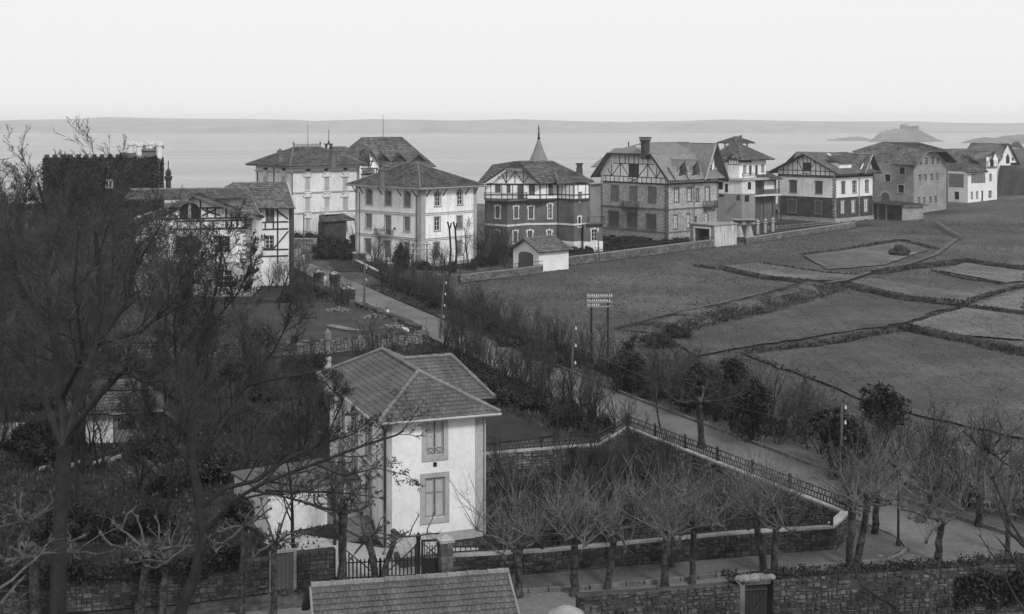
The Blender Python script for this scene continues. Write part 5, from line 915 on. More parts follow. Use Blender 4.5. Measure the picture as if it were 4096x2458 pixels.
def near_house():
    h = corner_house('white_house', 'tall white two storey house with steep hipped tile roof inside the garden walls', 'house', (386, 548), 21, 331, 482.5)
    R = h.R; zr_ = 8.85; ze = 6.9; h.Lv = min(13.8, h.run((-.62, 0), (0, 1), 318)-.62); h.L = Face(h, (0, h.Lv), (0, 0)); L = h.L
    zt = ze-.05; ops = {L: [], R: []}
    def bigwin(f, fr, r, style, rail):
        t0, t1, z0, z1 = f.rect(fr, r); b = MB(); s = .26; z1 = min(z1, zt-.02)
        f.slab(b, t0-s, t0-.003, z0-.0, z1, .002, .05); f.slab(b, t1+.003, t1+s, z0, z1, .002, .05); f.slab(b, t0-s, t1+s, z0-.3, z0-.003, .002, .06)
        if z1 < zt-.3: f.slab(b, t0-s, t1+s, z1+.003, z1+.26, .002, .05)
        w = b.build('window', M['trim'], h.e); ops[f].append((t0, t1, z0, z1))
        n = 2
        for i in range(n):
            a, c = lerp(t0, t1, i/n)+.02, lerp(t0, t1, (i+1)/n)-.02; b = MB(); f.slab(b, a, c, z0+.02, z1-.01, -.14, -.10); sh = b.build('shutter', M['shutterlt'], w)
            b = MB()
            for zz in (z0+.08, lerp(z0, z1, .62), z1-.1): f.slab(b, a, c, zz-.05, zz+.05, -.098, -.075)
            f.slab(b, a, a+.07, z0+.02, z1-.02, -.098, -.078); f.slab(b, c-.07, c, z0+.02, z1-.02, -.098, -.078); b.build('batten', M['batten'], sh)
        if rail:
            b = MB(); za, zb = z0+.03, z0+.42
            for p, q in [((t0, za), (t1, za)), ((t0, zb), (t1, zb)), ((t0, za), ((t0+t1)/2, zb)), (((t0+t1)/2, zb), (t1, za)), ((t0, zb), ((t0+t1)/2, za)), (((t0+t1)/2, za), (t1, zb))]: b.bar(f.P(*p, -.03), f.P(*q, -.03), .035)
            b.build('window_rail', M['trim'], w)
    bigwin(R, Zn, (1462, 780, 1628, 1135), 'shut', True); bigwin(R, Z5, (1632, 158, 1822, 545), 'shut', False)
    ops[R].append(R.rect(Zn, (1527, 1205, 1566, 1256))); q = ops[R][-1]; b = MB(); R.slab(b, q[0], q[1], q[2], q[3], -.15, -.12); b.build('vent', M['dark'], h.e)
    for t, zz, hh, w_ in [(3.2, 1.0, 2.2, 1.0), (6.4, 1.0, 2.2, 1.0), (9.6, 1.0, 2.2, 1.0), (6.4, 4.1, 1.9, 1.0), (9.6, 4.1, 1.9, 1.0), (3.2, 4.1, 1.9, 1.0)]:
        t = h.Lv-t if False else t; t0, t1, z0, z1 = t-w_/2, t+w_/2, zz, zz+hh; b = MB(); s = .22; L.slab(b, t0-s, t0-.003, z0, z1, .002, .05); L.slab(b, t1+.003, t1+s, z0, z1, .002, .05); L.slab(b, t0-s, t1+s, z1+.003, z1+s, .002, .05); L.slab(b, t0-s, t1+s, z0-.2, z0-.003, .002, .07); w = b.build('window', M['trim'], h.e); ops[L].append((t0, t1, z0, z1))
        b = MB(); L.slab(b, t0+.01, t1-.01, z0+.01, z1-.01, -.14, -.1); b.build('shutter', M['shutterg'], w)
    for f in (L, R): b = MB(); f.wall(b, 0, f.L, 0, zt, ops[f]); b.build('wall', M['white2' if f is R else 'white'], h.e)
    backwalls(h, zt, 'white')
    b = MB(); R.slab(b, .02, .32, .0, zt, .003, .05); b.box(-.05, -.003, -.05, .5, 0, zt); b.build('corner_pilaster', M['trim'], h.e); b = MB(); R.slab(b, R.L-.42, R.L+.03, 0, zt, .003, .05); b.build('corner_pilaster', M['trim'], h.e)
    b = MB(); R.slab(b, .34, R.L-.44, 0, .5, .003, .07); b.build('plinth', M['trim'], h.e); z_ = L; b = MB(); L.slab(b, 0, L.L-.52, 3.55, 3.7, .003, .06); b.build('string_course', M['trim'], h.e)
    # main roof
    ov = .62; e = (-ov, h.Lu+ov+.2, -ov, h.Lv+ov); um = h.Lu/2+.05
    r1 = h.at(Zn(1385, 333), zr_); r2 = h.at(Zn(988, 124), zr_); c = [Vector((e[0], e[2], ze)), Vector((e[1], e[2], ze)), Vector((e[1], e[3], ze)), Vector((e[0], e[3], ze))]; r2.x = r1.x
    ro = empty('roof', (0, 0, 0)); ro.parent = h.e; tn = M['tilenear']
    tiles_real(ro, c[0], c[1], r1, r1, .31, .2, tn); tiles_real(ro, c[3], c[0], r1, r2, .31, .2, tn); tiles_real(ro, c[1], c[2], r2, r1, .31, .2, tn); tiles_real(ro, c[2], c[3], r2, r2, .36, .3, tn)
    u = Vector((0, 0, .07))
    for p, q in [(c[0], r1), (c[1], r1), (r1, r2), (c[2], r2), (c[3], r2)]: ridge_tiles(ro, p+u, q+u, .12)
    # cross wing
    w1 = h.at(Zn(1700, 180), zr_); w0 = Vector((r1.x, w1.y, zr_)); e1 = h.at(Zn(2112, 557), ze); hw = 3.4
    wa, wb = Vector((r1.x+.2, w1.y-hw, ze)), Vector((e1.x-.2, w1.y-hw, ze)); wc, wd2 = Vector((e1.x-.2, w1.y+hw, ze)), Vector((r1.x, w1.y+hw, ze)); wr = empty('wing_roof', (0, 0, 0)); wr.parent = h.e
    tiles_real(wr, wa, wb, w1, w0, .31, .2, tn); tiles_real(wr, wb, wc, w1, w1, .31, .2, tn); tiles_real(wr, wc, wd2, w0, w1, .36, .3, tn)
    for p, q in [(w0, w1), (wb, w1), (wc, w1)]: ridge_tiles(wr, p+u, q+u, .12)
    b = MB(); b.box(um, e1.x-.9, w1.y-hw+.6, w1.y+hw-.6, 0, ze-.1); b.build('wing_wall', M['white'], h.e)
    b = MB(); p, q = c[0]+Vector((-.05, -.07, -.05)), c[1]+Vector((.03, -.07, -.05)); b.tube([p, q], [.075, .075], 6); b.build('gutter', M['trim'], h.e); b = MB(); b.tube([p, c[3]+Vector((-.07, 0, -.05))], [.075, .075], 6); b.build('gutter', M['trim'], h.e)
    b = MB(); b.tube([(-.45, -.5, ze-.1), (-.1, -.16, ze-.55), (-.1, -.16, .1)], [.06, .06, .06], 6); b.build('downpipe', M['iron'], h.e); b = MB(); b.tube([(h.Lu+.1, -.12, ze-.1), (h.Lu+.1, -.12, .1)], [.05, .05], 6); b.build('downpipe', M['trim'], h.e)
    # tall flue at the rear left
    P = W((327.5, 372), 86); lo = h.loc(P); zt2 = h.loc(W((327.5, 331), 86)).z; b = MB(); b.box(lo.x-.2, lo.x+.2, lo.y-.2, lo.y+.2, lo.z-1.4, lo.z+1.0); fl = b.build('chimney', M['trim'], h.e); b = MB(); b.box(lo.x-.26, lo.x+.26, lo.y-.26, lo.y+.26, lo.z+1.2, lo.z+1.35); b.box(lo.x-.14, lo.x+.14, lo.y-.14, lo.y+.14, lo.z+1.35, zt2-.55); b.box(lo.x-.22, lo.x+.22, lo.y-.22, lo.y+.22, zt2-.55, zt2-.1); b.lathe((lo.x, lo.y, zt2-.1), [(.24, 0), (.05, .25)], 6); b.build('flue', M['trimdark'], fl)
    # single storey annexe on the left
    a0, a1 = h.loc(G((268, 536))), h.loc(G((352, 529))); f = Face(h, (a0.x, a0.y), (0, a0.y+1.2)); b = MB(); f.slab(b, 0, f.L, 0, 2.3, -5, 0); b.build('annexe_wall', M['cream'], h.e); b = MB(); P_ = f.P; f.slab(b, -.2, f.L, 2.305, 2.45, -5.1, .15); b.build('annexe_roof', M['greydark'], h.e)
    t = f.L*.72; b = MB(); f.slab(b, t-.5, t+.5, 0, 2.1, .004, .04); b.build('door', M['shutterg'], h.e)
    b = MB()
    for k in range(4): b.box(-1.9+.0, -.06, 1.6+k*.3, 3.6-k*.0, k*.2, (k+1)*.2-.003)
    b.build('steps', M['trimdark'], h.e)
    return h
near = near_house()
# ------------------------------------------------------------------ roads, paths, yards
RE = [(28.6, 71), (27.9, 72), (24.9, 77.1), (23.3, 80.3), (9.9, 109), (1.2, 130), (-12, 162), (-26.9, 199), (-38, 226), (-52, 258)]
LE = [(20.3, 74.2), (15.9, 84), (10.0, 94.5), (3.4, 109), (-4.6, 130), (-17.8, 162), (-23.8, 178), (-31.4, 199), (-42.5, 226), (-56.5, 258)]
def gsheet(name, pts, z, m): return sheet(name, pts, z, m)
def strip(name, Lp, Rp, z, m):
    b = MB(); n = len(Lp)
    for i in range(n-1):
        a, c, d, e = Lp[i], Rp[i], Rp[i+1], Lp[i+1]; b.quad((*a, z), (*c, z), (*d, z), (*e, z))
    return tag(b.build(name, m), kind='structure')
def at_y(P, y):
    for i in range(len(P)-1):
        if min(P[i][1], P[i+1][1]) <= y <= max(P[i][1], P[i+1][1]): t = (y-P[i][1])/(P[i+1][1]-P[i][1]); return P[i][0]+(P[i+1][0]-P[i][0])*t
    return P[0][0] if y < P[0][1] else P[-1][0]
ys = [74.2, 77, 80, 84, 89, 94.5, 100, 109, 118, 130, 145, 162, 178, 199, 212, 226, 240, 258]
b = MB(); strip('road', [(at_y(LE, y), y) for y in ys], [(at_y(RE, y), y) for y in ys], .09, M['gravel'])
gsheet('road', [(-60, 40), (60, 40), (60, 68), (28.6, 71), (27.9, 72), (26.9, 74.2), (20.3, 74.2), (21.2, 72.6), (21.2, 70.4), (19.6, 68.5), (13, 66.9), (3.8, 64.5), (-8, 62.6), (-15, 61), (-60, 56)], .094, M['gravel'])
pv_ = [(-8.2, 62.9), (3.8, 64.7), (13, 67.1), (19.4, 68.7), (21, 70.5), (21, 72.6), (20.1, 74.4), (15.7, 84), (9.8, 94.6), (8.9, 94.4), (19, 73.4), (17.3, 70.3), (-2, 65.7), (-8.4, 65.5)]
b = MB(); b.prism([(x, y, .05) for x, y in pv_], (0, 0, .15)); o = tag(b.build('pavement', M['pave']), kind='structure')
def kerb(pts, w=.16, z=.22):
    for i in range(len(pts)-1):
        p, q = Vector((*pts[i], 0)), Vector((*pts[i+1], 0)); n = max(1, int((q-p).length/.95)); yield from ((lerp(p, q, k/n), lerp(p, q, (k+.95)/n)) for k in range(n))
ke = empty('kerb', (20, 70, 0), 0); tag(ke, kind='structure')
for j, (p, q) in enumerate(kerb([(-8.2, 62.85), (3.8, 64.62), (13, 67.02), (19.5, 68.6), (20.4, 69.4), (21.1, 70.5), (21.2, 71.6), (21.05, 72.6), (20.2, 74.4), (15.8, 84)])):
    b = MB(); b.bar(p-Vector((20, 70, -.14))+Vector((0, 0, rnd.uniform(-.01, .02))), q-Vector((20, 70, -.14)), .18, .24); b.build('kerb_stone', M['kerb'], ke)
ke = empty('kerb', (20, 80, 0), 0); tag(ke, kind='structure')
rk = [(x+.1, y) for x, y in RE[:8]]
for p, q in kerb(rk[:6]): b = MB(); b.bar(p-Vector((20, 80, -.17))+Vector((0, 0, rnd.uniform(-.02, .03))), q-Vector((20, 80, -.17)), .2, .28); b.build('kerb_stone', M['kerb'], ke)
# verge beyond the kerb, garden floors, yard, leaf litter under the trees on the left
vy = [70, 72, 77, 80.3, 94, 109, 118, 130]; strip('verge', [(at_y(RE, y)+.25, y) for y in vy], [(at_y(RE, y)+2.6+(.8 if y < 80 else 0), y) for y in vy], .13, M['pave'])
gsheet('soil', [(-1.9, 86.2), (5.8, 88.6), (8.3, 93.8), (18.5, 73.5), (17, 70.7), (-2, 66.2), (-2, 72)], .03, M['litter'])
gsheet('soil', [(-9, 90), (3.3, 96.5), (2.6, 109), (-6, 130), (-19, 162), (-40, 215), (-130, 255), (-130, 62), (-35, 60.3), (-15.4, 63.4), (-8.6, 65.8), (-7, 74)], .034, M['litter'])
gsheet('yard', [(-8.3, 65.9), (-2.2, 66.6), (-1.8, 71), (-7, 71), (-13, 74), (-13.6, 72)], .045, M['yard'])
# dark strip of scrubby soil right of the road
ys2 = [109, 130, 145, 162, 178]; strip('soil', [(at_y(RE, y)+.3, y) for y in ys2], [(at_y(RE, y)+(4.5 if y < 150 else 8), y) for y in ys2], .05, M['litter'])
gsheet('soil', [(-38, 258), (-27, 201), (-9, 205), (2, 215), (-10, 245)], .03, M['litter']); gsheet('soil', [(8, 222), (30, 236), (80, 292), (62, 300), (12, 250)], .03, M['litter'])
# ------------------------------------------------------------------ field plots and rough grass banks
Zf = Z(2600, 900, 1.649)
def gz(x, y, z=.06):
    p = G(Zf(x, y), 0); return (p.x, p.y)
plots = [([(480, 272), (740, 250), (1390, 332), (1280, 372), (1070, 368), (740, 338)], .118), ([(1400, 352), (1490, 360), (2210, 468), (2060, 515), (1700, 478), (1310, 388)], .112), ([(2090, 252), (2467, 308), (2467, 372), (2350, 385), (1900, 302)], .115),
 ([(2150, 522), (2467, 430), (2467, 572), (2100, 535)], .118), ([(2080, 550), (2467, 602), (2467, 762), (2010, 728), (1710, 660)], .110), ([(130, 745), (700, 610), (1320, 462), (1980, 545), (1660, 655), (620, 812), (300, 870)], .088), ([(640, 862), (1250, 792), (1670, 712), (2050, 780), (2467, 905), (2800, 1000), (2800, 1500), (1500, 1200), (1100, 1030)], .090), ([(1010, 205), (1480, 140), (1640, 112), (1840, 165), (1560, 265), (1170, 300)], .105)]
def rough(P):
    o = []
    for i in range(len(P)):
        a, c = Vector(P[i]), Vector(P[(i+1) % len(P)]); n = max(1, int((c-a).length/1.6)); nn = (c-a).normalized(); nn = Vector((-nn.y, nn.x))
        for k in range(n): q = a.lerp(c, k/n)+nn*(.55*noise.noise(Vector((a.x+k*.7, a.y, 5)))+rnd.uniform(-.18, .18))*(0 if k == 0 else 1); o.append((q.x, q.y))
    return o
for i, (pp, v) in enumerate(plots):
    gsheet('field_plot', rough([gz(*q) for q in pp]), .10+.006*i, mat('grass_%d' % i, (v*1.25-.036)*(.62 if v < .1 else .86), .22, .12, 1.6, .6, 4, extra=turf((46, -44, 46, -40, 44, 48, 42, -46)[i])))
def bankmesh(pts, w, hgt_, dens=1.0, name='grass_bank', pix=True, m_='bank'):
    """low ridge of tussocky grass"""
    P = [Vector((*gz(*q), 0)) for q in pts] if pix else [Vector((*q, 0)) for q in pts]; b = MB(); b2 = MB(); prev = None; seg = []
    for i in range(len(P)-1):
        n = max(2, int((P[i+1]-P[i]).length/1.2))
        for k in range(n): seg.append(lerp(P[i], P[i+1], k/n))
    seg.append(P[-1]); m = len(seg); K = 7
    for i, p in enumerate(seg):
        d = (seg[min(i+1, m-1)]-seg[max(i-1, 0)]).normalized(); nn = Vector((-d.y, d.x, 0)); ww = w*.72*(1+.5*noise.noise(p*.3)); e = min(1, i/2, (m-1-i)/2)
        for k in range(K):
            s = k/(K-1)*2-1; z = hgt_*.7*(1-s*s)*(.75+.5*abs(noise.noise(p*.5+Vector((k, 0, 0)))))*max(.1, e); q = p+nn*s*ww*.5; b.v.append((q.x+.15*rnd.uniform(-1, 1), q.y+.15*rnd.uniform(-1, 1), z+.02))
    b.f = [(i*K+k, i*K+k+1, (i+1)*K+k+1, (i+1)*K+k) for i in range(m-1) for k in range(K-1)]
    for _ in range(int(m*w*9*dens)):
        i = rnd.randrange(m-1); p = lerp(seg[i], seg[i+1], rnd.random()); d = (seg[i+1]-seg[i]).normalized(); nn = Vector((-d.y, d.x, 0)); s = rnd.uniform(-1, 1); q = p+nn*s*w*.5; z = hgt_*.6*(1-s*s)*.8; hh = rnd.uniform(.08, .3)
        for _2 in range(3): a = rnd.uniform(0, 6.28); t = Vector((math.cos(a)*.10, math.sin(a)*.10, 0)); tip = q+Vector((rnd.uniform(-.2, .2), rnd.uniform(-.2, .2), z+hh)); b.add([(q.x-t.x, q.y-t.y, z-.05), (q.x+t.x, q.y+t.y, z-.05), tip], [(0, 1, 2)])
    tag(b.build(name, M[m_]), kind='structure')
for pts, w, hh in [([(470, 288), (740, 348), (1070, 380)], 2.0, .7), ([(1000, 197), (1250, 172), (1480, 128), (1640, 105)], 1.4, .5), ([(1280, 395), (1400, 425), (1700, 492), (2060, 522)], 2.6, .9), ([(2090, 540), (2300, 570), (2600, 610)], 1.8, .7), ([(620, 850), (860, 822), (1250, 765), (1440, 725), (1670, 685)], 2.0, .75), ([(1670, 680), (2000, 755), (2467, 850), (2700, 900)], 3.2, 1.0),
                   ([(1480, 320), (1650, 290), (1900, 262), (2080, 240)], 3.4, .6), ([(2080, 238), (2250, 265), (2600, 300)], 2.2, .8), ([(2070, 530), (2130, 490), (2400, 420), (2600, 380)], 1.2, .35), ([(740, 255), (1170, 318), (1390, 333)], 1.2, .3), ([(1690, 650), (1900, 590), (2060, 535)], .7, .2), ([(620, 850), (930, 960), (1130, 1030)], .7, .18), ([(1860, 300), (2060, 350), (2330, 390)], .8, .25), ([(300, 265), (440, 290)], 1.2, .3), ([(1660, 100), (1900, 160)], 1.2, .35)]: bankmesh(pts, w, hh)
bankmesh([(-40, 710), (100, 675), (300, 620), (600, 560), (900, 480), (1130, 410)], 7.5, 1.6, 1.5, m_='tuss')
def path(pts, w, m='pave', z=.14, name='path'):
    P = [Vector((*gz(*q), 0)) for q in pts]; b = MB()
    for i in range(len(P)-1):
        d0 = (P[min(i+1, len(P)-1)]-P[max(i-1, 0)]).normalized(); d1 = (P[min(i+2, len(P)-1)]-P[i]).normalized(); n0, n1 = Vector((-d0.y, d0.x, 0))*w/2, Vector((-d1.y, d1.x, 0))*w/2; Zz = Vector((0, 0, z)); b.quad(P[i]-n0+Zz, P[i+1]-n1+Zz, P[i+1]+n1+Zz, P[i]+n0+Zz)
    tag(b.build(name, M[m]), kind='structure')
path([(60, 608), (250, 570), (440, 525), (700, 462), (900, 425), (1050, 395), (1280, 372), (1500, 300), (1700, 262), (1880, 200), (2000, 110), (2040, 85)], .9, z=.18)
path([(1900, 5), (1960, 45), (2050, 95)], .8, z=.8)
# ------------------------------------------------------------------ stone walls
def stonewall(name, label, pts, hgt_, th, m='stone', size=.34, cope=None, both=False, group=None, ragged=0.0, side=1):
    """dry laid wall: dark core, every stone a proud irregular block, optional coping stones"""
    P = [Vector((*q, 0)) for q in pts]; base = P[0].copy(); e = empty(name, base, 0, label, 'wall', group); core, st = MB(), MB(); r = random.Random(len(label))
    for i in range(len(P)-1):
        p, q = P[i]-base, P[i+1]-base; d = (q-p).normalized(); nn = Vector((d.y, -d.x, 0))*side; L = (q-p).length
        core.par(p, d*L, -nn*th, (0, 0, hgt_-(.1 if ragged else 0)))
        faces = [(nn, p)]+([(-nn, p-nn*th)] if both else [])
        for n_, o_ in faces:
            cells = []
            def cut(x0, x1, z0, z1, dp=0):      # irregular, uncoursed packing of blocks
                w, h_ = x1-x0, z1-z0; tw_, th_ = size*r.uniform(.7, 1.9), size*r.uniform(.42, .9)
                if dp < 18 and w > tw_*1.35 and (w/tw_ > h_/th_ or h_ <= th_*1.3): c_ = x0+w*(r.uniform(.3, .7) if w < 6 else .5+r.uniform(-.03, .03)); cut(x0, c_, z0, z1, dp+1); cut(c_, x1, z0, z1, dp+1)
                elif dp < 18 and h_ > th_*1.3: c_ = z0+h_*r.uniform(.32, .68); cut(x0, x1, z0, c_, dp+1); cut(x0, x1, c_, z1, dp+1)
                else: cells.append((x0, x1, z0, z1))
            nn_ = max(1, int(L/3)); 
            for q_ in range(nn_): cut(L*q_/nn_, L*(q_+1)/nn_, 0, hgt_)
            for x0, x1, z0, z1 in cells:
                if ragged and z0 > hgt_*.66 and r.random() < ragged: continue
                g = .018; ww, h2 = x1-x0-2*g, z1-z0-2*g
                if ww < .04 or h2 < .03: continue
                pr = r.uniform(.015, .085); a = o_+d*(x0+g)+Vector((0, 0, z0+g)); J = lambda s_: r.uniform(0, s_)
                uv = [(J(.22), 0), (1-J(.22), J(.12)), (1, J(.3)+.1), (1-J(.1), 1-J(.25)), (1-J(.3), 1), (J(.3), 1-J(.1)), (0, 1-J(.35)), (J(.1), J(.3))]
                fr = [a+d*(ww*u_)+Vector((0, 0, h2*v_))+n_*(pr+r.uniform(-.012, .012)) for u_, v_ in [(.5+(u_-.5)*.88, .5+(v_-.5)*.84) for u_, v_ in uv]]; bk = [a+d*(ww*u_)+Vector((0, 0, h2*v_)) for u_, v_ in uv]
                st.add(bk+fr, [tuple(range(8, 16))]+[(k, (k+1) % 8, 8+(k+1) % 8, 8+k) for k in range(8)])
    core.build('core', M['mortar'], e); s = st.build('stonework', M[m], e); s['kind'] = 'stuff'
    if cope:
        for i in range(len(P)-1):
            p, q = P[i]-base, P[i+1]-base; d = (q-p).normalized(); nn = Vector((d.y, -d.x, 0))*side; n = max(1, int((q-p).length/1.1)); w, hh = cope
            for k in range(n):
                a, c = lerp(p, q, k/n), lerp(p, q, (k+.985)/n); b = MB(); z = Vector((0, 0, hgt_+hh/2+.004+r.uniform(-.008, .008))); off = nn*(w/2-th-(w-th)/2+.0); b.bar(a-nn*(th/2)+z, c-nn*(th/2)+z, w, hh); b.build('coping_stone', M['copingdk' if m == 'stonelt' else 'coping'], e)
    return e
GW = [(-3.05, 66.0), (1.57, 66.75), (12.6, 69.85), (17.2, 70.65), (18.85, 73.5)]
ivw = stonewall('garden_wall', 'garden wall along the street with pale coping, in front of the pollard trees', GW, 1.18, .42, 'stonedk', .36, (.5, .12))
GR = [(18.85, 73.5), (16.6, 77.9), (8.4, 94.2)]
stonewall('garden_wall', 'long sloping garden wall with pale coping beside the gravel road', GR, 1.18, .42, 'stone', .34, (.5, .12), both=True, side=1)
stonewall('garden_wall', 'rear garden wall with pale coping behind the white house garden', [(-1.9, 86.3), (5.8, 88.7), (8.4, 94.2)][::1], 1.18, .4, 'stone', .34, (.48, .12), side=1)
def iron_fence(label, pts, z0, hh, mod=.52):
    P = [Vector((*q, 0)) for q in pts]; base = P[0].copy(); e = empty('iron_fence', base, 0, label, 'fence', 'low iron fences on the garden walls'); pos = []
    for i in range(len(P)-1):
        p, q = P[i]-base, P[i+1]-base; L = (q-p).length; d = (q-p)/L; up = Vector((0, 0, 1))
        for z in (z0+.08, z0+hh*.55, z0+hh): b = MB(); b.bar(p+up*z, q+up*z, .05, .055); b.build('rail', M['iron'], e)
        n = max(1, round(L/mod)); b = MB()
        for k in range(n):
            a = p+d*(L*k/n); c = p+d*(L*(k+.5)/n); b.bar(a+up*(z0+.08), a+up*(z0+hh*.55), .05); b.bar(c+up*(z0+.08), c+up*(z0+hh*.55), .05); c2 = p+d*(L*(k+.25)/n); b.bar(c2+up*(z0+hh*.55), c2+up*(z0+hh), .05)
            if k % 2: b.bar(c2+d*.26*mod/.52+up*(z0+hh*.55), c2+d*.26*mod/.52+up*(z0+hh), .05)
        o = b.build('bars', M['iron'], e); o['kind'] = 'stuff'
        n = max(1, round(L/3.3))
        for k in range(n+(i == len(P)-2)): a = p+d*(L*k/n); b = MB(); b.bar(a+up*(z0-.02), a+up*(z0+hh+.12), .16); b.lathe(a+up*(z0+hh+.12), [(.11, 0), (.05, .1)], 6); b.build('post', M['iron'], e)
off = lambda pts, dx, dy: [(x+dx, y+dy) for x, y in pts]
iron_fence('low iron fence on the street side garden wall', off(GW[:4], -.05, .2), 1.3, .62); iron_fence('low iron fence on the garden wall beside the gravel road', [(18.6, 73.5), (16.4, 77.9), (8.2, 94.0)], 1.3, .72); iron_fence('low iron fence on the rear garden wall behind the white house', [(-1.9, 86.5), (5.8, 88.9), (8.2, 94.1)], 1.3, .62)
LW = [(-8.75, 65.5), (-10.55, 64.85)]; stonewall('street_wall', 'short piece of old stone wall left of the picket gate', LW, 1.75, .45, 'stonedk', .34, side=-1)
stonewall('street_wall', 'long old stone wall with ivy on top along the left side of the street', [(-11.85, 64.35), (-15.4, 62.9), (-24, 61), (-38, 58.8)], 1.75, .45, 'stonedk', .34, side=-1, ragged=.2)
def door_in_wall():
    a, c = Vector((-11.75, 64.4, 0)), Vector((-10.65, 64.8, 0)); e = empty('wall_door', a, 0, 'narrow weathered wooden door set in the old street wall left of the gate', 'door'); d = c-a; b = MB(); b.bar(Vector((0, 0, 0)), Vector((0, 0, 2.0)), .14); b.build('post', M['plank'], e); b = MB(); b.bar(d, d+Vector((0, 0, 2.0)), .14); b.build('post', M['plank'], e)
    for k in range(5): b = MB(); p = d*(.1+.165*k); b.par(p+Vector((0, .05, .05)), d*.15, (0, .04, 0), (0, 0, 1.8)); b.build('plank', M['shutter'], e)
    b = MB(); b.bar(Vector((0, 0, 1.95)), d+Vector((0, 0, 1.95)), .14); b.build('lintel', M['plank'], e)
door_in_wall()
def pillar(label, x, y, w, hh, m='stone', cap='coping', ivy=False, group=None):
    e = empty('gate_pillar', (x, y, 0), math.radians(20), label, 'pillar', group); b = MB(); b.box(-w/2+.04, w/2-.04, -w/2+.04, w/2-.04, 0, hh); b.build('core', M['mortar'], e); b = MB(); r = random.Random(int(abs(x*31+y)))
    n = int(hh/.3)
    for k in range(n):
        for s in range(4):
            dx, dy = [(1, 0), (0, 1), (-1, 0), (0, -1)][s]; t = Vector((-dy, dx, 0)); nn = Vector((dx, dy, 0)); sp = r.uniform(.35, .65)
            for (u0, u1) in ((-.5, sp-.5), (sp-.5, .5)): b.par(nn*(w/2-.05)+t*(u0*w+.012)+Vector((0, 0, k*hh/n+.012)), t*((u1-u0)*w-.024), nn*(.05+r.uniform(0, .04)), (0, 0, hh/n-.024))
    s = b.build('stonework', M[m], e); s['kind'] = 'stuff'; b = MB(); b.box(-w/2-.08, w/2+.08, -w/2-.08, w/2+.08, hh+.003, hh+.14); b.lathe((0, 0, hh+.14), [(w*.6, 0), (w*.35, .12), (.02, .2)], 8); b.build('cap', M[cap], e)
    if ivy:
        b = MB()
        for _ in range(420): a = r.uniform(0, 6.28); z = hh*(1-.45*r.random()**1.5)+r.uniform(-.1, .45); rr = w*.62*(1 if z < hh else max(.1, 1-(z-hh)*1.2)); c = Vector((rr*math.cos(a), rr*math.sin(a), z)); u = Vector((r.uniform(-1, 1), r.uniform(-1, 1), r.uniform(-1, 1)))*.14; v = Vector((r.uniform(-1, 1), r.uniform(-1, 1), r.uniform(-1, 1)))*.14; b.add([c, c+u, c+u+v, c+v], [(0, 1, 2, 3)])
        s = b.build('ivy', M['scrub'], e); s['kind'] = 'stuff'
    return e
pillar('squat rubble pillar between small wooden door and fenced garden wall', -3.33, 66.1, .6, 1.95)
def gate():
    a, c = Vector((-8.4, 65.65, 0)), Vector((-4.75, 66.15, 0)); d = c-a; n_ = Vector((d.y, -d.x, 0)).normalized(); up = Vector((0, 0, 1))
    e = empty('picket_gate', a, 0, 'dark double picket gate with diagonal braces and dipping top at the yard entrance', 'gate')
    for t, hh, w in ((-.02, 1.95, .15), (1.015, 2.1, .2)): b = MB(); b.bar(d*t, d*t+up*hh, w); b.lathe(d*t+up*hh, [(w*.6, 0), (w*.7, .08), (.02, .3)], 6); b.build('post', M['black'], e)
    N = 19
    for k in range(N):
        t = (k+.5)/N; m_ = abs(t-.5)*2; hh = 1.12 if m_ < .72 else 1.12+(m_-.72)/.28*.75; p = d*t; w = .075 if k != N//2 else .13; b = MB(); b.bar(p+up*.1, p+up*hh, w, .035, up=n_); b.prism([p+up*hh-d.normalized()*w/2-n_*.017, p+up*hh+d.normalized()*w/2-n_*.017, p+up*(hh+.1)-n_*.017], n_*.035); b.build('picket', M['black'], e)
    for z in (.25, 1.0):
        for s in ((.01, .49), (.51, .99)): b = MB(); b.bar(d*s[0]+up*z+n_*-.04, d*s[1]+up*z-n_*.04, .09, .04); b.build('rail', M['black'], e)
    for p, q in (((.0, 1.75), (.47, .25)), ((.53, .25), (1.0, 1.75))): b = MB(); b.bar(d*p[0]+up*p[1]-n_*.06, d*q[0]+up*q[1]-n_*.06, .09, .04); b.build('brace', M['black'], e)
    e = empty('garden_door', Vector((-4.5, 66.2, 0)), 0, 'small dark wooden garden door with open lattice top next to the picket gate', 'door'); d = Vector((.88, .1, 0))
    for t in (0, 1): b = MB(); b.bar(d*t, d*t+up*2.0, .1); b.build('post', M['black'], e)
    b = MB(); b.par(d*.06+up*.05, d*.88, (0, .04, 0), up*1.0); b.build('panel', M['black'], e)
    for k in range(6): b = MB(); p = d*(.12+.15*k); b.bar(p+up*1.05, p+up*(1.9 if k in (0, 5) else 1.7), .045); b.build('bar', M['black'], e)
    b = MB(); b.bar(d*.02+up*1.95, d*.98+up*1.95, .09); b.build('lintel', M['black'], e)
    for q in (((.06, 1.1), (.94, 1.8)), ((.94, 1.1), (.06, 1.8))): b = MB(); b.bar(d*q[0][0]+up*q[0][1], d*q[1][0]+up*q[1][1], .04); b.build('brace', M['black'], e)
gate()
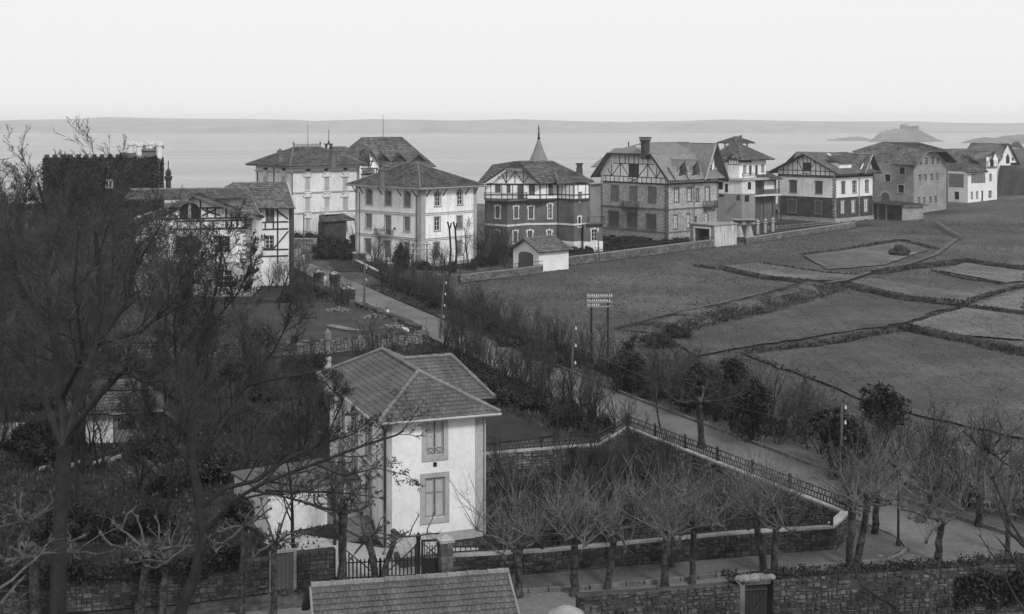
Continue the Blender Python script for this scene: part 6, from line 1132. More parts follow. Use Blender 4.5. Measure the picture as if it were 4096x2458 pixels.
def hatch():      # sloping wooden hatch leaning in the yard
    e = empty('wooden_hatch', (-4.9, 68.6, 0), math.radians(24), 'sloping planked cellar hatch in the pale yard behind the gate', 'hatch')
    for k in range(6): b = MB(); b.prism([(-1.1+k*.36, -.5, .55), (-1.1+k*.36+.34, -.5, .55), (-1.1+k*.36+.34, .8, 1.25), (-1.1+k*.36, .8, 1.25)], (0, 0, .05)); b.build('plank', M['plank'], e)
    b = MB(); b.box(-1.05, 1.0, -.45, .75, 0, .5); b.build('box', M['shutter'], e)
    e = empty('slatted_screen', (-4.6, 69.9, 0), math.radians(24), 'short low slatted screen at the foot of the white house wall', 'screen')
    for k in range(9): b = MB(); b.bar((k*.14-.6, 0, 0), (k*.14-.6, 0, 1.25-.05*k), .05); b.build('slat', M['timber'], e)
    b = MB(); b.bar((-.65, .04, .9), (.6, .04, .6), .05); b.build('rail', M['timber'], e)
hatch()
# foreground private wall along the bottom
b_ = stonewall('boundary_wall', 'old rough boundary wall with broken top along the bottom right', [(11.75, 59.4), (14, 59.9), (18, 60.6), (26, 62.0), (34, 63.2)], 2.35, 1.0, 'stonebw', .3, side=1, ragged=.25)
stonewall('boundary_wall', 'rough boundary wall left of the dark plank door at the bottom', [(2.9, 57.5), (6.5, 58.1), (10.2, 59.0)], 2.35, .6, 'stonebw', .3, side=1, ragged=.15)
def plankdoor():
    e = empty('plank_door', (10.4, 59.05, 0), math.radians(11), 'dark braced plank door between the two boundary walls at the bottom edge', 'door')
    for k in range(6): b = MB(); b.box(.06+k*.17, .06+k*.17+.155, .05, .09, .1, 2.2); b.build('plank', M['black'], e)
    b = MB(); b.bar((.05, 0, .5), (1.05, 0, 1.9), .1, .04); b.build('brace', M['timber'], e)
    for z in (.4, 2.0): b = MB(); b.bar((.05, .02, z), (1.08, .02, z), .1, .04); b.build('rail', M['timber'], e)
    b = MB(); b.box(-.1, 1.2, -.1, .5, 2.25, 2.42); b.build('lintel', M['stonedk'], e); b = MB(); r = random.Random(3)
    for k in range(7):
        c = Vector((-.2+k*.25, .1, 2.42)); s = r.uniform(.2, .32); b.lathe(c, [(s, 0), (s*1.1, s*.35), (s*.7, s*.8), (.02, s)], 7)
    b.build('capstones', M['boulder'], e)
plankdoor()
# nearest roof
def shed_roof():
    th = math.radians(17); P1, P2 = G((311, 587.5), 5.0), G((507.5, 573), 5.0); e = empty('outbuilding', (P1.x, P1.y, 0), math.atan2(P2.y-P1.y, P2.x-P1.x), 'low outbuilding with mossy flat tiled roof in the foreground at the bottom edge', 'outbuilding'); L = (P2-P1).length
    ro = empty('roof', (0, 0, 0)); ro.parent = e; dy, dz = 6.2, 2.9; up = Vector((0, 0, 1)); r1, r2 = Vector((0, 0, 5)), Vector((L, 0, 5))
    tiles_real(ro, (0, -dy, 5-dz), (L, -dy, 5-dz), r2, r1, .3, .185, M['tilenear'], .06); tiles_real(ro, (L, 3.4, 3.4), (0, 3.4, 3.4), r1, r2, .36, .24, M['tilenear'], .05); ridge_tiles(ro, r1+up*.07, r2+up*.07, .13, .4)
    for x in (-.03, L+.03): b = MB(); b.bar((x, 0, 4.96), (x, -dy, 4.96-dz), .08, .22); b.build('verge_board', M['shutterg'], ro)
    b = MB(); b.bar((-.06, 0, 4.82), (-.06, 3.5, 3.2), .12, .4); b.build('verge_board', M['black'], ro); b = MB(); b.bar((-.03, .15, 4.6), (-.03, 3.3, 3.05), .3, .25); b.build('rafter', M['black'], ro)
    b = MB(); b.prism([(.5, -dy+.6, 0), (.5, 2.9, 0), (.5, 2.9, 3.3), (.5, 0, 4.7), (.5, -dy+.6, 5-dz+.1)], (L-1, 0, 0)); b.build('wall', M['cream'], e)
shed_roof()
# ------------------------------------------------------------------ field edge wall, white garage, flat roofed garage
def w2(f, x, y, z=0): p = G(f(x, y), z); return (p.x, p.y)
A0, A1 = w2(ZC2, 100, 560), w2(ZC2, 900, 462)
stonewall('field_wall', 'low pale wall with small railings left of the white gabled garage', [A0, A1], 1.05, .4, 'stonelt', .32, (.45, .1))
B0, B1, B2 = w2(ZC2, 1150, 392), w2(Zd, 1340, 1300), w2(Ze, 850, 1110)
stonewall('field_wall', 'long light stone wall between the garages along top of the field', [B0, B1], 1.3, .4, 'stonelt', .34, (.45, .1))
stonewall('field_wall', 'low stone wall along the field right of the streaked flat roofed garage', [(B1[0]+7, B1[1]+6), B2], 1.1, .4, 'stonelt', .34, (.45, .1))
def picket_run(label, p, q, z0, hh, sp=.22, m='iron', posts=3.0):
    p, q = Vector((*p, 0)), Vector((*q, 0)); e = empty('railing', p, 0, label, 'railing'); d = q-p; L = d.length; d /= L; up = Vector((0, 0, 1)); b = MB()
    for k in range(int(L/sp)): a = d*(k*sp); b.bar(a+up*z0, a+up*(z0+hh), .045, .03)
    o = b.build('bars', M[m], e); o['kind'] = 'stuff'
    for z in (z0+.15, z0+hh-.12): b = MB(); b.bar(up*z, d*L+up*z, .06); b.build('rail', M[m], e)
    for k in range(int(L/posts)+1): b = MB(); b.bar(d*k*posts+up*z0, d*k*posts+up*(z0+hh+.1), .11); b.build('post', M[m], e)
picket_run('row of small dark railings on low wall before the white garage', A0, A1, 1.15, .8); picket_run('dark railing behind the long light field wall', off([B0], 0, .6)[0], off([B1], 0, .6)[0], 1.3, .7, .3)
picket_run('thin pale rail fence below the two tone villa', w2(Ze, 0, 1175), w2(Ze, 820, 1100), .9, .7, 1.4, 'plank'); 
p = w2(ZC2, 885, 440); pillar('rounded stone pillar at the end of the railings beside the white garage', p[0], p[1], 1.0, 3.1, 'stone')
def garage():
    h = corner_house('white_garage', 'small white gabled garage with arched dark door at the corner of the field', 'garage', ZC2(860, 455), 42, ZC2(610, 0)[0], ZC2(1146, 0)[0]); L, R = h.L, h.R; ze = R.z(0, ZC2(0, 240)[1])-.1; zp = L.z(L.L*.45, ZC2(0, 138)[1])
    t0, t1, z0, z1 = L.rect(ZC2, (662, 235, 804, 385)); c, rr = (t0+t1)/2, (t1-t0)/2; z1 = min(z1, 2.9); b = MB(); L.wall(b, 0, L.L, 0, ze, [(t0, t1, 0, min(z1-.3, ze-.3))], dep=.25); b.build('wall', M['white2'], h.e); b = MB(); R.wall(b, 0, R.L, 0, ze, []); b.build('wall', M['white2'], h.e); backwalls(h, ze, 'white')
    gable(L, [(0, ze), (L.L, ze), (L.L*.5, zp)], 'white2', o=.0); b = MB(); b.prism([L.P(t, z, -.2) for t, z in [(t0, 0), (t1, 0), (t1, z1-.5), (c+rr*.7, z1-.12), (c, z1), (c-rr*.7, z1-.12), (t0, z1-.5)]], (L.n*.215).to_3d()); dr = b.build('door', M['shutter'], h.e)
    for k in range(1, 7): b = MB(); t = lerp(t0, t1, k/7); L.slab(b, t-.02, t+.02, .05, z1-.5, .016, .035); b.build('batten', M['timber'], dr)
    ov = .6; vm = h.Lv/2; s_ = (zp-ze)/vm; zo = ze-s_*ov+.1; b = MB(); slope(b, (-ov, -ov, zo), (h.Lu+ov, -ov, zo), (h.Lu+ov-.9, vm, zp+.15), (-ov, vm, zp+.15), .42, .4, .06); slope(b, (h.Lu+ov, h.Lv+ov, zo), (-ov, h.Lv+ov, zo), (-ov, vm, zp+.15), (h.Lu+ov-.9, vm, zp+.15), .42, .4, .06); slope(b, (h.Lu+ov, -ov, zo), (h.Lu+ov, h.Lv+ov, zo), (h.Lu+ov-.9, vm, zp+.15), (h.Lu+ov-.9, vm, zp+.15), .42, .4, .06); b.build('roof', M['tile'], h.e)
    b = MB(); ridge_line(b, (-ov, vm, zp+.2), (h.Lu, vm, zp+.2)); b.build('ridge_cap', M['ridge'], h.e)
    for k in range(7): b = MB(); v = lerp(-.3, h.Lv+.3, k/6); z = zp-s_*abs(v-vm)-.1; b.bar((-ov, v, z), (0, v, z), .12); b.build('rafter', M['timber'], h.e)
garage()
def flatgarage():
    h = corner_house('flat_roofed_garage', 'flat roofed garage with streaked pale side and dark open front at the field wall', 'garage', Zd(1345, 1298), 42, Zd(1110, 0)[0], Zd(1562, 0)[0]); L, R = h.L, h.R; zt = R.z(0, Zd(0, 1095)[1]); t0, t1, z0, z1 = L.rect(Zd, (1158, 1120, 1300, 1255)); t2, t3 = t0-.15, t1+.15
    sm = mat('streaked_concrete', .5, .1, .6, 5, .2, 9, stain=.75); b = MB(); R.wall(b, 0, R.L, -.3, zt, []); b.build('wall', sm, h.e); b = MB(); L.wall(b, 0, L.L, 0, zt, [(t0, t1, .3, z1)], dep=1.5); L.slab(b, t0, t1, .3, z1, -1.6, -1.5) if False else None; b.build('wall', M['grey'], h.e)
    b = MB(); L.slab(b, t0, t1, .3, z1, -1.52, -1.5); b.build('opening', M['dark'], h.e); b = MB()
    L.slab(b, t0-.3, t0-.004, .0, z1+.3, .004, .1); L.slab(b, t1+.004, t1+.3, 0, z1+.3, .004, .1); L.slab(b, t0-.004, t1+.004, z1+.004, z1+.3, .004, .1); b.build('door_frame', M['trimlight'], h.e)
    b = MB(); b.box(-.2, h.Lu+.2, -.2, h.Lv+.2, zt, zt+.2); b.build('roof', M['grey'], h.e); backwalls(h, zt-.01, 'grey')
flatgarage()
# ------------------------------------------------------------------ building plot with retaining wall
PL = [(-26.5, 128.5), (-18.0, 131), (-13.3, 134.2), (-9.2, 136.5)]; PT = 1.35
b = MB(); b.prism([(x, y, .0) for x, y in PL]+[(-19, 156, 0), (-24, 158, 0), (-44, 152, 0), (-46, 130, 0)], (0, 0, PT)); tag(b.build('terrace_ground', M['soil']), kind='structure')
stonewall('retaining_wall', 'newly laid dry stone retaining wall before the building plot', [(-45, 127.2)]+off(PL, 0, -.3), PT+.1, .4, 'stonelt', .42, ragged=.3)
stonewall('rubble_wall', 'unfinished rubble wall between the building plot and the gravel road', [(-9.3, 136.4), (-11.5, 142), (-17.5, 154.5)], PT+.55, .7, 'stonelt', .4, side=1, ragged=.5, both=True)
def stones(name, label, c, n, spread, s0, s1, m='stone', z=0.0):
    e = empty(name, (c[0], c[1], z), 0, label, 'stones'); r = random.Random(n+int(c[0]*10))
    base = []
    for k in range(n):
        b = MB(); s = r.uniform(s0, s1); a = r.uniform(0, 6.28); rr = spread*r.random()**.7; p = Vector((rr*math.cos(a)*1.3, rr*math.sin(a), max(0, (1-rr/spread))*s*1.2*r.random())); prof = [(s*.4, -.05), (s*.55, s*.2), (s*.45, s*.5), (s*.12, s*.62)]; i0 = len(b.v); b.lathe(p, prof, 5)
        b.v = [(x+r.uniform(-.1, .1)*s, y+r.uniform(-.1, .1)*s, zz+r.uniform(-.06, .06)*s) for x, y, zz in b.v]; b.build('stone', M[m], e)
stones('stone_heap', 'heap of pale rubble stones beside the ivy topped gate pillar', (-19.8, 150.5), 30, 1.2, .18, .42, 'boulder', PT); stones('stone_heap', 'loose pale stones scattered beside the unfinished rubble wall', (-15.2, 145.5), 30, 1.5, .15, .38, 'boulder', PT)
stones('stone_heap', 'pile of stones at the edge of the plot near the kneeling worker', (-12.2, 137.8), 34, 1.2, .18, .42, 'boulder', PT); stones('boulders', 'pale boulders on the verge right of the junction', (29.2, 77.5), 12, 2.6, .6, 1.3, 'boulder'); stones('boulders', 'pale boulders beneath the shrubs beside the road kerb', (24.8, 84), 9, 1.6, .4, .9, 'boulder'); stones('boulders', 'two lumps of rock on the pavement corner at the junction', (19.6, 68.7), 5, .6, .2, .4, 'boulder')
stones('stone_heap', 'brushy heap of pale stones beneath telephone poles in the field', (3.5, 121), 26, 2.2, .2, .5, 'boulder'); stones('stone_heap', 'dark heap of earth clods in the far field plot', (w2(Zf, 1660, 203)), 14, 1.6, .6, 1.5, 'mortar')
def ladder():
    p = G(ZB2(1105, 1000), PT); e = empty('ladder', (p.x, p.y, PT+.05), math.radians(-48), 'wooden ladder lying flat on the building plot', 'ladder'); 
    for s in (-.35, .35): b = MB(); b.bar((-1.9, s, .1), (1.9, s*1.2, .1), .12, .1); b.build('rail', M['plank'], e)
    for k in range(8): x = -1.7+k*.48; b = MB(); b.bar((x, -.38, .12), (x, .38, .12), .07); b.build('rung', M['plank'], e)
    e = empty('plank', (p.x+1.7, p.y-1.4, PT+.06), math.radians(-8), 'short plank lying at the foot of the ladder', 'plank'); b = MB(); b.box(-1, 1, -.12, .12, 0, .06); b.build('board', M['plank'], e)
ladder()
for lab, x, y, w, hh in [('ivy topped gate pillar beside the gravel road next to the building plot', -19.6, 157.5, 1.3, 3.0), ('left one of two rubble gate pillars on the left roadside', -26.0, 177.5, 1.0, 2.7), ('right one of two rubble gate pillars on the left roadside', -23.3, 173.5, 1.0, 2.9)]: pillar(lab, x, y, w, hh, 'stonedk', ivy=True)
p = w2(ZB2, 1595, 590); pillar('slender stone gate pillar with flat cap right of the road', p[0], p[1], .75, 3.1, 'stone'); p = w2(ZB2, 1262, 395); pillar('left pillar of the cream villa garden entrance', p[0], p[1], .8, 2.0, 'stone'); p = w2(ZB2, 1330, 400); pillar('right pillar of the cream villa garden entrance, next to roadside pole', p[0], p[1], .9, 2.1, 'stonedk')
picket_run('dark railings between ivy gate pillar and rubble pillars on the left roadside', (-20.4, 159), (-23, 171.8), .5, 1.1, .3); picket_run('dark railings beyond the rubble pillars on the left roadside', (-26.8, 179.5), (-34, 199), .5, 1.1, .3); stonewall('garden_wall', 'low garden wall on the right of the road before the cream villa', [w2(ZB2, 1240, 390), w2(ZB2, 1570, 560)], .9, .4, 'stone', .4, (.5, .12)); 
q0, q1 = w2(Zb, 635, 1350), w2(Zb, 890, 1350); stonewall('garden_wall', 'pale wall closing the far end of the road before the apartment house', [q0, q1], 2.3, .4, 'stonelt', .5, (.5, .15))
def stile():
    p = w2(ZB2, 690, 345); e = empty('gate_leaf', (p[0], p[1], 0), math.radians(60), 'pale open gate leaf at the far end of the road', 'gate')
    for k in range(6): b = MB(); b.box(-1.2+k*.4, -1.2+k*.4+.37, 0, .06, .1, 1.9); b.build('board', M['plank'], e)
    b = MB(); b.bar((-1.2, .1, 1.6), (1.2, .1, 1.6), .1); b.build('rail', M['plank'], e)
stile()
# ------------------------------------------------------------------ telephone and power poles with wires
def insul(e, p, s=1.0): b = MB(); b.lathe(p, [(.05*s, 0), (.09*s, .03), (.09*s, .14*s), (.05*s, .2*s), (.07*s, .24*s), (.02, .3*s)], 7); b.build('insulator', M['porc'], e)
tops = []
def pole(label, xy, hh, n=3, lean=(0, 0), r=.11, group='wooden roadside poles'):
    e = empty('utility_pole', (xy[0], xy[1], 0), 0, label, 'pole', group); b = MB(); T = Vector((lean[0], lean[1], hh)); b.tube([(0, 0, -.1), T*.5, T], [r*1.25, r, r*.8], 7); b.build('pole', M['wood'], e)
    for k in range(n): z = hh-.35-k*1.35*hh/7; p = T*(z/hh)+Vector((.24, 0, .0)); b = MB(); b.bar(T*(z/hh), p, .04); b.build('bracket', M['iron'], e); insul(e, p, .9)
    tops.append(Vector((xy[0], xy[1], 0))+T*((hh-.35)/hh)+Vector((.24, 0, .2))); return e
pole('roadside pole by the left half timbered house at the far end of the road', (-35.8, 227), 7, 0); pole('tall pole on the left edge of the road next to ivy gate pillar', (-17.5, 156.5), 7.2, 3); pole('leaning pole with white insulators in scrub right of the road', (-7.6, 139), 6.2, 4, (.45, 0)); pole('short pole with three white insulators in the roadside shrubs', (4.65, 103.3), 7.0, 3, (.12, 0)); pole('pole with three bright insulators amid dark evergreen shrubs', (20.9, 84), 5.0, 4, (.1, 0))
for i in range(len(tops)-1):
    for k in range(2 if i else 1):
        a, c = tops[i]-Vector((0, 0, k*1.35)), tops[i+1]-Vector((0, 0, k*1.35)); b = MB(); pts = [lerp(a, c, t/14)-Vector((0, 0, 1.0*4*(t/14)*(1-t/14))) for t in range(15)]; b.tube(pts, [.009]*15, 3); o = b.build('wire', M['wood']); tag(o, '%s wire sagging between %s' % (('upper', 'lower')[k], ('farthest pole and pole by the ivy pillar', 'pole by ivy pillar and leaning pole', 'leaning pole and pole in roadside shrubs', 'shrub pole and pole in dark evergreens')[i]), 'wire', 'overhead wires')
def hpole(label, px1, px2, Y, zt, arms, n, top):
    X1, X2 = (px1-512)/F*Y, (px2-512)/F*Y; e = empty('telephone_pole', (X1, Y, 0), 0, label, 'pole'); w = X2-X1
    for x, t in ((0, zt-.15), (w, zt)): b = MB(); b.tube([(x, 0, -.1), (x, 0, t)], [.13, .1], 7); b.build('pole', M['bark'], e)
    for j, z in enumerate(arms):
        x0, x1 = -.42*w/1.6, w+.42*w/1.6; b = MB(); b.bar((x0, -.12, z), (x1, -.12, z+.05), .1, .12); a = b.build('crossarm', M['plank'], e); m_ = n[j]
        for k in range(m_): x = lerp(x0+.08, x1-.08, k/(n[0]-1)); insul(a, (x, -.12, z+.08), .75)
hpole('twin telephone pole with three crossarms of white insulators at the field edge', 591.3, 607.9, 126, 6.55, (6.2, 5.7, 5.28), (12, 11, 6), 0); hpole('distant twin telephone pole with insulator crossarms before the cream villa', 413, 427, 186, 6.0, (5.6, 4.9, 4.2), (8, 8, 5), 0)
e = empty('field_post', (*w2(ZC2, 1455, 455), 0), 0, 'thin tall leaning pole in the field beside the long light wall', 'pole'); b = MB(); b.tube([(0, 0, 0), (-.5, 0, 6.2)], [.11, .08], 6); b.build('pole', M['wood'], e)
e = empty('lamp_post', (20.75, 70.9, 0), 0, 'slim dark iron post on the pavement corner at the junction', 'post'); b = MB(); b.lathe((0, 0, 0), [(.16, .1), (.12, .4), (.07, .6), (.055, 3.4), (.05, 3.5)], 8); b.build('shaft', M['iron'], e)
# ------------------------------------------------------------------ trees
def rv(r): return Vector((r.gauss(0, 1), r.gauss(0, 1), r.gauss(0, 1)))
def limb(P, d, L, r0, r1, n, wob, up, r):
    pts, rad = [P.copy()], [r0]; d = d.normalized(); s = L/n
    for i in range(n):
        d = (d+rv(r)*wob+Vector((0, 0, up))).normalized(); P = P+d*s; pts.append(P.copy()); rad.append(lerp(r0, r1, (i+1)/n))
    return pts, rad
def twig3(b, p, d, L, r, bend):
    """thin tapering three sided twig of two pieces"""
    d = d.normalized(); a = d.orthogonal().normalized(); c = d.cross(a); m = p+d*L*.5; d2 = (d+bend).normalized(); t = m+d2*L*.5; n = len(b.v); q = r*.7
    for P, s in ((p, r), (m, q)):
        for k in ((1, 0), (-.5, .866), (-.5, -.866)): v = P+a*(k[0]*s)+c*(k[1]*s); b.v.append((v.x, v.y, v.z))
    b.v.append((t.x, t.y, t.z)); b.f += [(n, n+1, n+4, n+3), (n+1, n+2, n+5, n+4), (n+2, n, n+3, n+5), (n+3, n+4, n+6), (n+4, n+5, n+6), (n+5, n+3, n+6)]
    return m, t, d2
def crown_from(b1, b2, pts, rad, lv, r, P, tips=None):
    """recursive growth; b1 takes the limbs, b2 the twigs"""
    L = sum((pts[i+1]-pts[i]).length for i in range(len(pts)-1)); n = P['n'][lv]; m = len(pts)-1
    for k in range(n):
        s = lerp(P['from'][lv], 1.0, (k+r.random())/n); i = min(int(s*m), m-1); p = lerp(pts[i], pts[i+1], s*m-i); t = (pts[i+1]-pts[i]).normalized()
        side = t.cross(rv(r)).normalized(); ang = math.radians(r.uniform(*P['ang'][lv])); d = t*math.cos(ang)+side*math.sin(ang)+Vector((0, 0, P['up'][lv])); ln = L*P['len'][lv]*r.uniform(.6, 1.15)*(1.15-.45*s); ln = min(ln, P.get('cap', 99)*(.75**lv)) if lv else ln; rr = lerp(rad[i], rad[i+1], s*m-i)*P['rat'][lv]
        if lv == len(P['n'])-1:
            ln = min(ln, P.get('tl', 1.4)); mm, t2, d2 = twig3(b2, p, d, ln, max(P.get('tw', .011), rr*.6), rv(r)*.25+Vector((0, 0, .1)))
            for _ in range(P.get('sub', 2)): q = lerp(p, t2, r.uniform(.3, .85)); sd = d2.cross(rv(r)).normalized(); twig3(b2, q, d2*.8+sd*r.uniform(.4, .9), ln*.5, P.get('tw', .011)*.8, rv(r)*.3)
            if tips is not None: tips.append((mm, t2))
        else:
            np_, nr = limb(p, d, ln, rr, rr*.35, 4 if lv < 2 else 3, P['wob'], P['grow'], r); (b1 if rr > .03 else b2).tube(np_, nr, 5 if rr > .05 else (4 if rr > .03 else 3), cap=False); crown_from(b1, b2, np_, nr, lv+1, r, P, tips)
TP = dict(n=[8, 8, 6, 5], **{'from': [.3, .25, .2, .15]}, ang=[(25, 65), (25, 60), (25, 60), (20, 55)], up=[.15, .15, .12, .1], len=[.75, .55, .5, .55], rat=[.5, .5, .5, .5], wob=.14, grow=.06, tw=.0155, sub=3, tl=1.7, cap=4.5)
def make_tree(seed, H_, r0, lean=0, P=TP, fork=.3, name='bare_tree'):
    r = random.Random(seed); b1, b2 = MB(), MB(); pts, rad = limb(Vector((0, 0, -.2)), Vector((lean, 0, 1)), H_*.72, r0, r0*.3, 7, .07, .05, r); b1.tube(pts, rad, 8); crown_from(b1, b2, pts, rad, 0, r, P); return b1, b2
def tree_obj(name, label, cat, b1, b2, loc, group=None, m1='bark', m2='twig', rz=0, sc_=1.0):
    e = empty(name, loc, rz, label, cat, group); e.scale = (sc_,)*3; t = b1.build('trunk', M[m1], e); c = b2.build('crown', M[m2], e); return e
def put(src, loc, rz, s, label, group=None):
    c = copy_tree(src); c.location = loc; c.rotation_euler = (0, 0, rz); c.scale = s if isinstance(s, tuple) else (s,)*3; c['label'] = label
    if group: c['group'] = group
    return c
def WD(x, y, Y): return W(DD(x, y), Y)
# --- two big trees whose trunks rise from the street
def big1():
    Y = 59.5; r = random.Random(3); base = Vector((WD(140, 1484, Y).x, Y, 0)); e = empty('bare_tree', base, 0, 'biggest bare tree at left, thick dark trunk, its top reaching above the sea horizon', 'tree', None); b1, b2 = MB(), MB()
    def path_(L): return [WD(x, y, Y+dy)-base for x, y, dy in L]
    tr = [Vector((0, 0, -.1))]+path_([(140, 1440, 0), (143, 1300, 0), (150, 1200, 0), (155, 1080, 0)]); b1.tube(tr, [.42, .36, .33, .33, .33], 9)
    for L, r0 in [([(155, 1080, 0), (120, 1000, 1), (98, 930, 2), (40, 850, 3), (5, 780, 4)], .2), ([(155, 1080, 0), (195, 1010, -.5), (250, 945, -1), (292, 902, -1.5), (318, 900, -2), (345, 922, -2), (400, 920, -2)], .16), ([(155, 1080, 0), (150, 960, 1), (128, 800, 2), (112, 640, 3), (118, 540, 3.5), (92, 440, 4)], .21), ([(155, 1080, 0), (190, 960, 1), (235, 830, 2), (240, 690, 3), (232, 560, 3), (248, 480, 4), (256, 405, 4)], .21), ([(235, 830, 2), (300, 740, 2), (330, 640, 3), (390, 540, 4)], .14), ([(235, 830, 2), (340, 800, 0), (430, 720, 0), (500, 600, 1)], .13), ([(128, 800, 2), (60, 690, 2), (20, 560, 3), (30, 490, 4)], .14), ([(150, 960, 1), (200, 860, -2), (180, 700, -3), (190, 560, -3)], .14), ([(112, 640, 3), (150, 520, 3), (156, 470, 4), (150, 420, 4)], .1)]:
        p = path_(L); m = len(p)-1; rd = [lerp(r0, r0*.3, i/m) for i in range(m+1)]; b1.tube(p, rd, 7); up_ = L[-1][1] < 495; crown_from(b1, b2, p, rd, 1, r, dict(TP, n=[0, 11, 7, 5] if up_ else [0, 13, 7, 5], len=[0, .36, .6, .6], rat=[.5, .42, .5, .5], grow=.05, cap=3.2 if up_ else 4.5, tw=.015))
    b1.build('trunk', M['bark'], e); b2.build('crown', M['twig'], e)
big1()
def big2():
    Y = 60.5; r = random.Random(8); base = Vector((WD(432, 1484, Y).x, Y, 0)); e = empty('budding_tree', base, 0, 'dark leaning tree with small opening buds reaching in front of the white house', 'tree'); b1, b2, b3 = MB(), MB(), MB()
    def path_(L): return [WD(x, y, Y+dy)-base for x, y, dy in L]
    tr = [Vector((0, 0, -.1))]+path_([(438, 1470, 0), (468, 1395, 0), (492, 1300, 0), (484, 1230, 0), (466, 1130, 0), (458, 1040, 0)]); b1.tube(tr, [.3, .27, .25, .24, .22, .2, .18], 9); tips = []
    for L, r0, bud in [([(458, 1040, 0), (470, 930, 0), (500, 800, 1), (525, 680, 1), (540, 580, 2)], .15, 0), ([(458, 1040, 0), (430, 920, 1), (420, 780, 2), (440, 650, 3)], .12, 0), ([(466, 1130, 0), (520, 1030, 0), (600, 930, 0), (660, 850, 1), (700, 770, 1)], .12, 0), ([(484, 1230, 0), (540, 1180, 0), (620, 1160, 0), (700, 1105, .5), (780, 1070, 1), (810, 1010, 1), (830, 960, 1)], .13, 0), ([(492, 1290, 0), (560, 1210, -.5), (640, 1165, -1), (760, 1120, -1), (880, 1075, -1), (960, 1050, -1), (975, 1040, -1)], .12, 1), ([(640, 1185, -1), (700, 1187, -1), (780, 1188, -1), (840, 1192, -1), (905, 1200, -1)], .07, 1), ([(560, 1210, -.5), (650, 1190, -1), (740, 1215, -1.5), (800, 1240, -1.5), (880, 1170, -2)], .06, 1), ([(760, 1120, -1), (830, 1150, -1), (910, 1130, -1), (990, 1150, -1)], .05, 1), ([(500, 800, 1), (580, 700, 1), (620, 600, 2)], .08, 0), ([(600, 930, 0), (690, 910, -1), (760, 900, -1), (820, 960, -1)], .07, 0), ([(466, 1130, 0), (400, 1050, -1), (340, 980, -1), (300, 880, -1)], .1, 0), ([(780, 1070, 1), (850, 1050, 0), (900, 1010, 0)], .05, 1)]:
        p = path_(L); m = len(p)-1; rd = [lerp(r0, r0*.25, i/m) for i in range(m+1)]; b1.tube(p, rd, 6); tp = tips if bud else None
        crown_from(b1, b2, p, rd, 2 if bud else 1, r, dict(TP, n=[0, 16, 9 if not bud else 14, 6 if not bud else 5], len=[0, .26, .5 if not bud else .24, .6], rat=[.5, .42, .5, .5], grow=.08, tl=1.1), tp)
    r2 = random.Random(4)
    for mm, t2 in tips:
        for k in range(r2.choice((4, 6, 8))):
            c = lerp(mm, t2, r2.random()*1.05)+rv(r2)*.045; s = r2.uniform(.045, .085); u = rv(r2).normalized()*s; v = rv(r2).normalized()*s; b3.add([c, c+u, c+u+v, c+v], [(0, 1, 2, 3)])
    b1.build('trunk', M['bark'], e); b2.build('crown', M['twigdk'], e); o = b3.build('buds', M['bud'], e); o['kind'] = 'stuff'
big2()
# --- thicket of bare trees over the left gardens
dense = []
for i, (H_, r0, lean) in enumerate([(16, .2, .05), (14, .17, -.1), (12, .14, .12)]):
    b1, b2 = make_tree(20+i, H_, r0, lean, dict(TP, n=[9, 9, 7, 5])); dense.append(tree_obj('bare_tree', '', 'tree', b1, b2, (0, 0, 0), 'bare trees filling the left gardens', m2='twig' if i else 'twigdk'))
spots = [(-34, 76, 0, .95, 'bare garden tree beside the tiled garden hut, nearest the left edge'), (-26, 79, 1, .9, 'bare garden tree directly behind the tiled garden hut'), (-19.5, 74, 2, .85, 'slim bare tree between garden hut and white annexe'), (-39, 92, 1, 1.1, 'tall bare tree at left edge behind the garden hut'), (-30, 95, 0, 1.0, 'dense bare tree in the middle of the left thicket'), (-21, 90, 2, 1.0, 'bare tree left of the white house roof, behind annexe'), (-15.5, 92, 2, .8, 'small bare tree next to the tall thin chimney flue'), (-44, 112, 0, 1.12, 'bare tree in front of ivy covered house, far left edge'), (-35, 112, 1, 1.15, 'bare tree in front of ivy covered house windows'), (-26.5, 110, 0, .92, 'bare tree left of the retaining wall, front one'), (-20, 106, 2, .8, 'small bare tree before the retaining wall'), (-52, 135, 1, 1.2, 'tall bare tree close to left end of the ivy covered house'), (-43, 138, 0, 1.1, 'tall bare tree close to tower of the ivy covered house'), (-34, 136, 1, .95, 'bare tree before the left end of the half timbered gable'), (-29, 148, 2, .9, 'bare tree before the arched gable opening'), (-22.5, 140, 2, .72, 'small bare tree on the building plot'), (-25, 156, 2, 1.0, 'bare tree before the brick quoined corner of the half timbered house'), (-61, 160, 0, 1.1, 'far bare tree at left edge beyond the thicket'), (-28, 86, 1, .95, 'bare garden tree left of hut roof ridge end, second row'), (-24, 103, 0, .92, 'bare tree in middle of thicket below the half timbered house'), (-33, 124, 1, 1.0, 'bare tree below the left end of the half timbered wall'), (-25, 126, 1, .8, 'bare tree just behind the left end of the retaining wall'), (-41, 103, 1, 1.1, 'thickly twigged bare tree at left edge, middle distance'), (-48, 124, 1, 1.1, 'thickly twigged bare tree at left edge below the ivy covered house'), (-39, 150, 0, 1.1, 'bare tree left of the half timbered house corner'), (-33, 162, 2, 1.0, 'bare tree close before the middle of the half timbered house'), (-56, 150, 1, 1.15, 'bare tree rising left of the ivy covered house')]
b1, b2 = make_tree(33, 13, .2, .05, dict(TP, n=[7, 6, 5, 4], sub=1, tw=.018)); thin = tree_obj('bare_tree', 'open crowned bare tree before the brick quoined corner of the half timbered house', 'tree', b1, b2, (-31.5, 150, 0), 'open crowned bare trees before the half timbered house')
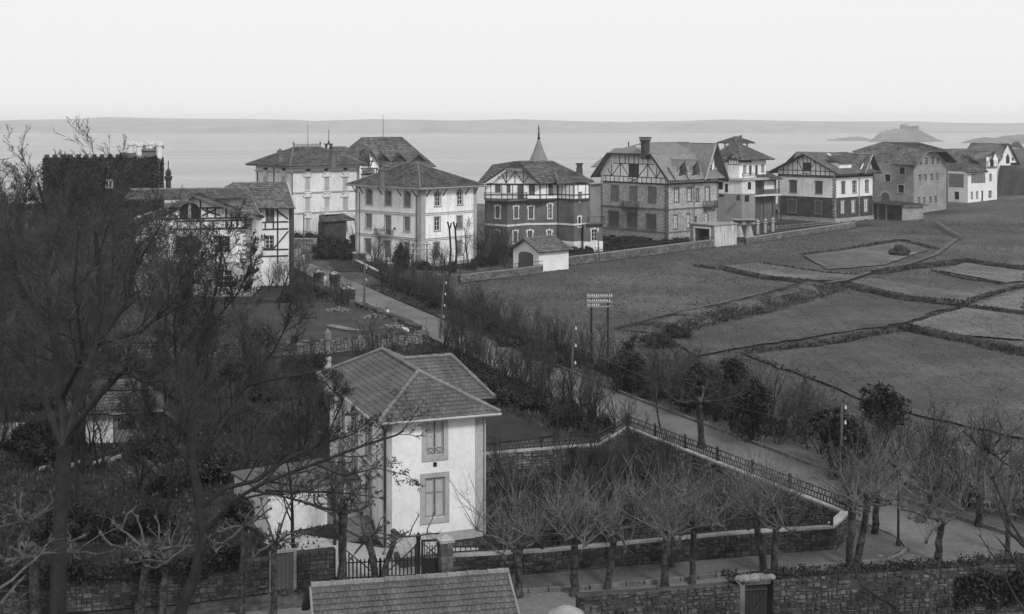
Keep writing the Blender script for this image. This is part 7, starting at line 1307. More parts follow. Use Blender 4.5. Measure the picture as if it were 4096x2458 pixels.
for x, y, s, lab in [(-36, 146, .95, 'open crowned bare tree before the arched opening of the timbered gable'), (-42, 150, 1.0, 'open crowned bare tree before left part of the timbered gable'), (-44.5, 140, .9, 'open crowned bare tree before the leftmost window of the timbered house'), (-38.5, 152, .85, 'open crowned bare tree before the wide upper window of the timbered house'), (-11.5, 69.5, .62, 'open crowned bare tree close before the single storey annexe'), (-9.6, 71.5, .5, 'small open crowned bare tree between annexe door and white house'), (-49, 152, 1.0, 'open crowned bare tree between the ivy covered house and timbered gable'), (-27, 152, .75, 'open crowned bare tree before the right block of the half timbered house'), (-50, 120, 1.25, 'open crowned bare tree before middle of the ivy covered house'), (-40, 118, 1.1, 'open crowned bare tree before the tower of the ivy covered house')]: put(thin, (x, y, 0), rnd.uniform(0, 6.28), s, lab)
def skyline(px):
    K = [(-200, 172), (30, 176), (60, 196), (120, 205), (160, 222), (190, 268), (240, 296), (258, 322), (280, 356), (400, 372)]
    for i in range(len(K)-1):
        if K[i][0] <= px <= K[i+1][0]: return lerp(K[i][1], K[i+1][1], (px-K[i][0])/(K[i+1][0]-K[i][0]))
    return 350
HK = (15.2, 13.4, 11.6)
for i, (x, y, k, s, lab) in enumerate(spots):
    hmax = 23-(skyline(512+1320*x/y)-HY)*y/F; s = min(s, max(.35, hmax/HK[k]))
    if i < 3: o = dense[(0, 1, 2)[i]]; o.location = (x, y, 0); o.scale = (s,)*3; o['label'] = lab
    else: put(dense[k], (x, y, 0), rnd.uniform(0, 6.28), s, lab)
# --- small bare trees and saplings
SP = dict(TP, n=[8, 6, 5], **{'from': [.3, .2, .2]}, ang=[(15, 45), (20, 50), (20, 50)], up=[.3, .25, .2], len=[.6, .5, .55], rat=[.5, .5, .5], tw=.01, sub=2, tl=.9)
sap = []
for i, (H_, r0) in enumerate([(5.5, .075), (4.2, .06)]):
    b1, b2 = make_tree(50+i, H_, r0, .1*(i-.5), SP); sap.append(tree_obj('sapling', '', 'sapling', b1, b2, (0, 0, 0), 'thin bare saplings along the road', 'barkmid', 'twig'))
def multi(seed, H_, n):       # many stemmed hedge shrub
    r = random.Random(seed); b1, b2 = MB(), MB()
    for k in range(n):
        a = r.uniform(0, 6.28); d = Vector((math.cos(a)*r.uniform(.2, .7), math.sin(a)*r.uniform(.2, .7), 1)); pts, rad = limb(Vector((math.cos(a)*.1, math.sin(a)*.1, -.1)), d, H_*r.uniform(.6, 1), r.uniform(.03, .065), .012, 5, .16, .05, r); b1.tube(pts, rad, 5); crown_from(b1, b2, pts, rad, 0, r, dict(SP, n=[6, 5], **{'from': [.3, .2]}, len=[.45, .5], tl=.7, ang=[(20, 50), (20, 50)]))
    return b1, b2
shr = []
for i in range(3): b1, b2 = multi(70+i, 3.2+.4*i, 5+i); shr.append(tree_obj('hedge_shrub', '', 'shrub', b1, b2, (0, 0, 0), 'bare many stemmed shrubs lining the road', 'bark', 'twigdk' if i == 1 else 'twig'))
def bushmesh(seed, n=3600, leaf=.085):
    r = random.Random(seed); b = MB(); cl = [Vector((r.uniform(-.62, .62), r.uniform(-.62, .62), r.uniform(.15, .8))) for _ in range(34)]; cl = [Vector((c.x, c.y, c.z*max(.25, 1-1.1*(c.x*c.x+c.y*c.y)))) for c in cl]; cs = [r.uniform(.1, .24) for _ in cl]
    for _ in range(n):
        k = r.randrange(len(cl)); d = rv(r).normalized(); c = cl[k]+d*cs[k]*r.uniform(.4, 1.5); 
        if c.z < 0: c.z = -c.z*.3
        u = (d.cross(rv(r)).normalized()+d*r.uniform(-.6, .6))*leaf*r.uniform(.5, 1.1); v = d.cross(u).normalized()*leaf*.7*r.uniform(.6, 1.1)+d*r.uniform(-.03, .03); b.add([c-u*.5-v*.5, c+u*.5-v*.5, c+u*.5+v*.5, c-u*.5+v*.5], [(0, 1, 2, 3)])
    bs = MB()
    for k in range(90): d = Vector((r.gauss(0, .45), r.gauss(0, .45), 1)); twig3(bs, Vector((r.uniform(-.3, .3), r.uniform(-.3, .3), .1)), d, r.uniform(.6, 1.35), .009, rv(r)*.25)
    for k in range(9): bs.tube([Vector((0, 0, -.1)), cl[k]*.6, cl[k]], [.03, .02, .008], 4)
    return bs, b
bu = []
for i in range(3): bs, bb = bushmesh(90+i); e = empty('evergreen_bush', (0, 0, 0), 0, '', 'bush', 'dark evergreen bushes'); bs.build('stems', M['bark'], e); o = bb.build('foliage', M['leaf' if i < 2 else 'scrub'], e); o['kind'] = 'stuff'; bu.append(e)
used = set()
def place(lst, i, loc, s, label, group=None, cat=None):
    o = lst[i]; key = id(o)
    if key not in used: used.add(key); o.location = loc; o.rotation_euler = (0, 0, rnd.uniform(0, 6.28)); o.scale = s if isinstance(s, tuple) else (s,)*3; o['label'] = label; 
    else: o = put(o, loc, rnd.uniform(0, 6.28), s, label)
    if group: o['group'] = group
    return o
HB = 'bare shrub in the tangled hedge row between white house garden and the road'
for k in range(56):     # left side of the road
    y = lerp(96, 152, k/55)+rnd.uniform(-.6, .6)
    if 132 < y < 156: continue
    x = at_y(LE, y)-rnd.uniform(.4, 2.2); place(shr, k % 3, (x, y, 0), rnd.uniform(.9, 1.4), HB, 'hedge shrubs left of the road')
for k in range(16): y = lerp(97, 128, k/15); x = at_y(LE, y)-rnd.uniform(2.2, 4.5); place(bu, 2, (x, y, 0), (rnd.uniform(1.4, 2.2), rnd.uniform(1.4, 2.2), rnd.uniform(1.2, 1.9)), 'low dark scrub bush behind the hedge row left of the road', 'scrub bushes left of the road')
for k in range(70):     # right side, far
    y = lerp(104, 188, k/69); x = at_y(RE, y)+rnd.uniform(.8, 3.4)+(1.5 if y > 150 else 0); place(shr, k % 3, (x, y, 0), rnd.uniform(.85, 1.35), 'bare shrub in the scrubby strip between the road and the open field', 'shrubs between road and field')
for k in range(26): y = lerp(106, 186, k/25); x = at_y(RE, y)+rnd.uniform(1.5, 4.5)+(2 if y > 150 else 0); place(bu, 2, (x, y, 0), (rnd.uniform(1.2, 2), rnd.uniform(1.2, 2), rnd.uniform(.9, 1.7)), 'low dark scrub bush in the strip between the road and open field', 'scrub bushes between road and field')
for x, y, s, lab in [(1290, 905, 1.0, 'pale thin sapling standing at the end of the scrub before the field'), (1345, 1000, .95, 'pale slim sapling left of the twin telephone pole'), (1597, 1050, 1.15, 'slender bare sapling between the two dark evergreen bushes')]:
    p = G(DD(x, y+60 if y < 1040 else y)); place(sap, 0, (p.x, p.y, 0), s, lab)
for k in range(24): y = rnd.uniform(74, 108); x = at_y(RE, y)+rnd.uniform(.8, 3.8); place(sap, k % 2, (x, y, 0), rnd.uniform(.7, 1.15), 'thin bare sapling in the verge thicket right of the road kerb', 'verge saplings right of the road')
for k in range(60): y = rnd.uniform(73, 114); x = at_y(RE, y)+rnd.uniform(1.2, 7.0); place(shr, k % 3, (x, y, 0), rnd.uniform(.75, 1.4), 'bare shrub of the verge thicket at the near edge of the field', 'verge shrubs at the field edge')
for k in range(14): y = rnd.uniform(150, 205); x = at_y(LE, y)-rnd.uniform(1.6, 9); place(shr, k % 3, (x, y, 0), rnd.uniform(.8, 1.3), 'bare shrub in the gardens left of the far road', 'garden shrubs left of far road')
for k in range(12): y = rnd.uniform(150, 212); x = at_y(LE, y)-rnd.uniform(1.5, 10); place(bu, k % 3, (x, y, 0), rnd.uniform(1.2, 2.0), 'dark garden bush left of the far road', 'garden bushes left of far road')
def evb(x, y, Y, w, h_, lab, k=0):       # evergreen crown centred on a spot, its own leaf clumps and stem
    p = WD(x, y, Y); w, h_ = w/2.415*Y/1320, h_/2.415*Y/1320; r = random.Random(int(x)); w *= .85; e = empty('evergreen_tree', (p.x, Y, 0), 0, lab, 'evergreen'); bs, b = MB(), MB(); cl = []
    for _ in range(int(16+w*h_*2.4)):
        d = rv(r).normalized()*r.random()**.5*r.uniform(.8, 1.25); s = r.uniform(.18, .6); cl.append((Vector((d.x*w*.45, d.y*w*.45, p.z+d.z*h_*.42)), s))
    for c, s in cl:
        bs.tube([Vector((0, 0, max(0, p.z-h_*.5)*.6)), c*.5+Vector((0, 0, p.z*.3)), c], [.05, .035, .01], 4)
        for _ in range(int(210*s)):
            d = rv(r).normalized(); q = c+Vector((d.x, d.y, d.z*.7))*s*r.uniform(.3, 1.7)**1.2; u = rv(r).normalized()*r.uniform(.05, .13); v = rv(r).normalized()*r.uniform(.04, .1); b.add([q-u-v, q+u-v, q+u+v, q-u+v], [(0, 1, 2, 3)])
    bs.tube([(0, 0, -.1), (0, 0, p.z)], [.12, .05], 6); bs.build('trunk', M['bark'], e); o = b.build('foliage', M['leaf'], e); o['kind'] = 'stuff'; return e
for a in [(1525, 905, 112, 115, 200, 'large dark evergreen bush right of the twin telephone pole'), (1690, 905, 101, 60, 70, 'small dark evergreen clump on top of a bare tree by the road', 1), (1775, 895, 101, 45, 60, 'smallest dark evergreen clump at the near field edge', 0), (1815, 990, 94, 115, 170, 'dark evergreen bush hanging over the verge in the middle of the thicket', 1), (2132, 975, 86, 130, 120, 'rounded dark evergreen treetop standing highest in the right thicket', 0), (2005, 1025, 86, 120, 110, 'dark evergreen bush just behind the pole with bright insulators', 1), (2060, 1100, 84, 130, 150, 'dark evergreen mass below the pole with bright insulators', 0), (1500, 1040, 104, 60, 60, 'small dark bush at the road edge by the garden wall corner', 1)]: evb(*a)
for x, y, w, h_, Y, lab in [(1300, 815, 110, 70, 128, 'dark bramble mound at the path fork in the field'), (1230, 790, 90, 50, 135, 'dark bramble clump beside the leaning pole'), (1580, 790, 100, 60, 135, 'bramble clump at foot of the tussocky slope'), (1640, 770, 90, 50, 140, 'second bramble clump on the tussocky slope'), (1360, 830, 90, 60, 124, 'bramble clump beneath the twin telephone pole')]: p = WD(x, y, Y); place(bu, 2, (p.x, Y, 0), (w/2.415*Y/1320/1.8,)*2+(1.6,), lab)
# hedges and bushes round the far villas
r = random.Random(77)
for x0, x1, ya, yb, n, s, lab, g in [(640, 860, 1250, 1330, 12, 2.4, 'dark hedge bush before the apartment house at the end of the road', 'hedge before the apartment house'), (870, 1120, 1480, 1530, 0, 2, '', '')]:
    for k in range(n): p = G(Zb(lerp(x0, x1, k/(n-1)), r.uniform(ya, yb))); place(bu, k % 3, (p.x, p.y, 0), (s*r.uniform(.8, 1.2),)*2+(s*r.uniform(1.0, 1.5),), lab, g)
for k in range(14): p = G(Zb(r.uniform(870, 1260), r.uniform(1290, 1420))); place(bu, k % 3, (p.x, p.y, 0), r.uniform(1.6, 2.6), 'dense dark garden bush between the apartment house and the cream villa', 'garden bushes between apartment house and villa')
for k in range(16): p = G(ZB2(r.uniform(1400, 2440), r.uniform(400, 470))); place(bu if k % 2 else shr, k % 3, (p.x, p.y, 0), r.uniform(.9, 1.5), 'garden plant at the foot of the cream villa walls', 'plants round the cream villa')
p = G(ZB2(1700, 420)); place(bu, 0, (p.x, p.y, 0), (1.9, 1.9, 4.4), 'tall rounded dark evergreen before the cream villa left wall')
for k in range(22): p = G(ZC2(r.uniform(250, 620), r.uniform(230, 400))); place(bu if k % 2 else shr, k % 3, (p.x, p.y, 0), r.uniform(1.0, 1.8), 'garden bush below the dark spired villa', 'garden bushes below the spired villa')
for k in range(16): t = k/15; p = G(ZC2(lerp(1180, 2300, t), lerp(285, 190, t)-8)); place(bu, 2, (p.x, p.y+1, 0), (1.6, 1.6, r.uniform(.9, 1.5)), 'low dark hedge bush behind the long light field wall', 'hedge behind the field wall')
for k in range(26): t = r.random(); p = G(Zd(lerp(1380, 1930, t), r.uniform(960, 1040))); place(bu, k % 3, (p.x, p.y, 0), (1.7, 1.7, r.uniform(1.0, 1.9)), 'low dark hedge bush in the look-out villa garden', 'hedges of the look-out villa garden')
for k in range(12): p = G(Zd(r.uniform(280, 700), r.uniform(1235, 1290))); place(bu, 2, (p.x, p.y, 0), (1.6, 1.6, 1.1), 'low dark bush at the foot of the crazy stone house', 'bushes below the stone house')
b1, b2 = make_tree(61, 9.5, .14, .02, dict(TP, n=[8, 6, 5], **{'from': [.3, .2, .2]}, len=[.5, .5, .5], ang=[(20, 45)]*3, up=[.2]*3, sub=1)); o = tree_obj('garden_tree', 'slim bare tree before the right wall of the cream villa', 'tree', b1, b2, G(ZB2(2355, 430)), 'slim bare garden trees', 'bark', 'twig')
for x, y, s, lab in [(1240, 300, .9, 'slim bare tree against the left edge of the cream villa'), (980, 340, .8, 'slim bare tree on the verge before the apartment house'), (1480, 400, .8, 'slim bare tree before the villa balcony'), (1820, 600, .85, 'slim bare tree in scrub below the distant twin telephone pole'), (2150, 640, .75, 'slim bare tree beside the leaning pole'), (790, 700, .75, 'slim bare tree on the lawn left of the rubble gate pillars'), (1100, 880, .7, 'slim bare fruit tree at the edge of the building plot')]: p = G(ZB2(x, y)); put(o, (p.x, p.y, 0), rnd.uniform(0, 6), s, lab)
for x, lab in ((2172, 'left one of two lopped forked trunks before the cream villa'), (2228, 'right one of two lopped forked trunks before the cream villa')):
    p = G(ZB2(x, 430)); e = empty('lopped_trunk', p, 0, lab, 'trunk', 'lopped trunks'); b = MB(); q = Vector((.3, 0, 0)); b.tube([(0, 0, 0), (.15, 0, 3), (-.1, 0, 6.6)], [.22, .18, .15], 6); b.tube([(-.05, 0, 6.2), (-.35, 0, 7.4)], [.13, .16], 6); b.tube([(-.05, 0, 6.2), (.25, 0, 7.2)], [.12, .14], 6); b.build('trunk', M['bark'], e)
# --- pollarded planes of the street
def pollard(name_label, base, head, r0, arms, shoots, slen, seed, fork=None, group='pollarded plane trees of the street', armlen=1.7, pale=True, thick=.017, wob=.17):
    r = random.Random(seed); B0 = Vector(base); e = empty('pollard_tree', B0, 0, name_label, 'tree', group); H_ = Vector(head)-B0; b, ba, bs = MB(), MB(), MB(); n = 7; pts = [Vector((0, 0, -.1))]
    for i in range(1, n+1): t = i/n; pts.append(H_*t+Vector((r.uniform(-.05, .05), r.uniform(-.05, .05), 0))*(i < n)+Vector((0, 0, 0)))
    rad = [r0*(1.25 if i == 0 else 1.0-.25*i/n)*r.uniform(.93, 1.07) for i in range(n+1)]; rad[-1] = r0*1.0; rad[-2] = r0*.95; b.tube(pts, rad, 9); heads = [(H_, r0*1.1)]
    for k in range(arms):
        a = 6.28*k/arms+r.uniform(-.4, .4); d = Vector((math.cos(a), math.sin(a), r.uniform(-.15, .6))); L = armlen*r.uniform(.55, 1.35); p, rd = limb(H_-Vector((0, 0, .1)), d, L, r0*(.45 if slen > 1 else .34), r0*.18, 7, wob, .06, r); rd = [q*r.uniform(.85, 1.2) for q in rd]; rd[-1] = r0*.3; ba.tube(p, rd, 6); heads.append((p[-1], rd[-1]))
        for m_ in range(2):
            if r.random() < .6: k_ = r.choice((2, 3, 4, 5)); q, rq = limb(p[k_], d+Vector((r.uniform(-1, 1), r.uniform(-1, 1), r.uniform(-.2, .9))), L*r.uniform(.25, .6), r0*.24, r0*.14, 4, .3, .1, r); rq[-1] = r0*.22; ba.tube(q, rq, 5); heads.append((q[-1], rq[-1]))
    for hp, hr in heads:      # knuckles with fans of young shoots
        c = hp; b_ = ba if hp is not H_ else b
        for _ in range(3): o_ = rv(r)*hr*.5; b_.lathe(c+o_-Vector((0, 0, hr*.7)), [(hr*.4, 0), (hr*.95, hr*.4), (hr*.9, hr*1.0), (hr*.5, hr*1.4), (hr*.1, hr*1.6)], 6)
        k = max(3, int(shoots*(.5 if hp is H_ else .32)))
        for _ in range(k):
            a = r.uniform(0, 6.28); sp = r.uniform(.05, 1.5); d = Vector((math.cos(a)*sp, math.sin(a)*sp, r.uniform(.45, 1.1))); st = slen*r.uniform(.3, 1.1)*(1.15-.35*sp); q = c+Vector((d.x*hr, d.y*hr, hr*.4)); mm, t2, d2 = twig3(bs, q, d, st, thick*r.uniform(.7, 1.5), Vector((-d.x*.22, -d.y*.22, .2))+rv(r)*.12)
            if slen > 1.5:
                for _2 in range(r.choice((1, 2, 3))): twig3(bs, lerp(q, t2, r.uniform(.2, .8)), d+rv(r)*.5, st*r.uniform(.15, .35), thick*.75, rv(r)*.2)
        if slen > 1.5:
            for _ in range(3): twig3(bs, c, Vector((r.uniform(-1, 1), r.uniform(-1, 1), r.uniform(-.9, .1))), r.uniform(.4, 1.0), thick*.8, Vector((0, 0, -.3))+rv(r)*.3)
    b.build('trunk', M['barkmid'], e); a_ = ba.build('limbs', M['barkpale' if pale else 'barkmid'], e); s_ = bs.build('shoots', M['twiglt' if pale else 'twig'], e); s_['kind'] = 'stuff'; return e
def gp(f, x, y, z=.2): return G(f(x, y), z)
def pol(f, bx, by, hx, hy, r0, arms, sh, sl, seed, label, **k):
    B = gp(f, bx, by); Hd = W(f(hx, hy), B.y); return pollard(label, (B.x, B.y, .15), (Hd.x, B.y+rnd.uniform(-.3, .3), Hd.z), r0, arms, sh, sl, seed, **k)
for a in [(Z6, 70, 1290, 62, 850, .2, 6, 26, 3.4, 1, 'pollard tree with long shoots before right corner of the white house'), (Z6, 602, 1280, 600, 690, .2, 7, 26, 3.6, 2, 'pollard tree second right of the white house, trunk crossing the pale coping'), (Z6, 925, 1215, 1010, 650, .17, 6, 22, 3.2, 3, 'slightly leaning thinner pollard, third right of the white house'), (Z6, 1478, 1215, 1490, 640, .2, 7, 26, 3.4, 4, 'front one of the close pair of pollards at the middle of the garden wall'),
          (Z6, 1545, 1020, 1545, 690, .16, 5, 18, 2.8, 5, 'rear one of the close pair of pollards at the middle of the garden wall'), (Z6, 1740, 1165, 1765, 630, .17, 6, 24, 3.2, 6, 'pollard with straight thin trunk right of the close pair'), (Z6, 2440, 1075, 2350, 510, .2, 7, 24, 3.4, 7, 'pollard before the stone wall, behind the dark plank door'), (Z7, 70, 1090, 75, 450, .2, 6, 26, 3.6, 8, 'pollard just left of the garden wall corner'),
          (Z7, 785, 1030, 820, 400, .21, 6, 26, 3.6, 9, 'left one of the twin pollard trunks at the garden wall corner'), (Z7, 855, 1000, 985, 330, .2, 6, 24, 3.4, 10, 'right leaning one of the twin pollard trunks at the wall corner'), (Z7, 1030, 700, 1050, 350, .2, 5, 22, 3.2, 11, 'dark pollard trunk at the kerb behind the corner twins'), (Z7, 2040, 610, 2050, 330, .22, 6, 22, 3.2, 13, 'pollard standing among the boulders right of the road'), (Z7, 2322, 880, 2310, 480, .14, 5, 16, 2.6, 14, 'thin dark pollard at right end of the kerb'), (Z7, 1550, 425, 1550, 270, .2, 6, 22, 3.2, 15, 'short dark pollard beyond the road kerb')]: pol(*a)
pol(Z7, 1640, 955, 1660, 560, .2, 3, 20, 3.2, 12, 'forked pollard with leaning right limb standing in the junction', armlen=2.2); pol(Z(0, 0, 1), 2808, 1785, 2795, 1600, .24, 6, 14, 2.2, 16, 'solitary dark pollard at the far kerb beside the sloping garden wall', pale=False, group='solitary pollards', armlen=2.4)
pol(Z(0, 0, 1), 3500*0+2220*1.656, 1340*1.656*.0+2080, 3950, 1790, .22, 6, 16, 2.4, 17, 'dark pollard with short stubby limbs at right edge of the thicket', pale=False, group='solitary pollards')
# closely cut ones on the left part of the street
for a in [(Z5, 1165, 1165, 1080, 745, .2, 7, 7, .35, 21, 'closely cut pollard crossing before the picket gate, leaning left'), (Z5, 1215, 1165, 1335, 730, .15, 6, 7, .35, 22, 'closely cut pollard crossing before the picket gate, leaning right'), (Z5, 160, 1480, 170, 790, .16, 7, 6, .4, 23, 'closely cut pollard before the narrow wall door'), (Z4, 345, 1500, 345, 880, .26, 6, 6, .4, 24, 'stout pale barked pollard stump nearest the bottom left corner'), (Z4, 110, 1420, 235, 590, .2, 8, 7, .45, 25, 'closely cut pollard with drooping limbs at the left edge'), (Z4, 1560, 1470, 1610, 950, .17, 6, 6, .4, 26, 'closely cut pollard before the old street wall'), (Z4, 2330, 1480, 2350, 620, .16, 6, 6, .35, 27, 'closely cut slim pollard left of the narrow wall door'), (Z4, 1350, 1480, 1420, 850, .22, 6, 8, .8, 28, 'forked pollard with raised limbs in front of the ivy topped wall'), (Z4, 700, 1420, 690, 880, .13, 5, 5, .3, 29, 'closely cut small pollard behind the biggest trunk')]: pol(*a, armlen=2.0, group='closely cut pollards on the left of the street', thick=.016)
pol(Z5, 840, 1190, 840, 480, .24, 4, 14, 1.6, 31, 'thick dark trunk between the gate and the white annexe', pale=False, group='solitary pollards')
# shrubs filling the walled garden
for k in range(46):
    u, v = rnd.random(), rnd.random(); A = Vector((lerp(-1.2, 17.2, u), lerp(66.9, 71.2, u))); T = Vector((lerp(-1.2, 8.0, u), lerp(85.5, 92.5, u))); p = A.lerp(T, v*.95); place(shr, k % 3, (p.x, p.y, 0), rnd.uniform(.55, .95), 'bare shrub in the sunken walled garden', 'shrubs of the walled garden')
for k in range(16): u = rnd.random(); A = Vector((lerp(-1, 17, u), lerp(67.5, 72, u))); T = Vector((lerp(-1, 8.0, u), lerp(85, 91.5, u))); p = A.lerp(T, rnd.random()); place(bu, 2, (p.x, p.y, 0), rnd.uniform(.8, 1.5), 'low dark bush in the sunken walled garden', 'bushes of the walled garden')
for k in range(44): x = rnd.uniform(-42, -13); y = rnd.uniform(66, 125); place(bu, k % 3, (x, y, 0), rnd.uniform(1.2, 2.3), 'dark undergrowth bush beneath the left bare trees', 'undergrowth beneath the left trees')
for k in range(40): x = rnd.uniform(-46, -11); y = rnd.uniform(78, 128); place(shr, k % 3, (x, y, 0), rnd.uniform(1.0, 1.6), 'bare undergrowth shrub beneath the left trees', 'bare undergrowth of the left gardens')
# ivy on the left street wall and the right boundary wall
def ivyrun(name, label, pts, z0, z1, n, m='leaf', depth=.5, sz=.12):
    b = MB(); r = random.Random(n); P = [Vector((*q, 0)) for q in pts]
    for _ in range(n):
        i = r.randrange(len(P)-1); p = lerp(P[i], P[i+1], r.random()); d = (P[i+1]-P[i]).normalized(); q = p+Vector((d.y, -d.x, 0))*r.uniform(-depth, .25); den = noise.noise(p*.35)+.35
        if r.random() > .35+den: continue
        z = r.uniform(z0, z1)*1.0+.25*noise.noise(p*.9); u = rv(r).normalized()*sz*r.uniform(.6, 1.3); v = rv(r).normalized()*sz*r.uniform(.6, 1.3); b.add([(q.x, q.y, z), (q.x+u.x, q.y+u.y, z+u.z), (q.x+u.x+v.x, q.y+u.y+v.y, z+u.z+v.z), (q.x+v.x, q.y+v.y, z+v.z)], [(0, 1, 2, 3)])
    tag(b.build(name, M[m]), label, 'ivy', None, 'stuff')
ivyrun('ivy', 'dark ivy hanging over top of the old street wall', [(-13, 63.9), (-15.4, 62.9), (-24, 61), (-38, 58.8)], 1.5, 2.35, 9000); ivyrun('moss_and_ivy', 'ivy and moss over the broken top of the bottom boundary wall', [(9.6, 59.3), (12.5, 60.0), (18, 61.0), (26, 62.4), (34, 63.6)], 2.2, 2.5, 9000, 'scrub', .7, .1); ivyrun('ivy', 'dark ivy mass added as shade on the wall face at bottom right corner', [(20.5, 60.9), (26, 61.9), (34, 63.1)], .6, 2.0, 9000, 'leaf', .12, .12); ivyrun('wall_creeper', 'creeper over the inner face of the rear garden wall corner', [(4, 88.0), (8.4, 93.9)], .1, 1.2, 2200, 'leaf', .1)  # the corner ivy mass is added to darken the wall face like shade
e = empty('plaster_hood', (2.35, 56.4, 0), 0, 'rounded pale plastered hood at the bottom edge right of the foreground roof', 'hood'); b = MB(); b.lathe((0, 0, 1.0), [(1.1, 0), (1.05, .5), (.8, .95), (.35, 1.2), (.05, 1.26)], 14); b.build('dome', M['grey'], e); b = MB(); b.box(.75, 1.0, -.1, .12, .6, 2.3); b.box(1.05, 1.3, -.1, .12, .6, 2.25); b.build('posts', M['stonebw'], e)
# ------------------------------------------------------------------ tiled garden hut under the trees
def hut():
    h = corner_house('garden_hut', 'small garden hut with curved tile roof and white wall under the left trees', 'hut', Z(0, 1400)(1090, 900), 15, Z(0, 1400)(760, 0)[0], Z(0, 1400)(1500, 0)[0]); R, L = h.R, h.L; Zh = Z(0, 1400); zt = R.z(0, Zh(0, 590)[1]); h.Lv = min(h.Lv, 5); 
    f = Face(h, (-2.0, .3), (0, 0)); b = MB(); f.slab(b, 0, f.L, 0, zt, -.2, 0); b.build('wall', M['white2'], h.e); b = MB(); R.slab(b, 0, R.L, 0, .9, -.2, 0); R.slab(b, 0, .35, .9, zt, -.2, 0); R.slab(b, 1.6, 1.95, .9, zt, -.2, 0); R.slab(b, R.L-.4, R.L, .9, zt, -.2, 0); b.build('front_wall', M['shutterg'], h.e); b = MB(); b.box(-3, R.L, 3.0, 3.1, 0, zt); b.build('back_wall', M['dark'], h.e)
    zr = zt+1.6; ro = empty('roof', (0, 0, 0)); ro.parent = h.e; tiles_real(ro, (-3.6, -.6, zt), (R.L+.5, -.6, zt), (R.L-1.2, 2.4, zr), (-2.2, 2.4, zr), .34, .3, M['tilenear'], .09); tiles_real(ro, (R.L+.5, -.6, zt), (R.L+.5, 5, zt), (R.L-1.2, 2.4, zr), (R.L-1.2, 2.4, zr), .34, .3, M['tilenear'], .09); ridge_tiles(ro, (-2.2, 2.4, zr+.05), (R.L-1.2, 2.4, zr+.05), .13, .4)
    b = MB(); b.bar((-.2, -.68, zt-.06), (R.L+.6, -.68, zt-.02), .1); b.build('gutter', M['trim'], h.e)
hut()
def fence_left():
    Zh = Z(0, 1400); p = G(Zh(-40, 890)); q = G(Zh(250, 890)); e = empty('board_fence', p, 0, 'short pale board fence at the left edge beneath the trees', 'fence'); d = q-p; n = 22
    for k in range(n): b = MB(); a = d*(k/n); b.par(a, d*(.85/n), (0, .04, 0), (0, 0, 1.35+.08*rnd.random())); b.build('board', M['plank' if k % 5 else 'trimlight'], e)
    for i, (x, y0, y1) in enumerate([(462, 1180, 1072), (722, 1135, 1050), (975, 1115, 1020), (1095, 1105, 1000)]):
        p = G(Zh(x, y1+70)); e = empty('step_edge', p, math.radians(70), 'pale stone edging of garden steps under the left trees, %s strip' % ('first', 'second', 'third', 'fourth')[i], 'edging', 'pale step edgings'); b = MB(); b.box(-.8, .8, -.06, .06, 0, .25); b.build('stone', M['trim'], e)
    for i, (pp, qq) in enumerate([((1600, 640), (1850, 850)), ((1380, 1080), (1700, 1420))]): a, c = G(Zh(*pp)), G(Zh(*qq)); stonewall('path_wall', ('low pale edging wall behind the budding tree trunk', 'low pale edging wall running down to the street beneath the trees')[i], [(a.x, a.y), (c.x, c.y)], .5, .3, 'stonelt', .4, side=-1)
fence_left()
# ------------------------------------------------------------------ branches of a tree close to the camera, right and left
def nearbr(label, Y, paths, trunk, m, seed):
    r = random.Random(seed); base = Vector(trunk); e = empty('near_tree', base, 0, label, 'tree'); b1, b2 = MB(), MB(); b1.tube([Vector((0, 0, 0)), Vector((0, 0, 6)), W(paths[0][0], Y)-base], [.22, .16, .06], 7)
    for L in paths:
        p = [W(q, Y+.25*i)-base for i, q in enumerate(L)]; n = len(p)-1; rd = [lerp(.035, .008, i/n) for i in range(n+1)]; b1.tube(p, rd, 5)
        for k in range(6): s = r.uniform(.35, 1); i = min(int(s*n), n-1); q = lerp(p[i], p[i+1], s*n-i); t = (p[i+1]-p[i]).normalized(); twig3(b2, q, t+rv(r)*.5, r.uniform(.25, .7), .007, rv(r)*.25)
    b1.build('branch', M[m], e); b2.build('twigs', M[m], e)
nearbr('bare branches of a near tree rising at the bottom right corner', 24, [[Z7(2560, 1560), Z7(2473, 1440), Z7(2400, 1330), Z7(2320, 1180), Z7(2260, 1010), Z7(2140, 870), Z7(2045, 715)], [Z7(2560, 1300), Z7(2460, 1100), Z7(2330, 880), Z7(2250, 790)], [Z7(2620, 1000), Z7(2473, 790), Z7(2350, 600), Z7(2290, 440), Z7(2190, 210), Z7(2120, 120), Z7(2080, 0)], [Z7(2175, 160), Z7(2230, 80), Z7(2280, 40)], [Z7(2480, 830), Z7(2330, 680), Z7(2240, 480), Z7(2200, 330)]], (11.5, 24, -1), 'bark', 2)
nearbr('thin bare branches of a near tree at the bottom edge, right of middle', 26, [[Z7(1400, 1600), Z7(1280, 1480), Z7(1190, 1390), Z7(960, 1250), Z7(880, 1150), Z7(775, 1000)], [Z7(1190, 1390), Z7(1130, 1260), Z7(1105, 1200)], [Z7(940, 1240), Z7(870, 1130), Z7(838, 980)]], (9.5, 26, -1), 'bark', 3)
nearbr('pale bare branch of a near tree poking in at the bottom left corner', 24, [[Z4(-150, 1330), Z4(0, 1225), Z4(120, 1150), Z4(230, 1040), Z4(320, 970), Z4(400, 895), Z4(440, 820), Z4(520, 740)], [Z4(400, 895), Z4(470, 888), Z4(560, 890)], [Z4(0, 1390), Z4(110, 1250), Z4(200, 1150), Z4(250, 1105)], [Z4(120, 1255), Z4(180, 1310), Z4(210, 1370)], [Z4(20, 1370), Z4(90, 1410), Z4(120, 1430)]], (-11.5, 24, -1), 'barkpale', 4)
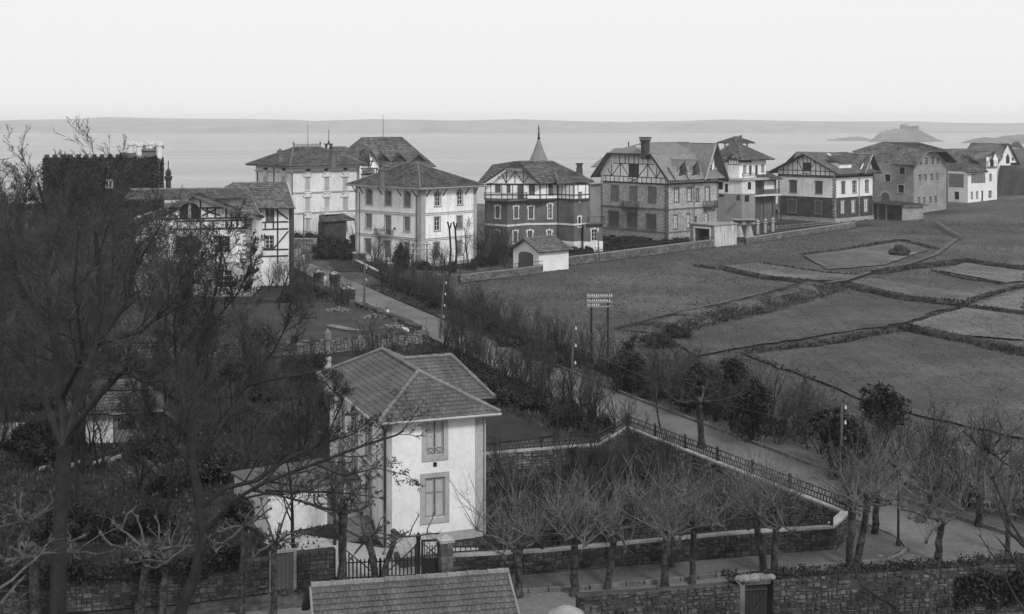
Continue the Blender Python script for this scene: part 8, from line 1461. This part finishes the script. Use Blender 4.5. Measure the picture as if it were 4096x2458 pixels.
# ------------------------------------------------------------------ tufts that break the smooth turf
def tufts(name, n, fn, m, h0, h1, w0, w1, seed):
    b = MB(); r = random.Random(seed)
    for _ in range(n):
        q = fn(r)
        if q is None: continue
        x, y, z0 = q; hh = r.uniform(h0, h1); a = r.uniform(0, 3.14); t = Vector((math.cos(a), math.sin(a), 0))*r.uniform(w0, w1); b.add([(x-t.x, y-t.y, z0), (x+t.x, y+t.y, z0), (x+r.uniform(-.12, .12), y+r.uniform(-.12, .12), z0+hh)], [(0, 1, 2)])
    tag(b.build(name, m), kind='stuff')
def fieldp(r):
    y = 66+240*r.random()**1.1; x = r.uniform(at_y(RE, min(y, 250))+2, 24+y*.55) if y < 215 else r.uniform(-8, y*.55)
    return None if noise.noise(Vector((x*.10, y*.06, 0))) < -.1 and r.random() < .75 else (x, y, .07+max(0, hgt(x, y)))
tufts('grass_tufts', 90000, fieldp, mat('grass_blades', .062, .4, .3, 3, isl=.6), .06, .2, .05, .13, 9)
tufts('grass_tufts', 2500, fieldp, mat('dark_grass_blades', .022, .3, .3, 3, isl=.5), .05, .16, .04, .1, 10)
def leftp(r): y = r.uniform(64, 170); x = r.uniform(-.42*y, -.13*y-1); return (x, y, .05)
tufts('ground_cover', 30000, leftp, mat('garden_weeds', .05, .5, .5, 3, isl=.7), .06, .3, .05, .14, 11)
def wallp(r): u, v = r.random(), r.random(); A = Vector((lerp(-1.6, 18, u), lerp(66.5, 73, u))); T = Vector((lerp(-1.6, 8.3, u), lerp(86, 93.5, u))); p = A.lerp(T, v); return (p.x, p.y, .04)
tufts('ground_cover', 12000, wallp, mat('garden_weeds', .05), .06, .28, .04, .1, 12)
def vergep(r): y = r.uniform(96, 185); s_ = r.random() < .5; x = at_y(RE, y)+r.uniform(.3, 7) if s_ else at_y(LE, y)-r.uniform(.2, 6); return (x, y, .05)
tufts('ground_cover', 16000, vergep, mat('garden_weeds', .05), .08, .35, .05, .12, 13)
# ------------------------------------------------------------------ people
def person(label, loc, rz, joints, cloth, legs, hat=True, s=1.0):
    """body: one skinned surface grown from a posed skeleton; head with face, hair or cap as child"""
    names = list(joints); P = {k: Vector(v[0]) for k, v in joints.items()}; e = empty('person', loc, rz, label, 'person'); e.scale = (s,)*3
    ed = [('pelvis', 'chest'), ('chest', 'neck'), ('neck', 'head'), ('head', 'crown')]
    for sd in 'lr': ed += [('chest', 'sh'+sd), ('sh'+sd, 'el'+sd), ('el'+sd, 'ha'+sd), ('ha'+sd, 'fi'+sd), ('pelvis', 'hi'+sd), ('hi'+sd, 'kn'+sd), ('kn'+sd, 'an'+sd), ('an'+sd, 'to'+sd)]
    me = bpy.data.meshes.new('body'); me.from_pydata([P[k] for k in names], [(names.index(a), names.index(c)) for a, c in ed], []); o = bpy.data.objects.new('body', me); col.objects.link(o); o.parent = e
    sm = o.modifiers.new('skin', 'SKIN'); lay = me.skin_vertices[0] if me.skin_vertices else None
    if lay is None: me.attributes; 
    for i, k in enumerate(names):
        q = me.skin_vertices[0].data[i]; q.radius = (joints[k][1],)*2; q.use_root = (k == 'pelvis')
    o.modifiers.new('sub', 'SUBSURF').levels = 1; o.modifiers['sub'].render_levels = 1
    m = bpy.data.materials.new('clothes'); m.use_nodes = True; t = m.node_tree; N, L = t.nodes, t.links; tc = N.new('ShaderNodeTexCoord'); sx = N.new('ShaderNodeSeparateXYZ'); L.new(tc.outputs['Object'], sx.inputs[0]); cr = N.new('ShaderNodeValToRGB'); cr.color_ramp.interpolation = 'CONSTANT'; mr = N.new('ShaderNodeMath'); mr.operation = 'DIVIDE'; mr.inputs[1].default_value = 2.0; L.new(sx.outputs[2], mr.inputs[0]); L.new(mr.outputs[0], cr.inputs[0])
    E = cr.color_ramp.elements; zh = P['pelvis'].z; E[0].position = 0; E[0].color = (.02, .02, .02, 1); E[1].position = .05; E[1].color = (legs,)*3+(1,); q = E.new((zh-.02)/2); q.color = (cloth,)*3+(1,); q = E.new(min(.99, (P['neck'].z+.02)/2)); q.color = (.3,)*3+(1,); L.new(cr.outputs[0], N['Principled BSDF'].inputs['Base Color']); me.materials.append(m)
    b = MB(); c = P['crown']; b.lathe(c-Vector((0, 0, .05)), [(.125, 0), (.12, .05), (.08, .1), (.01, .12)], 8); b.build('cap' if hat else 'hair', M['clothdk'], e)
def stand(step=.0, bend=0.0, arms=0.0):
    S = math.sin(bend); C_ = math.cos(bend); hp = .95
    def up(l, x=0, y=0): return (x, y-l*S, hp+l*C_)
    J = dict(pelvis=((0, 0, hp), .15), chest=(up(.38), .17), neck=(up(.53), .06), head=(up(.66), .09), crown=(up(.78), .09))
    for sd, k in (('l', -1), ('r', 1)):
        J['sh'+sd] = (up(.44, .18*k), .07); J['el'+sd] = (up(.2, .25*k, -.05-arms*.15), .05); J['ha'+sd] = (up(.02+arms*.12, .24*k, -.14-arms*.3), .035); J['fi'+sd] = (up(-.07+arms*.12, .23*k, -.17-arms*.35), .025)
        st = step*k; J['hi'+sd] = ((.1*k, 0, hp-.06), .1); J['kn'+sd] = ((.1*k, -.05+st*.5, .5), .07); J['an'+sd] = ((.1*k, st, .09), .05); J['to'+sd] = ((.1*k, st-.17, .04), .04)
    return J
person('person in long pale coat walking down the far end of the road', G(ZB2(760, 385)), .3, stand(.22), .55, .5, s=1.05)
person('person in pale clothes standing between the rubble gate pillars', G(ZB2(962, 600)), .8, stand(.05), .5, .25)
person('worker in white shirt and cap standing bent behind the unfinished wall', G(ZB2(1580, 945), .6), -.9, stand(.1, .35, .6), .7, .06)
person('child in dark clothes at the end of the rubble wall by the pole', G(ZB2(1334, 850)), .5, stand(.05), .03, .03, s=.8)
K = stand(.12, 1.25, .9); K['pelvis'] = ((0, 0, .72), .16)
K = {k: ((v[0][0], v[0][1], v[0][2]-.22 if v[0][2] > .6 else v[0][2]), v[1]) for k, v in K.items()}
person('worker in white shirt bending low over the wall stones', G(ZB2(1765, 1075), 1.35), -1.2, K, .75, .04)
